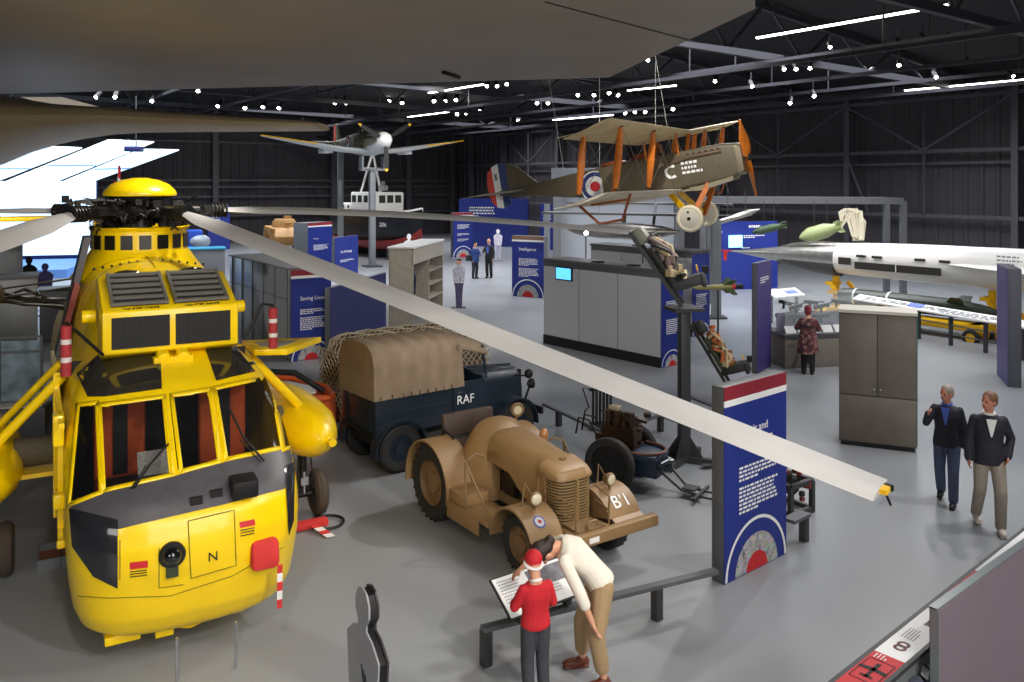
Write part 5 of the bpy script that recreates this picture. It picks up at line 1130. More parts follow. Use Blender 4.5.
mb = M(); mb.loft([bx_ring(-.1, .36, -.46, .40, .1), bx_ring(-.5, .42, -.54, .46, .1), bx_ring(-2, .44, -.6, .44, .08), bx_ring(-3.6, .43, -.58, .40, .08), bx_ring(-5, .32, -.38, .34, .06), bx_ring(-6.6, .16, -.1, .24, .04), bx_ring(-7.7, .05, .05, .2, .02)]); mb.build('fuselage', olive, bp, smooth=30)
mb = M(); mb.loft([bx_ring(.0, .33, -.42, .36, .12), bx_ring(-.1, .37, -.47, .41, .1), bx_ring(-.16, .37, -.47, .41, .1)]); mb.build('radiator', mat('radiator_brass', rgb('7d735f'), .4, .4), bp)
mb = M(); mb.prism([(-.3, -.46), (-1.2, -.58), (-1.9, -.66), (-1.2, -.72), (-.3, -.56)], (0, -.4, 0), (1, 0, 0), UZ, (0, .8, 0)); mb.build('lower_cowl', mat('cowl_pale', rgb('a59a84'), .4, .4), bp)
for s in (1, -1):
    mb = M(); mb.tube([V((-.5, s * .42, .26)), V((-1.4, s * .45, .24)), V((-1.9, s * .48, .16)), V((-2.3, s * .52, .0))], .055, 8)
    for i in range(6): mb.tube([V((-.55 - i * .17, s * .36, .36)), V((-.58 - i * .17, s * .46, .3))], .04, 8)
    mb.build('exhaust_pipe', mat('exhaust_brown', rgb('6b5c4c'), .5, .4), bp)
    mb = M(); mb.cyl((-2.2, s * .455, .1), (-2.2, s * .46, .1), .1, 14); mb.build('access_disc', mat('cowl_pale', (0, 0, 0)), bp)
    mb = M(); ya = s * .463
    for i in range(22):
        a = math.radians(50 + 260 * i / 21); b = math.radians(50 + 260 * (i + 1) / 21)
        if i < 21: mb.face([V((-1.95 - s * 0 + .2 * math.cos(a) * (-s), ya, -.08 + .2 * math.sin(a))), V((-1.95 + .2 * math.cos(b) * (-s), ya, -.08 + .2 * math.sin(b))), V((-1.95 + .12 * math.cos(b) * (-s), ya, -.08 + .12 * math.sin(b))), V((-1.95 + .12 * math.cos(a) * (-s), ya, -.08 + .12 * math.sin(a)))])
    mb.build('letter_c', white_e, bp)
    mb = M()
    for i in range(3): lines(mb, (-1.65 if s < 0 else -.4, ya, .06 - i * .13), (-s, 0, 0) if s > 0 else (1, 0, 0), UZ, 1.15 - .05 * i, 1, .1, .07, 3 + i)
    mb.build('donor_text', white_e, bp)
    mb = M()
    for k_, (r_o, mi) in enumerate(((.46, 1), (.42, 0), (.30, 1), (.15, 2))): mb.mi = mi; mb.lathe([(.001, 0), (r_o, 0)], (-4.3, s * (.405 + .005 * k_), -.14), (.1, s, 0), 28)
    mb.build('roundel', [mat('roundel_navy', rgb('2b3f7c'), .5), white_e, redp], bp)
def rib_wing(z0, x0, ch, half, dz, dx, mats, name, s, cut=.0):
    secs = []
    for i in range(9):
        t = i / 8; y = cut + (half - cut) * t; tipk = 1 if t < .85 else 1 - .55 * ((t - .85) / .15) ** 2
        c = ch * tipk; secs.append(((x0 + dx * t, s * y, z0 + dz * t), (x0 + dx * t - c, s * y, z0 + dz * t - .16), .07))
    o = wing_mb(secs, 18).build(name, mats, bp, smooth=60)
    mb = M()
    for i in range(1, 16):
        t = i / 16; y = s * (cut + (half - cut) * t); mb.tube([V((x0 + dx * t - .1, y, z0 + dz * t - .06)), V((x0 + dx * t - .6, y, z0 + dz * t - .125)), V((x0 + dx * t - ch * .95, y, z0 + dz * t - .16))], .012, 4)
    mb.build('wing_rib', mats, o); return o
ZU, ZL = .98, -.62
for s in (1, -1):
    rib_wing(ZU, -1.35, 1.6, 5.95, .30, 0, linen, 'upper_wing', s); rib_wing(ZL, -1.75, 1.6, 5.9, .30, 0, mat('linen_pale', rgb('e2dac6'), .6, var=.06), 'lower_wing', s, .35)
    for y in (2.45, 4.75):
        t = y / 5.95
        for xa, xb in ((-1.6, -2.0), (-2.55, -2.95)):
            mb = M(); a = V((xb, s * y, ZL + .3 * t + .06)); b = V((xa, s * y, ZU + .3 * t - .05)); pts = []
            d = (b - a); side = V((0, 1, 0)); fwd = side.cross(d).normalized(); rings = []
            for q, wk in ((0, .5), (.15, .9), (.5, 1.15), (.85, .9), (1, .5)):
                c = a + d * q; rings.append([c + fwd * (.085 * wk * math.cos(2 * PI * j / 10)) + side * (.035 * wk * math.sin(2 * PI * j / 10)) for j in range(10)])
            mb.loft(rings); so = mb.build('interplane_strut', wood, bp); mb = M(); mb.cyl(a, a + d * .03, .06, 8); mb.cyl(b, b - d * .03, .06, 8); mb.build('strut_fitting', matblk, so)
    for xa in (-1.6, -2.55):
        mb = M(); mb.bar((xa - .1, s * .4, .35), (xa, s * .62, ZU - .02), .05, .11); mb.build('cabane_strut', wood, bp)
    mb = M()
    for (x1, y1, z1), (x2, y2, z2) in (((-1.9, .45, -.6), (-1.6, 2.45, ZU + .1)), ((-2.0, 2.45, ZL + .12), (-1.6, 4.75, ZU + .22)), ((-1.7, .62, ZU), (-2.0, 2.45, ZL + .12)), ((-1.6, 2.45, ZU + .1), (-2.0, 4.75, ZL + .22)), ((-2.8, .45, -.5), (-2.55, 2.45, ZU + .1)), ((-2.95, 2.45, ZL + .12), (-2.55, 4.75, ZU + .22)), ((-2.55, 2.45, ZU + .1), (-2.95, 4.75, ZL + .22))):
        mb.tube([V((x1, s * y1, z1)), V((x2, s * y2, z2))], .008, 4)
    mb.build('bracing_wire', mat('wire_grey', rgb('8d8b86'), .4, .6), bp)
    mb = M(); y = s * 4.6; mb.tube([V((-1.7, y, ZL + .18)), V((-2.0, y, ZL - .4)), V((-2.6, y, ZL - .42)), V((-3.1, y, ZL + .15))], .035, 8); mb.bar((-1.7, y - .3, ZL + .06), (-2.6, y - .3, ZL + .06), .05); mb.build('wingtip_skid', woodd, bp)
    mb = M(); mb.torus((-1.55, s * .8, -1.42), (0, 1, 0), .31, .065, 32, 8); mb.mi = 1; mb.lathe([(.28, -.05), (.1, -.09), (.001, -.09)], (-1.55, s * .8, -1.42), (0, -1, 0), 28); mb.lathe([(.28, -.05), (.1, -.09), (.001, -.09)], (-1.55, s * .8, -1.42), (0, 1, 0), 28); mb.mi = 2; mb.cyl((-1.55, s * .70, -1.42), (-1.55, s * .90, -1.42), .05, 12); mb.cyl((-1.55, s * .705, -1.24), (-1.55, s * .895, -1.24), .03, 8); mb.build('wheel', [mat('tyre_cream', rgb('e6dcc0'), .7), mat('wheel_disc', rgb('cfc9bb'), .5), matblk], bp)
    mb = M(); mb.bar((-1.55, s * .64, -1.42), (-1.0, s * .36, -.55), .06, .14); mb.mi = 1; mb.bar((-1.55, s * .64, -1.42), (-2.2, s * .36, -.55), .06, .16); mb.build('undercarriage_leg', [wood, yel2], bp)
    wing_mb([((-6.6, s * .1, .12), (-8.0, s * .1, .12), .05), ((-6.9, s * 1.9, .14), (-8.0, s * 1.9, .14), .04), ((-7.3, s * 2.05, .14), (-7.8, s * 2.05, .14), .03)]).build('tailplane', olive, bp)
mb = M(); mb.cyl((-1.55, -.8, -1.42), (-1.55, .8, -1.42), .04, 10); mb.build('axle', woodd, bp)
mb = M(); mb.box((-2.75, 0, .5), (.5, .6, .16)); mb.torus((-2.9, 0, .48), UZ, .3, .05, 20, 6); mb.torus((-3.8, 0, .44), UZ, .34, .05, 20, 6); mb.box((-2.3, 0, .62), (.02, .4, .24)); mb.build('cockpit_rim', woodd, bp)
mb = M(); mb.prism([(-6.3, .24), (-7.0, .9), (-7.35, 1.02), (-7.35, .1)], (0, -.03, 0), (1, 0, 0), UZ, (0, .06, 0)); mb.build('fin', olive, bp)
rd = [(-7.37, 'roundel_navy', [(-7.37, -.3), (-7.37, 1.02), (-7.62, 1.06), (-7.62, -.36)]), (0, 'white_print', [(-7.62, -.36), (-7.62, 1.06), (-7.86, .98), (-7.86, -.3)]), (0, 'rudder_red', [(-7.86, -.3), (-7.86, .98), (-8.04, .8), (-8.1, .4), (-8.04, -.1)])]
mat('rudder_red', rgb('d2402c'), .5); mb = M()
for i, (_, mm, pp) in enumerate(rd): mb.mi = i; mb.prism(pp, (0, -.03, 0), (1, 0, 0), UZ, (0, .06, 0))
mb.build('rudder', [MATS[r_[1]] for r_ in rd], bp)
mb = M(); lines(mb, (-7.8, -.034, .75), (0, 0, -1), (1, 0, 0), .5, 1, .1, .1, 3); mb.build('rudder_number', matblk, bp)
mb = M(); rings = []
for i in range(21):
    t = -1 + 2 * i / 20; r = 1.08 * t; c = .05 + .15 * math.sin(PI * min(1, abs(t) * 1.15)) ** .7 if abs(t) > .06 else .09
    tw = math.radians(60) * (1 - abs(t) * .6) * (1 if t > 0 else -1) + PI / 2 * 0
    cv = V((math.sin(tw) * .6, math.cos(tw), 0)).normalized(); nv_ = cv.cross(UZ).normalized(); rings.append([V((.08, 0, r)) + cv * c * math.cos(2 * PI * j / 10) + nv_ * .035 * math.sin(2 * PI * j / 10) for j in range(10)])
mb.loft(rings); o = mb.build('propeller', wood, bp, smooth=60); o.location = (0, 0, -.05); o.rotation_euler = (.2, 0, 0)
mb = M(); mb.lathe([(.1, 0), (.1, .06), (.04, .1), (.001, .1)], (.1, 0, -.05), (1, 0, 0), 14); mb.build('propeller_boss', matblk, bp)
for x, y in ((-2, 0), (-5.4, 0)): M().cyl((x, y, .4), (x, y, 4.5), .008, 5).build('suspension_wire', MATS['wire_grey'], bp)
# grey slab winged drone under the biplane
dr = thing('target_drone', 'slim silver jet drone with flat dark wings displayed below the biplane', 'aircraft', D(622, 228, 28), math.radians(-22))
mb = M(); mb.lathe([(.001, -1.9), (.14, -1.6), (.26, -.8), (.28, .3), (.2, 1.3), (.05, 1.9)], (0, 0, -.1), (1, 0, 0), 20); mb.build('drone_body', silver, dr)
mb = M(); mb.prism([(-2.9, .2), (2.9, -.4), (3.0, .3), (-2.8, 1.0)], (0, 0, .42), (1, 0, 0), (0, 1, 0), (0, 0, .07)); mb.prism([(-2.4, 1.4), (3.4, .6), (3.4, 1.3), (-2.4, 2.2)], (0, 0, .75), (1, 0, 0), (0, 1, 0), (0, 0, .06)); mb.build('drone_wing', mat('drone_grey', rgb('6e6e70'), .4, .4), dr)
mb = M(); mb.bar((0, .2, .1), (0, .3, .45), .12); mb.bar((1, .2, .1), (1, .6, .8), .08); mb.build('pylon', postm, dr); [M().cyl((x, y, .5), (x, y, 5.5), .01, 5).build('suspension_wire', MATS['wire_grey'], dr) for x, y in ((-1, .8), (1, .5))]
# white research jet
n0, n1 = V((8.35, 31.9, 0)), V((14.4, 24.0, 0)); ax = (n1 - n0).normalized()
wj = thing('research_jet', 'long white needle nosed jet with bare metal nose beside the right wall', 'aircraft', mtx=frame(n0 + V((0, 0, 1.84)), ax, UZ.cross(ax), UZ))
whj = mat('jet_white', rgb('eeece6'), .3, var=.02, coat=.3)
def jet_sec(secs, n=28): return M().loft([[V((x, w_ * math.cos(2 * PI * j / n), z + h_ * math.sin(2 * PI * j / n))) for j in range(n)] for x, w_, h_, z in secs])
jet_sec([(-.3, .015, .015, 0), (.3, .08, .08, 0), (1.2, .24, .24, .02), (2.2, .40, .40, .03), (3.2, .54, .56, .04), (4.1, .62, .66, .06)]).build('metal_nose', silver, wj, smooth=50)
jet_sec([(4.1, .62, .66, .06), (5, .68, .72, .08), (6.5, .72, .77, .1), (9, .75, .8, .12), (14, .78, .82, .14)]).build('fuselage', whj, wj, smooth=50)
mb = jet_sec([(1.9, .05, .05, .36), (2.4, .22, .2, .42), (3.3, .32, .26, .5), (4.2, .2, .16, .6)]); mb.build('canopy', mat('canopy_dark', rgb('6f6c66'), .12, .5, var=.3, scale=5), wj)
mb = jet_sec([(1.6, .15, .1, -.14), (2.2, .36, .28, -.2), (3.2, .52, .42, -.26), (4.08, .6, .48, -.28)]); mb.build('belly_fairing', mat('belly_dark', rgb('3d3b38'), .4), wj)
mb = M(); mb.box((6.2, -.74, -.12), (2.6, .05, .30)); mb.mi = 1; mb.box((6.2, -.765, -.12), (.03, .01, .32)); mb.build('open_bay', [mat('bay_dark', rgb('2e2a26'), .6), whj], wj)
for x, z in ((4.55, .02), (5.1, .28), (5.6, .28), (6.9, .3), (7.6, .3)): M().box((x, -.72, z), (.3 if x > 5 else .4, .06, .1 if x > 5 else .3)).build('hatch_window', MATS['bay_dark'], wj)
for s in (1, -1):
    wing_mb([((7.6, s * .7, .2), (14, s * .7, .15), .03), ((11.5, s * 3.0, .2), (14, s * 3.0, .15), .03)]).build('delta_wing', whj, wj)
mb = M(); mb.prism([(9.4, .7), (12.4, 2.4), (14, 2.4), (14, .7)], (0, -.06, 0), (1, 0, 0), UZ, (0, .12, 0)); mb.build('fin', whj, wj, bevel=.03)
for i in range(3): lines(M(), (9.0, -.815, .62 - .14 * i), (1, 0, 0), UZ, 1.0, 1, .12, .06, 5 + i).build('lettering_line', MATS['print_grey'], wj)
mb = M(); mb.box((-.35, 0, 0), (.5, .06, .06)); mb.prism([(-.5, 0), (-.3, 0), (-.36, -.5), (-.46, -.5)], (0, -.02, 0), (1, 0, 0), UZ, (0, .03, 0)); mb.build('nose_cover', redcloth, wj)
mt = wj.matrix_world
for c_ in wj.children:
    for v_ in c_.data.vertices: v_.co = V((v_.co.x * 1.06, v_.co.y * .76, v_.co.z * .76))
for x, lb in ((4.25, 'yellow trestle under the forward body of the white jet'), (9.2, 'yellow trestle under the rear body of the white jet')):
    p = mt @ V((x, -.1, 0)); t_ = thing('trestle', lb, 'trestle', (p.x, p.y, 0), math.atan2(ax.y, ax.x))
    mb = M(); mb.bar((0, 0, .1), (0, 0, 1.3), .16); mb.build('upright', yel2, t_); mb = M(); mb.bar((.0, -.3, 1.0), (.9, -.3, .1), .1); mb.bar((.25, .3, 1.1), (1.15, .3, .1), .1); mb.build('brace', yel2, t_)
    mb = M(); mb.box((.3, 0, .1), (1.6, .9, .12)); mb.box((0, 0, .75), (.4, .4, .1)); mb.box((-.1, 0, 1.05), (.3, .5, .1)); mb.build('base_frame', yel2, t_)
ml = thing('missile', 'dark green missile on a yellow trolley under the white jet', 'missile', mtx=mt @ Matrix.Translation((0, -1.0, -1.05)))
mb = M(); mb.lathe([(.12, 4.9), (.24, 5.0), (.27, 5.3), (.27, 8.6), (.18, 9.4), (.02, 10.0)], (0, 0, 0), (1, 0, 0), 20); mb.build('missile_body', mat('missile_green', rgb('2f3a2c'), .4), ml)
mb = M(); mb.cyl((5.5, 0, 0), (5.56, 0, 0), .28, 20); mb.cyl((6.6, 0, 0), (6.66, 0, 0), .28, 20); mb.build('white_band', white, ml)
for a in (.8, -.8): M().prism([(8.2, 0), (8.9, 0), (8.9, .5), (8.6, .5)], (0, -.01, 0), (1, 0, 0), V((0, math.sin(a), math.cos(a))), (0, .02, 0)).build('missile_fin', MATS['missile_green'], ml)
ty = thing('trolley', 'low yellow wheeled trolley carrying the dark green missile', 'trolley', mtx=mt @ Matrix.Translation((0, -1.2, -1.98)))
M().box((7.2, 0, .5), (4.8, .7, .2)).build('chassis', yel2, ty, bevel=.02)
for x in (5.2, 9.3):
    for y in (-.45, .45):
        mb = M(); mb.torus((x, y, .25), (0, 1, 0), .18, .07, 24, 8); mb.mi = 1; mb.cyl((x, y - .05, .25), (x, y + .05, .25), .14, 16); mb.build('wheel', [tyre, yel2], ty)
mb = M(); mb.box((9.3, 0, .45), (.3, .8, .3)); mb.build('axle_block', yel2, ty)
# slanted caption desk along the jet
d0, d1 = G(856, 299.5, .82), G(1030, 329, .82); m7, L7 = basis(d0, d1); dk = thing('caption_desk', 'long white slanted caption desk on grey legs running in front of the white jet', 'information desk', mtx=m7)
M().prism([(-.15, .86), (.15, .98), (.15, .94), (-.15, .82)], (0, 0, 0), (0, 1, 0), UZ, (L7, 0, 0)).build('desk_top', white, dk)
tvv = V((0, .4, .18)).normalized(); mb = M(); lines(mb, V((.4, .02, .94)), UX, tvv, 3.0, 3, .07, .03, 2); lines(mb, V((L7 * .55, .02, .94)), UX, tvv, 2.4, 3, .07, .03, 6); mb.build('fine_print', MATS['print_grey'], dk)
M().prism([(0, 0), (.5, 0), (.5, .2), (0, .2)], V((L7 * .35, -.08, .9)), UX, tvv, (0, 0, .004)).build('printed_photo', mat('photo_blue', rgb('4a6ad0'), .5), dk)
for i in range(6): M().box((.2 + (L7 - .4) * i / 5, .05, .42), (.08, .08, .84)).build('leg', postd, dk)
for z in (.3, .55): M().bar((0, .05, z), (L7, .05, z), .03).build('lower_rail', postm, dk)
d0, d1 = G(770, 292, .98), G(800, 289.5, .98); m7, L7 = basis(d0, d1); dk = thing('caption_desk', 'short white slanted caption desk under the nose of the white jet', 'information desk', mtx=m7)
M().prism([(-.2, .84), (.2, 1.02), (.2, .98), (-.2, .80)], (0, 0, 0), (0, 1, 0), UZ, (L7, 0, 0)).build('desk_top', white, dk); M().prism([(0, 0), (.5, 0), (.5, .2), (0, .2)], V((L7 * .5, -.1, .89)), UX, tvv, (0, 0, .004)).build('printed_photo', MATS['photo_blue'], dk)
for x in (.1, L7 - .1): M().box((x, .05, .42), (.08, .08, .84)).build('leg', postd, dk)
# hanging gantry with bombs
ga = thing('gantry', 'wide grey goal post gantry behind the white jet with weapons hung from it', 'gantry', (7.2, 31.5, 0))
gl, gr_ = D(710, 200, 31.0), D(903, 201, 31.0); b = V((7.2, 31.5, 0))
mb = M(); mb.bar(gl - b, gr_ - b, .18, .24); mb.build('cross_beam', postm, ga); M().bar(gl - b + V((.1, 1.6, 0)), gr_ - b + V((.1, 1.6, 0)), .18, .24).build('cross_beam', postm, ga)
for p in (gl, gr_):
    for dy in (0, 1.6): M().box(V((p.x + (.1 if dy else 0), p.y + dy, p.z / 2)) - b, (.2, .2, p.z)).build('gantry_leg', postm, ga)
def bomb(label, a, c, r, m_, d=30.9):
    a, c = D(*a, d), D(*c, d); u = (c - a); L = u.length; o = thing('bomb', label, 'bomb', mtx=frame(a, u.normalized(), UZ.cross(u).normalized(), u.normalized().cross(UZ.cross(u).normalized())))
    mb = M(); mb.lathe([(.01, 0), (r * .6, L * .1), (r, L * .25), (r, L * .62), (r * .55, L * .85), (r * .4, L)], (0, 0, 0), (1, 0, 0), 20); mb.build('casing', m_, o)
    for k_ in range(4):
        a_ = PI / 4 + k_ * PI / 2; M().prism([(L * .8, r * .4), (L, r * .3), (L, r * 1.1), (L * .88, r * 1.0)], (0, 0, 0), (1, 0, 0), V((0, math.cos(a_), math.sin(a_))), (0, .01, .01)).build('tail_fin', m_, o)
    for t in (.35, .65): M().cyl(o.matrix_world.inverted() @ (a + u * t), o.matrix_world.inverted() @ (a + u * t + V((0, 0, 3.75 - (a + u * t).z))), .012, 5).build('hanging_wire', postd, o)
    return o
bomb('slim dark green bomb hanging from the gantry, left of the larger pale green one', (752, 232.5), (786, 224.5), .15, mat('bomb_dark', rgb('33492f'), .45))
bomb('fat pale green bomb hanging from the gantry above the jet canopy', (799, 238), (842, 226), .27, mat('bomb_pale', rgb('8d9a68'), .45, var=.06))
pc = thing('parachute', 'cream parachute with cords streaming from the pale green bomb', 'parachute', D(850, 222, 30.9))
cream = mat('parachute_cream', rgb('ddd5c0'), .8, var=.06); mb = M(); b = D(850, 222, 30.9)
rr = random.Random(2)
for i in range(16):
    a = D(841 + rr.uniform(-1, 1), 226 + rr.uniform(-3, 3), 30.8); t = i / 15; e = D(844 + 18 * t, 208 + 4 * abs(t - .3), 30.6 + .5 * rr.random()); e2 = D(852 + 12 * t, 238 + rr.uniform(-2, 2), 30.6)
    mb.tube([a - b, (a + e) / 2 - b + V((-.15 + .3 * t, 0, .25)), e - b, e2 - b], .02, 5)
mb.build('cords', cream, pc)
mb = M(); mb.face([D(x, y, 31.0) - b for x, y in ((850, 209), (857, 208), (866, 222), (864, 241), (852, 241), (855, 224))]); mb.build('canopy_cloth', cream, pc, solid=.06)
sm_ = thing('glide_weapon', 'slender silver missile with thin wings hanging at the left end of the gantry', 'missile', D(735, 217, 30.5), math.radians(12))
mb = M(); mb.lathe([(.01, -1.0), (.1, -.7), (.12, .6), (.02, 1.0)], (0, 0, 0), (1, 0, .28), 14); mb.build('missile_body', silver, sm_); mb = M(); mb.prism([(-1.4, -.05), (.4, -.08), (.4, .08), (-1.4, .05)], (0, 0, .05), (1, 0, 0), (0, 1, 0), (0, 0, .03)); mb.build('missile_wing', silver, sm_)
for x in (-.3, .4): M().cyl((x, 0, .1), (x, 0, 1.0), .012, 5).build('hanging_wire', postd, sm_)
fm = thing('finned_missile', 'small olive missile with red band and big fins beside the upper seat', 'missile', D(718, 287, 24), math.radians(14))
mb = M(); mb.lathe([(.01, -.8), (.07, -.6), (.08, .35), (.05, .5)], (0, 0, 0), (1, 0, 0), 14); mb.mi = 1; mb.cyl((.42, 0, 0), (.5, 0, 0), .085, 14); mb.mi = 2; mb.cyl((.5, 0, 0), (.75, 0, 0), .08, 14); mb.build('missile_body', [mat('missile_yellow', rgb('8a8450'), .5), redp, matblk], fm)
for k_ in range(4):
    a_ = PI / 4 + k_ * PI / 2; M().prism([(.1, .05), (.45, .05), (.5, .3), (.35, .3)], (0, 0, 0), (1, 0, 0), V((0, math.cos(a_), math.sin(a_))), (0, .012, .012)).build('tail_fin', green_b, fm)
M().cyl((0, 0, -.08), (0, 0, -fm.location.z), .03, 8).build('stand', postd, fm)
# blue media wall at the back right
m8, L8 = basis(G(712, 291), G(778, 288)); mw = thing('media_wall', 'wide blue display wall with a pale cyan screen behind the jet nose', 'display wall', mtx=m8)
M().box((L8 / 2, .15, 1.4), (L8, .25, 2.8)).build('wall_board', blue, mw); M().box((1.1, 0, 2.0), (.62, .06, .5)).build('screen', mat('screen_cyan', rgb('9fe3f5'), .4, emit=1.5), mw)
mb = M(); lines(mb, (.2, .018, 2.35), UX, UZ, .8, 1, .1, .09, 1); lines(mb, (1.75, .018, 2.55), UX, UZ, .8, 1, .1, .1, 2); lines(mb, (1.5, .018, 2.2), UX, UZ, 1.1, 2, .07, .04, 3); lines(mb, (1.4, .018, 1.7), UX, UZ, 1.0, 1, .1, .04, 4); mb.build('wall_text', white_e, mw)
for x in (.3,): M().box((x, .0, .5), (.12, .04, .3)).build('flag_print', redp, mw)
# far blue walls
def far_wall(label, a, c, h, m_=blue, ln=True):
    mt, L = basis(a, c); o = thing('display_wall', label, 'display wall', mtx=mt); M().box((L / 2, .15, h / 2), (L, .3, h)).build('wall_board', m_, o)
    if ln: mb = M(); lines(mb, (L * .15, -.01, h * .8), UX, UZ, L * .4, 4, .2, .1, 4); mb.build('wall_text', white_e, o)
    return o
far_wall('long blue display wall at the far end right of the boat', G(459, 246), G(528, 247), 3.3)
far_wall('blue display wall beyond the biplane tail', G(540, 249), G(562, 251), 3.0); far_wall('small blue display wall far behind the helicopter rotor', G(208, 250), G(230, 249), 2.9)
far_wall('bright grey wall panel behind the biplane struts', V((2.6, 46, 0)), V((8.2, 43, 0)), 5.0, mat('panel_grey', rgb('a9adb4'), .6), False)  # even pale grey board without print
bm_ = M(); bm_.bar(V((2.2, 45.5, 4.9)), V((8.6, 42.4, 4.9)), .5, .6)
bm_.bar(V((2.4, 45.4, 0)), V((2.4, 45.4, 4.9)), .4); bm_.bar(V((8.4, 42.6, 0)), V((8.4, 42.6, 4.9)), .4); fr = thing('portal_frame', 'grey steel portal frame behind the biplane wings', 'frame'); bm_.build('frame_beams', steel, fr)
ps = thing('support_post', 'grey square post right of the Intelligence sign', 'post', G(547, 268)); M().box((0, 0, 1.65), (.3, .3, 3.3)).build('column', MATS['post_pale'], ps); M().box((0, 0, .03), (.6, .6, .06)).build('base_plate', postd, ps)
ph = thing('support_post', 'grey double post right of the dark exhibit case', 'post', G(716, 318)); M().box((0, 0, 1.6), (.28, .28, 3.2)).build('column', MATS['post_pale'], ph); M().box((0, 0, .03), (.6, .6, .06)).build('base_plate', postd, ph)
# rescue launch
bt = thing('rescue_launch', 'black hulled rescue launch with white wheelhouse and A-frame mast at the far end', 'boat', (-7.6, 50.8, 0), math.radians(-50))
hullm = mat('hull_black', rgb('14161a'), .35); redh = mat('hull_red', rgb('7d2320'), .5)
def hull_ring(x, w_, zk, zs): return [V((x, -w_, zs)), V((x, -w_ * .93, zk + (zs - zk) * .55)), V((x, -w_ * .72, zk + (zs - zk) * .2)), V((x, 0, zk)), V((x, w_ * .72, zk + (zs - zk) * .2)), V((x, w_ * .93, zk + (zs - zk) * .55)), V((x, w_, zs))]
HS = [(-4.5, 1.3, .6, 2.5), (-1.5, 1.55, .45, 2.5), (1, 1.4, .45, 2.55), (2.6, .9, .6, 2.7), (3.5, .35, .95, 2.85), (3.9, .03, 1.4, 2.95)]
mb = M(); mb.loft([hull_ring(*q) for q in HS]); mb.build('hull', hullm, bt)
mb = M(); mb.loft([[p * 1.0 + V((0, math.copysign(.012, p.y) if abs(p.y) > .01 else 0, -.01)) for p in hull_ring(x, w_ * .985, zk, zk + (zs - zk) * .28)] for x, w_, zk, zs in HS]); mb.build('hull_bottom', redh, bt)
mb = M()
for s in (-1, 1): mb.tube([V((x, s * w_, zs)) for x, w_, zk, zs in HS], .06, 6)
mb.build('gunwale', white, bt)
M().loft([hull_ring(x, w_ * .95, zs - .02, zs) for x, w_, zk, zs in HS]).build('deck', mat('deck_grey', rgb('8d8d88'), .7), bt)
wh = mb = M(); mb.box((-.9, 0, 3.2), (3.0, 1.9, 1.3)); mb.box((-2.9, 0, 2.85), (1.6, 1.9, .65)); wo = mb.build('wheelhouse', white, bt, bevel=.06)
for x in (-2.0, -1.3, -.6, .15):
    for s in (-1, 1): M().box((x, s * .955, 3.45), (.45, .02, .42)).build('wheelhouse_window', MATS['canopy_glass'], wo)
for y in (-.55, 0, .55): M().box((.605, y, 3.45), (.02, .42, .45)).build('wheelhouse_window', MATS['canopy_glass'], wo)
for x in (-3.3, -2.7): M().lathe([(.12, 0), (.001, .01)], (x, -.96, 2.95), (0, -1, 0), 12).build('porthole', matblk, wo)
mb = M(); mb.bar((-1.6, -.7, 3.85), (-1.4, 0, 6.3), .1); mb.bar((-1.6, .7, 3.85), (-1.4, 0, 6.3), .1); mb.bar((-1.45, -.6, 5.3), (-1.45, .6, 5.3), .08); mb.bar((-.4, 0, 3.85), (-1.4, 0, 6.3), .08); mb.build('mast', white, bt)
mb = M(); mb.box((-.2, 0, 4.1), (.6, .3, .3)); mb.cyl((-.2, 0, 4.2), (-.2, 0, 4.5), .12, 10); mb.build('radar', mat('radar_grey', rgb('8a8a86'), .6), bt)
text('206', .34, white_e, bt, (1.5, -1.29, 1.9), (.93, .36, 0), UZ, 'hull_number')
mb = M(); 
for x in (-3, 0, 2): mb.box((x, 0, .3), (.4, 2.0, .6))
mb.build('cradle', postd, bt)
# tan armoured car
tkc = thing('armoured_car', 'tan armoured vehicle with a turret at the far left behind the rotor blade', 'armoured vehicle', (-13.9, 52, 0), math.radians(-62)); tkc.scale = (.8, .8, .8)
tanv = mat('desert_tan', rgb('b98d55'), .65, var=.15)
mb = M(); mb.prism([(-1.9, .8), (1.3, .8), (2.1, 1.5), (1.2, 2.1), (-1.7, 2.2), (-2.1, 1.6)], (0, -1.2, 0), (1, 0, 0), UZ, (0, 2.4, 0)); mb.build('armoured_hull', tanv, tkc, bevel=.05)
mb = M(); mb.lathe([(.95, 2.1), (.9, 2.5), (.7, 2.75), (.001, 2.75)], (-.2, 0, 0), n=10); mb.cyl((.6, 0, 2.45), (2.3, 0, 2.5), .07, 10); mb.box((-.4, .3, 2.85), (.5, .5, .25)); mb.build('turret', tanv, tkc)
for x in (-1.4, 1.2):
    for y in (-1.2, 1.2): wheel_mb((x, y, .6), (0, 1, 0), .6, .35, .55, 0).build('wheel', [tyre, tanv], tkc)
ar = random.Random(4); mb = M()
for i in range(14): mb.box((ar.uniform(-1.8, 1.8), ar.choice((-1.25, 1.25)), ar.uniform(1.2, 2.1)), (ar.uniform(.2, .6), .2, ar.uniform(.15, .4)))
mb.build('stowage', mat('stowage_tan', rgb('96713f'), .75), tkc); mb = M(); mb.cyl((-1.6, .6, 2.2), (-1.6, .6, 5.4), .02, 5); mb.build('aerial', matblk, tkc)
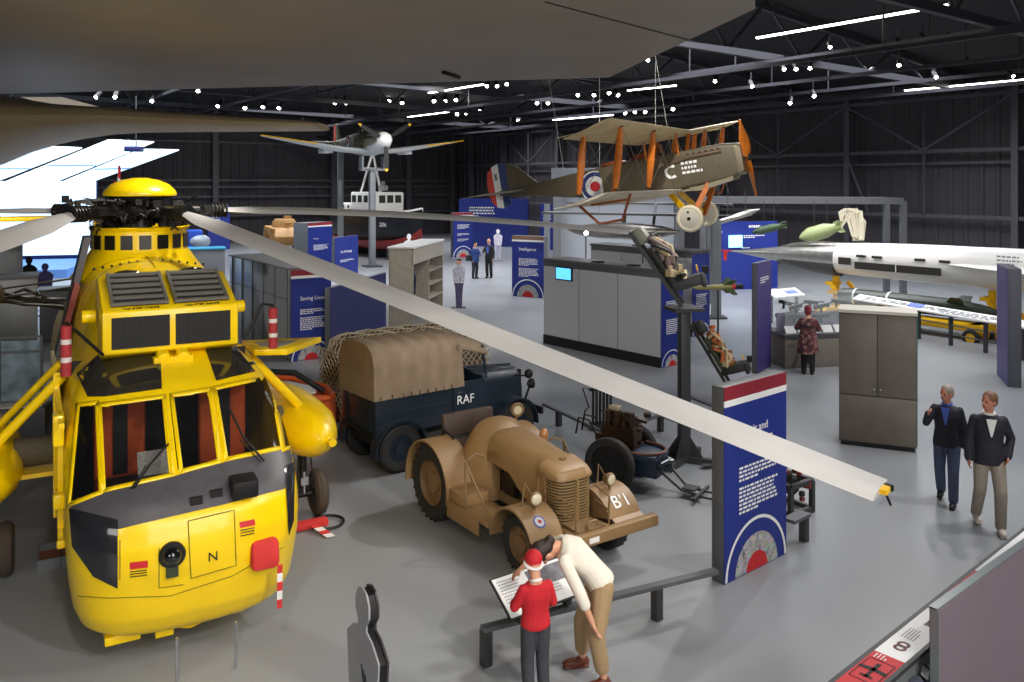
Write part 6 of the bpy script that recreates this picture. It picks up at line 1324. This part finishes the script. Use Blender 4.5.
# glowing projection wall at the left
glow = mat('projection_glow', rgb('dff1fb'), .6, emit=1.25, ecol=rgb('d9f2ff')); skyb = mat('blue_glow', rgb('5f8fd8'), .6, emit=.35)
g0, g1 = V((-29, 43.5, 0)), V((-22.2, 45.3, 0)); m9, L9 = basis(g0, g1); gw = thing('projection_wall', 'glowing white projection wall with slanted lit canopy strips at far left', 'projection screen', mtx=m9)
M().box((L9 / 2, .1, 2.55), (L9, .15, 3.9)).build('lit_screen', glow, gw); M().box((L9 / 2, -3.0, .2), (L9, 6.2, .4)).build('floor_glow', skyb, gw); M().box((L9 / 2, .3, 2.2), (L9 + .1, .1, 4.6)).build('screen_frame', bluedk, gw)  # low glowing box added to give the blue light spilled on the floor
mi9 = m9.inverted()
for (a, b, c, d) in (((62, 182), (95, 180.5), (179, 150), (140, 149.5)), ((2, 183), (56, 181.5), (154, 142), (108, 140)), ((-60, 184), (-6, 182.5), (82, 148), (38, 146)), ((-120, 185), (-66, 184), (26, 152), (-20, 150))):
    q = [mi9 @ D(*a, 45.2), mi9 @ D(*b, 45.2), mi9 @ D(*c, 40.5), mi9 @ D(*d, 40.5)]
    M().face(q).build('canopy_strip', glow, gw, solid=.06)
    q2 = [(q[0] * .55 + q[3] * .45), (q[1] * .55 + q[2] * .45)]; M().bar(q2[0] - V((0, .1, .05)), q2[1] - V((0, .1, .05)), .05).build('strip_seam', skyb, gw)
pj = thing('projector', 'dark projector hanging beneath the lit canopy strips', 'projector', D(134, 149, 40)); M().box((0, 0, 0), (.75, .5, .25)).build('projector_body', bluedk, pj, bevel=.05); M().cyl((.1, 0, .1), (.1, 0, 2.5), .03, 6).build('hanging_pole', postd, pj)
# far left floor exhibits
cs_ = thing('caption_stand', 'grey framed information panel on a counter left of the helicopter', 'information stand', V((-8.1, 14, 0)), .25)
mb = M(); 
for a, b in (((-.3, 0, .8), (-.3, 0, 1.86)), ((.32, 0, .8), (.32, 0, 1.86)), ((-.3, 0, 1.86), (.32, 0, 1.86)), ((-.3, 0, .8), (.32, 0, .8)), ((-.6, 0, 1.62), (.36, 0, 1.62))): mb.bar(a, b, .04)
mb.build('frame', steel, cs_); M().box((0, .01, 1.3), (.58, .012, 1.0)).build('printed_panel', mat('panel_collage', rgb('8fa2b0'), .4, var=.5, scale=4), cs_)
M().box((-.2, .1, .38), (1.3, .8, .76)).build('counter', case_dk, cs_, bevel=.02); M().box((-.2, -.1, .775), (1.2, .4, .02)).build('white_keys', white, cs_)
for px, d, w_, h_, lb in ((12, 19, 1.0, 2.3, 'tall dark grey exhibit block at the left edge'), (62, 24, 1.1, 1.4, 'low grey exhibit plinth left of the helicopter'), (-2, 24, 1.2, 3.0, 'tall navy exhibit tower cut by the left edge')):
    p = D(px, 300, d); p.z = 0; o = thing('exhibit_block', lb, 'exhibit block', p, .5); M().box((0, 0, h_ / 2), (w_, .8, h_)).build('block_body', steel if px != -6 else bluedk, o, bevel=.02); M().box((0, 0, h_ + .03), (w_ + .06, .86, .06)).build('block_top', case_dk, o)
mo = thing('display_counter', 'grey display counter with a teal top behind the helicopter mast', 'counter', G(205, 283), .4)
M().box((0, 0, .75), (1.6, 1.2, 1.5)).build('counter_body', grey_case, mo, bevel=.02); M().box((0, 0, 1.53), (1.7, 1.3, .06)).build('counter_top', mat('teal_top', rgb('2a8fb5'), .5), mo)
mo = thing('model_vehicle', 'small bright blue vehicle with grey dome behind the helicopter mast', 'vehicle', G(186, 275), .4); mb = M(); mb.box((0, 0, 1.0), (2.0, 1.2, .9)); mb.box((.2, 0, 1.8), (1.1, 1.0, .7)); mb.build('blue_body', mat('bright_blue', rgb('1f4fc0'), .5), mo, bevel=.1); mb = M(); mb.ell((.6, -.3, 1.6), (.5, .5, .35)); mb.build('grey_dome', mat('dome_grey', rgb('9aa6b5'), .4), mo)
for x in (-.7, .7): M().cyl((x, -.62, .35), (x, -.45, .35), .35, 18).build('wheel', tyre, mo)
# ---------------------------------------------------------------- people
def remeshed(mb, name, m_, parent, vox=.014, smooth=3):
    o = mb.build('tmp', m_, None, smooth=0)
    md = o.modifiers.new('r', 'REMESH'); md.mode = 'VOXEL'; md.voxel_size = vox; md.use_smooth_shade = True
    ms_ = o.modifiers.new('s', 'SMOOTH'); ms_.factor = .5; ms_.iterations = smooth
    dg = bpy.context.evaluated_depsgraph_get(); dg.update(); me = bpy.data.meshes.new_from_object(o.evaluated_get(dg)); bpy.data.objects.remove(o)
    me.name = name; me.materials.clear(); [me.materials.append(x) for x in ([m_] if not isinstance(m_, list) else m_)]
    n = bpy.data.objects.new(name, me); C.objects.link(n); n.parent = parent; return n
DEF = dict(pel=(0, 0, .95), waist=(0, 0, 1.09), chest=(0, 0, 1.30), neck=(0, .01, 1.47), head=(0, -.02, 1.62), shL=(.165, .01, 1.385), shR=(-.165, .01, 1.385), elL=(.215, .03, 1.13), elR=(-.215, .03, 1.13), wrL=(.23, -.07, .89), wrR=(-.23, -.07, .89),
           hipL=(.09, 0, .92), hipR=(-.09, 0, .92), knL=(.10, -.02, .50), knR=(-.10, -.02, .50), anL=(.10, .03, .09), anR=(-.10, .03, .09), face=(0, -1, 0), toeL=(0, -1, 0), toeR=(0, -1, 0))
def person(label, loc, rz, top, bottom, shoe, hair, sk=skin, s=1.0, vox=.014, J=None, coat=0, cap=None, hair_long=False, sleeve=1.0, bare_ankle=False, girth=1.0, extra=None, collar=None, cat='person', bald=False, hem=None, hscale=1.0):
    j = dict(DEF); j.update(J or {}); j = {k_: V(v) * (1 if k_ in ('face', 'toeL', 'toeR') else s) for k_, v in j.items()}
    o = thing('person', label, cat, loc, rz)
    side = (j['shL'] - j['shR']).normalized(); hs_ = (j['hipL'] - j['hipR']).normalized()
    def torso(mb, g, lo=True, up=True):
        sp = [(j['pel'] - (j['waist'] - j['pel']) * .35, .150, .105, hs_), (j['pel'], .168, .118, hs_), (j['waist'], .145, .10, hs_), ((j['waist'] + j['chest']) / 2, .155, .105, side), (j['chest'], .172, .118, side), (j['chest'].lerp(j['neck'], .55), .165, .095, side), (j['chest'].lerp(j['neck'], .85), .09, .07, side)]
        if not up: sp = sp[:3]
        if not lo: sp = sp[1:]
        rings = []
        for i, (p, a, b, sd) in enumerate(sp):
            t = (sp[min(i + 1, len(sp) - 1)][0] - sp[max(i - 1, 0)][0]).normalized(); sd = (sd - t * sd.dot(t)).normalized(); f = t.cross(sd)
            rings.append([p + sd * ((a * s + g) * girth * math.cos(2 * PI * q / 16)) + f * ((b * s + g) * girth * math.sin(2 * PI * q / 16)) for q in range(16)])
        mb.loft(rings); return mb
    def limb(mb, pts, rs, g=0):
        P, Rr = [], []
        for i in range(len(pts) - 1):
            for q in range(4): P.append(pts[i].lerp(pts[i + 1], q / 4)); Rr.append((rs[i] + (rs[i + 1] - rs[i]) * q / 4) * s + g)
        P.append(pts[-1]); Rr.append(rs[-1] * s + g); mb.tube(P, Rr, 10)
        for p, r in zip(pts, rs): mb.ell(p, r * s + g, 10, 8)
        return mb
    b = M(); torso(b, -.004); s0 = s
    nk = j['neck']; hd = j['head']; fc = j['face'].normalized(); upv = (hd - nk).normalized(); sd = fc.cross(upv).normalized(); fc = upv.cross(sd).normalized() if upv.cross(sd).dot(fc) > 0 else -upv.cross(sd).normalized()
    hr = Matrix((sd, fc, upv)).transposed()
    s = s0 * hscale
    b.tube([j['chest'].lerp(nk, .6), nk, hd - upv * .02 * s], [.065 * s, .055 * s, .055 * s], 10)
    b.ell(hd + upv * .025 * s, (.076 * s, .096 * s, .105 * s), 14, 10, hr); b.ell(hd + fc * .035 * s - upv * .05 * s, (.055 * s, .06 * s, .06 * s), 12, 8, hr)
    b.tube([hd + fc * .09 * s + upv * .03 * s, hd + fc * .118 * s - upv * .012 * s, hd + fc * .09 * s - upv * .022 * s], [.012 * s, .019 * s, .014 * s], 8)
    for q in (-1, 1): b.ell(hd + sd * q * .078 * s + upv * .0 * s, (.013 * s, .022 * s, .034 * s), 8, 6, hr)
    s = s0
    for L in 'LR':
        limb(b, [j['sh' + L], j['el' + L], j['wr' + L]], [.052, .041, .028], -.003)
        wr, el = j['wr' + L], j['el' + L]; d = (wr - el).normalized(); ref = V((0, -1, 0)) if abs(d.y) < .8 else V((0, 0, 1)); w_ = (ref - d * ref.dot(d)).normalized(); n_ = d.cross(w_)
        inn = -n_ if n_.dot(j['chest'] - wr) < 0 else n_
        pm = wr + d * .045 * s; b.ell(pm, (.04 * s, .019 * s, .05 * s), 10, 8, Matrix((w_, n_, d)).transposed())
        for q, (off, ln) in enumerate(((-.03, .062), (-.01, .074), (.011, .07), (.031, .055))):
            base = wr + d * .075 * s - w_ * off * s; k1 = base + d * ln * .5 * s + inn * .008 * s; k2 = k1 + (d * .75 + inn * .65).normalized() * ln * .5 * s
            b.tube([wr + d * .05 * s - w_ * off * s, base, k1, k2], [.0105 * s, .0105 * s, .0095 * s, .008 * s], 6)
        tb = wr + d * .03 * s + w_ * .03 * s; b.tube([wr + d * .02 * s + w_ * .01 * s, tb, tb + (d * .7 + w_ * .6 + inn * .3).normalized() * .03 * s, tb + (d * .95 + w_ * .4 + inn * .4).normalized() * .055 * s], [.013 * s, .0125 * s, .011 * s, .009 * s], 6)
        limb(b, [j['hip' + L], j['kn' + L], j['an' + L]], [.075, .052, .036], -.003)
        tv_ = j['toe' + L].normalized(); b.ell(j['an' + L] + tv_ * .06 * s - V((0, 0, .05 * s)), (.04 * s, .11 * s, .035 * s), 10, 8, Matrix((V((0, 0, 1)).cross(tv_), tv_, V((0, 0, 1)))).transposed())
    remeshed(b, 'body', sk, o, vox * .8, 2)
    s = s0 * hscale; e = M()
    for q in (-1, 1): e.ell(hd + fc * .086 * s + sd * q * .03 * s + upv * .022 * s, .011 * s, 8, 6)
    e.build('eyes', matblk, o)
    e = M(); e.ell(hd + fc * .090 * s - upv * .055 * s, (.022 * s, .008 * s, .006 * s), 8, 6, hr); e.build('mouth', mat('lip', rgb('9a5046'), .5), o)
    if not cap or hair_long:
        h = M()
        if not bald: h.ell(hd + upv * .045 * s - fc * .015 * s, (.086 * s, .1 * s, .095 * s), 14, 10, hr)
        h.ell(hd + upv * .0 * s - fc * .045 * s, (.082 * s, .065 * s, .085 * s), 12, 8, hr)
        if hair_long: h.ell(hd - fc * .085 * s - upv * .06 * s, (.05 * s, .05 * s, .05 * s), 10, 8)
        remeshed(h, 'hair', hair, o, vox, 2)
    if cap:
        h = M(); h.ell(hd + upv * .05 * s - fc * .01 * s, (.09 * s, .104 * s, .092 * s), 16, 10, hr)
        if cap[1] == 'peak': h.ell(hd + fc * .11 * s + upv * .05 * s, (.07 * s, .06 * s, .012 * s), 12, 6, hr)
        if cap[1] == 'scarf': h.ell(hd - fc * .03 * s - upv * .02 * s, (.09 * s, .08 * s, .1 * s), 14, 8, hr)
        h.build('cap' if cap[1] == 'peak' else 'headscarf', cap[0], o)
    s = s0; g = .012
    t = M(); torso(t, g + .006)
    for L in 'LR':
        we = j['el' + L].lerp(j['wr' + L], min(1, max(0, sleeve - 1) if sleeve > 1 else sleeve)) if sleeve <= 1 else j['wr' + L]
        limb(t, [j['sh' + L], j['el' + L], we], [.047, .044, .039], g)
    if coat:
        f2 = j['pel'] - V((0, 0, coat * s)); rr_ = []
        for p, a in ((j['waist'], .16), (j['pel'], .18), (f2, .22 if coat > .2 else .185)): rr_.append([p + V((a * s * 1.05 * girth * math.cos(2 * PI * q / 16), a * s * .8 * girth * math.sin(2 * PI * q / 16), 0)) for q in range(16)])
        t.loft(rr_)
    remeshed(t, 'coat' if coat > .3 else 'jacket' if coat else 'shirt', top, o, vox, 3)
    q_ = M(); torso(q_, g * .6, True, False)
    for L in 'LR': limb(q_, [j['hip' + L], j['kn' + L], j['an' + L].lerp(j['kn' + L], .28 if bare_ankle else .02)], [.088, .066, .056], g)
    if hem:
        q_.loft([[p + V((a * s * math.cos(2 * PI * k_ / 14), a * s * .8 * math.sin(2 * PI * k_ / 14), 0)) for k_ in range(14)] for p, a in ((j['pel'], .17), (V((j['pel'].x, j['pel'].y, hem * s)), .17))])
    remeshed(q_, 'skirt' if hem else 'trousers', bottom, o, vox, 3)
    for L in 'LR':
        tv_ = j['toe' + L].normalized(); rot = Matrix((V((0, 0, 1)).cross(tv_), tv_, V((0, 0, 1)))).transposed(); a_ = j['an' + L]
        f = M(); f.ell(a_ + tv_ * .06 * s - V((0, 0, .045 * s)), (.049 * s, .135 * s, .042 * s), 14, 8, rot); f.ell(a_ - V((0, 0, .03 * s)), (.046 * s, .06 * s, .055 * s), 10, 8, rot); f.box(a_ + tv_ * .06 * s - V((0, 0, .08 * s)), (.08 * s, .24 * s, .018 * s), rot=rot)
        remeshed(f, 'shoe', shoe, o, vox * .8, 2)
    if collar: M().torus(nk - upv * .0, upv, .062 * s, .018 * s, 20, 8).build('collar', collar, o)
    if extra: extra(o, j)
    return o
redw = mat('red_wool', rgb('c41f2a'), .85, var=.06, bump=.1); slate = mat('school_grey', rgb('3b3b42'), .8); khaki = mat('khaki', rgb('a58a66'), .8, var=.05); creamw = mat('cream_blouse', rgb('e6dfd0'), .75, var=.03)
navyc = mat('navy_jacket', rgb('20222e'), .75, var=.1); jeans = mat('jeans', rgb('4a5470'), .8, var=.1); beige = mat('beige_cloth', rgb('9a9184'), .8, var=.05); trainer = mat('trainer_pale', rgb('d9cfc6'), .6); brsh = mat('brown_shoe', rgb('6a3426'), .5); blsh = mat('black_shoe', rgb('1c1a1a'), .5)
# the boy at the lectern, seen from behind
person('small boy in red sweater and red cap standing at the white lectern board', (.20, 7.22, 0), math.radians(-158), redw, slate, blsh, hair_d, s=.70, vox=.010, hscale=1.2, cap=(mat('cap_red', rgb('c8202a'), .7, var=.06), 'peak'), collar=white,
       J=dict(head=(.0, -.06, 1.64), face=(.15, -.9, -.35), elL=(.25, -.06, 1.16), wrL=(.17, -.26, 1.10), elR=(-.25, -.04, 1.15), wrR=(-.2, -.26, 1.06)), extra=lambda o, j: M().torus(j['head'] + V((0, 0, .005)), (0, .3, 1), .074, .014, 20, 6).build('cap_band', white, o))
# the woman bending beside him; joints are given directly
wl = V((.70, 7.50, 0))
def W(x, y, z): return V((x, y, z)) - wl
person('woman in cream blouse and khaki trousers bending over beside the boy in red', wl, 0, creamw, khaki, brsh, hair_d, s=1.0, vox=.011, hair_long=True, sleeve=.35, bare_ankle=True, girth=.95,
       J=dict(pel=W(.79, 7.56, .86), waist=W(.70, 7.58, .97), chest=W(.55, 7.61, 1.10), neck=W(.40, 7.60, 1.15), head=W(.285, 7.545, 1.13), face=(-.8, -.35, -.3), shL=W(.46, 7.43, 1.09), shR=W(.46, 7.76, 1.13), elL=W(.59, 7.30, .86), wrL=W(.69, 7.27, .63), elR=W(.25, 7.93, .95), wrR=W(.09, 7.86, .84),
              hipL=W(.80, 7.47, .84), hipR=W(.78, 7.65, .84), knL=W(.73, 7.36, .47), knR=W(.63, 7.66, .46), anL=W(.80, 7.40, .09), anR=W(.64, 7.74, .09), toeL=(-.8, -.35, 0), toeR=(-.95, -.2, 0)))
# two men walking at the right
person('man in dark jacket, blue shirt and jeans with one hand raised, by the cabinet', G(947, 503), math.radians(-35), navyc, jeans, blsh, hair_g, skin2, s=.93, vox=.013, coat=.1, collar=mat('blue_shirt', rgb('4660b8'), .7),
       J=dict(face=(-.5, -.85, 0), elR=(-.26, -.12, 1.18), wrR=(-.20, -.32, 1.36), elL=(.22, .05, 1.13), wrL=(.24, .0, .88), knL=(.10, -.12, .5), anL=(.10, -.12, .09), knR=(-.1, .02, .5), anR=(-.11, .22, .12)),
       extra=lambda o, j: M().prism([(-.008, 0), (.008, 0), (.055, .24), (-.055, .24)], V((0, -.13, 1.10)), UX, UZ, (0, -.008, 0)).build('shirt_front', MATS['blue_shirt'], o))
person('man in navy jacket, beige trousers and white trainers at the right edge', G(989, 528), math.radians(-18), navyc, beige, trainer, mat('hair_auburn', rgb('76543e'), .6, var=.2, scale=40), skin2, s=1.0, vox=.013, coat=.12, collar=white,
       J=dict(face=(-.75, -.65, 0), elL=(.26, .06, 1.15), wrL=(.20, -.06, .95), elR=(-.23, .03, 1.13), wrR=(-.24, -.05, .89), knL=(.10, -.16, .5), anL=(.10, -.16, .09), knR=(-.1, .0, .5), anR=(-.11, .2, .12)),
       extra=lambda o, j: M().prism([(-.008, 0), (.008, 0), (.06, .22), (-.06, .22)], V((0, -.14, 1.2)), UX, UZ, (0, -.008, 0)).build('shirt_front', white, o))
# woman in the patterned coat, back to us
pat = mat('patterned_coat', rgb('5a3030'), .85)
nt = pat.node_tree; vv = nt.nodes.new('ShaderNodeTexVoronoi'); vv.inputs['Scale'].default_value = 16; tcn = nt.nodes.new('ShaderNodeTexCoord'); nt.links.new(tcn.outputs['Object'], vv.inputs['Vector']); rp = nt.nodes.new('ShaderNodeValToRGB'); rp.color_ramp.elements[0].color = (*rgb('241c24'), 1); rp.color_ramp.elements[1].color = (*rgb('8a6c60'), 1); e_ = rp.color_ramp.elements.new(.45); e_.color = (*rgb('5a2630'), 1)
sx = nt.nodes.new('ShaderNodeSeparateColor'); nt.links.new(vv.outputs['Color'], sx.inputs[0]); nt.links.new(sx.outputs[0], rp.inputs['Fac']); nt.links.new(rp.outputs['Color'], nt.nodes['Principled BSDF'].inputs['Base Color'])
blk_cl = mat('black_cloth', rgb('17161a'), .85)
person('woman in long patterned coat and dark red headscarf facing the weapons case', G(808, 374), math.radians(165), pat, blk_cl, blsh, hair_d, s=.9, vox=.015, coat=.42, girth=1.2, hem=.28, cap=(mat('headscarf_red', rgb('7a2a36'), .85), 'scarf'),
       J=dict(elL=(.28, -.08, 1.16), wrL=(.14, -.28, 1.12), elR=(-.28, -.02, 1.14), wrR=(-.2, -.24, 1.1)))
# talking couple in the middle distance
bluec = mat('blue_jacket', rgb('24407e'), .8, var=.06)
def bag(o, j):
    mb = M(); mb.box((-.30, .06, .95), (.16, .34, .26)); bo = mb.build('shoulder_bag', matblk, o, bevel=.03); M().tube([V((-.30, .0, 1.05)), V((-.22, 0, 1.45)), V((-.26, .1, 1.05))], .014, 6).build('strap', matblk, bo)
person('woman in blue jacket with black shoulder bag talking in the middle distance', G(475, 278.5), math.radians(40), bluec, navyc, blsh, hair_d, s=.96, vox=.022, coat=.16, girth=1.12, J=dict(wrL=(.1, -.28, 1.1), elL=(.26, -.06, 1.14)), extra=bag)
person('man in black suit and blue tie standing right of the woman in blue jacket', G(489, 278), math.radians(-25), blk_cl, blk_cl, blsh, hair_g, s=1.04, vox=.022, coat=.14, collar=MATS['blue_shirt'], bald=True, J=dict(wrR=(-.1, -.25, 1.16), elR=(-.26, -.05, 1.15)),
       extra=lambda o, j: M().prism([(-.04, 0), (.04, 0), (.07, .3), (-.07, .3)], V((0, -.14, 1.15)), UX, UZ, (0, -.008, 0)).build('shirt_front', MATS['blue_shirt'], o))
# ---------------------------------------------------------------- small things around the helicopter
ck = thing('wheel_chock', 'red wheel chock with striped ribbon beside the helicopter right wheel', 'chock', HM @ V((1.68, 2.52, 0)), HY)
M().prism([(-.3, 0), (.3, 0), (.3, .08), (-.3, .08)], (0, 0, .02), (1, 0, 0), UZ, (0, .14, 0)).build('chock_bar', redcloth, ck, bevel=.01)
mb = M(); ribbon(mb, (.1, -.02, .08), (.22, -.35, .02), .11, 4); mb.build('ribbon', rbm, ck); M().torus((.3, .1, .03), UZ, .22, .018, 24, 6).build('hose', matblk, ck)
dt = thing('drip_tray', 'brown metal drip tray on the floor left of the helicopter nose', 'tray', G(53, 560), .5)
mb = M(); mb.box((0, 0, .02), (.3, .5, .03)); mb.mi = 1
for a, b in (((-.15, -.25), (.15, -.25)), ((.15, -.25), (.15, .25)), ((.15, .25), (-.15, .25)), ((-.15, .25), (-.15, -.25))): mb.bar((*a, .06), (*b, .06), .02, .12)
mb.build('tray_pan', [mat('tray_brown', rgb('8a4f34'), .5), steel], dt)
dg = thing('rescue_dinghy', 'orange and white pointed rescue dinghy between the helicopter and the netted cargo', 'dinghy', D(300, 412, 14.3), math.radians(-18)); dg.location.z = 0
om = mat('dinghy_orange', rgb('e0642a'), .6, var=.06)
def dr_(x, w_, z, k=.0): return [V((x, -w_, z)), V((x, -w_ * .7, z - .35)), V((x, 0, z - .45)), V((x, w_ * .7, z - .35)), V((x, w_, z))]
mb = M(); mb.loft([dr_(-1.6, .5, .95), dr_(-.6, .7, .85), dr_(.2, .5, .8), dr_(.65, .05, .78)]); mb.build('dinghy_hull', om, dg)
mb = M(); mb.prism([(-1.5, -.4), (-.6, -.56), (.1, -.36), (.3, 0), (.1, .36), (-.6, .56), (-1.5, .4)], (0, 0, .88), (1, 0, 0), (0, 1, 0), (0, 0, .02)); mb.build('dinghy_floor', white, dg)
mb = M()
for s in (-1, 1): mb.tube([V((-1.6, s * .5, 1.0)), V((-.6, s * .7, .92)), V((.2, s * .5, .87)), V((.6, s * .05, .85))], .05, 8)
mb.build('orange_rim', om, dg)
mb = M(); mb.tube([V((-1.3, -.45, .95)), V((-.8, -.3, 1.25)), V((-.1, 0, 1.2)), V((.4, .1, .9))], .05, 8); mb.build('dark_canopy_hoop', matblk, dg)
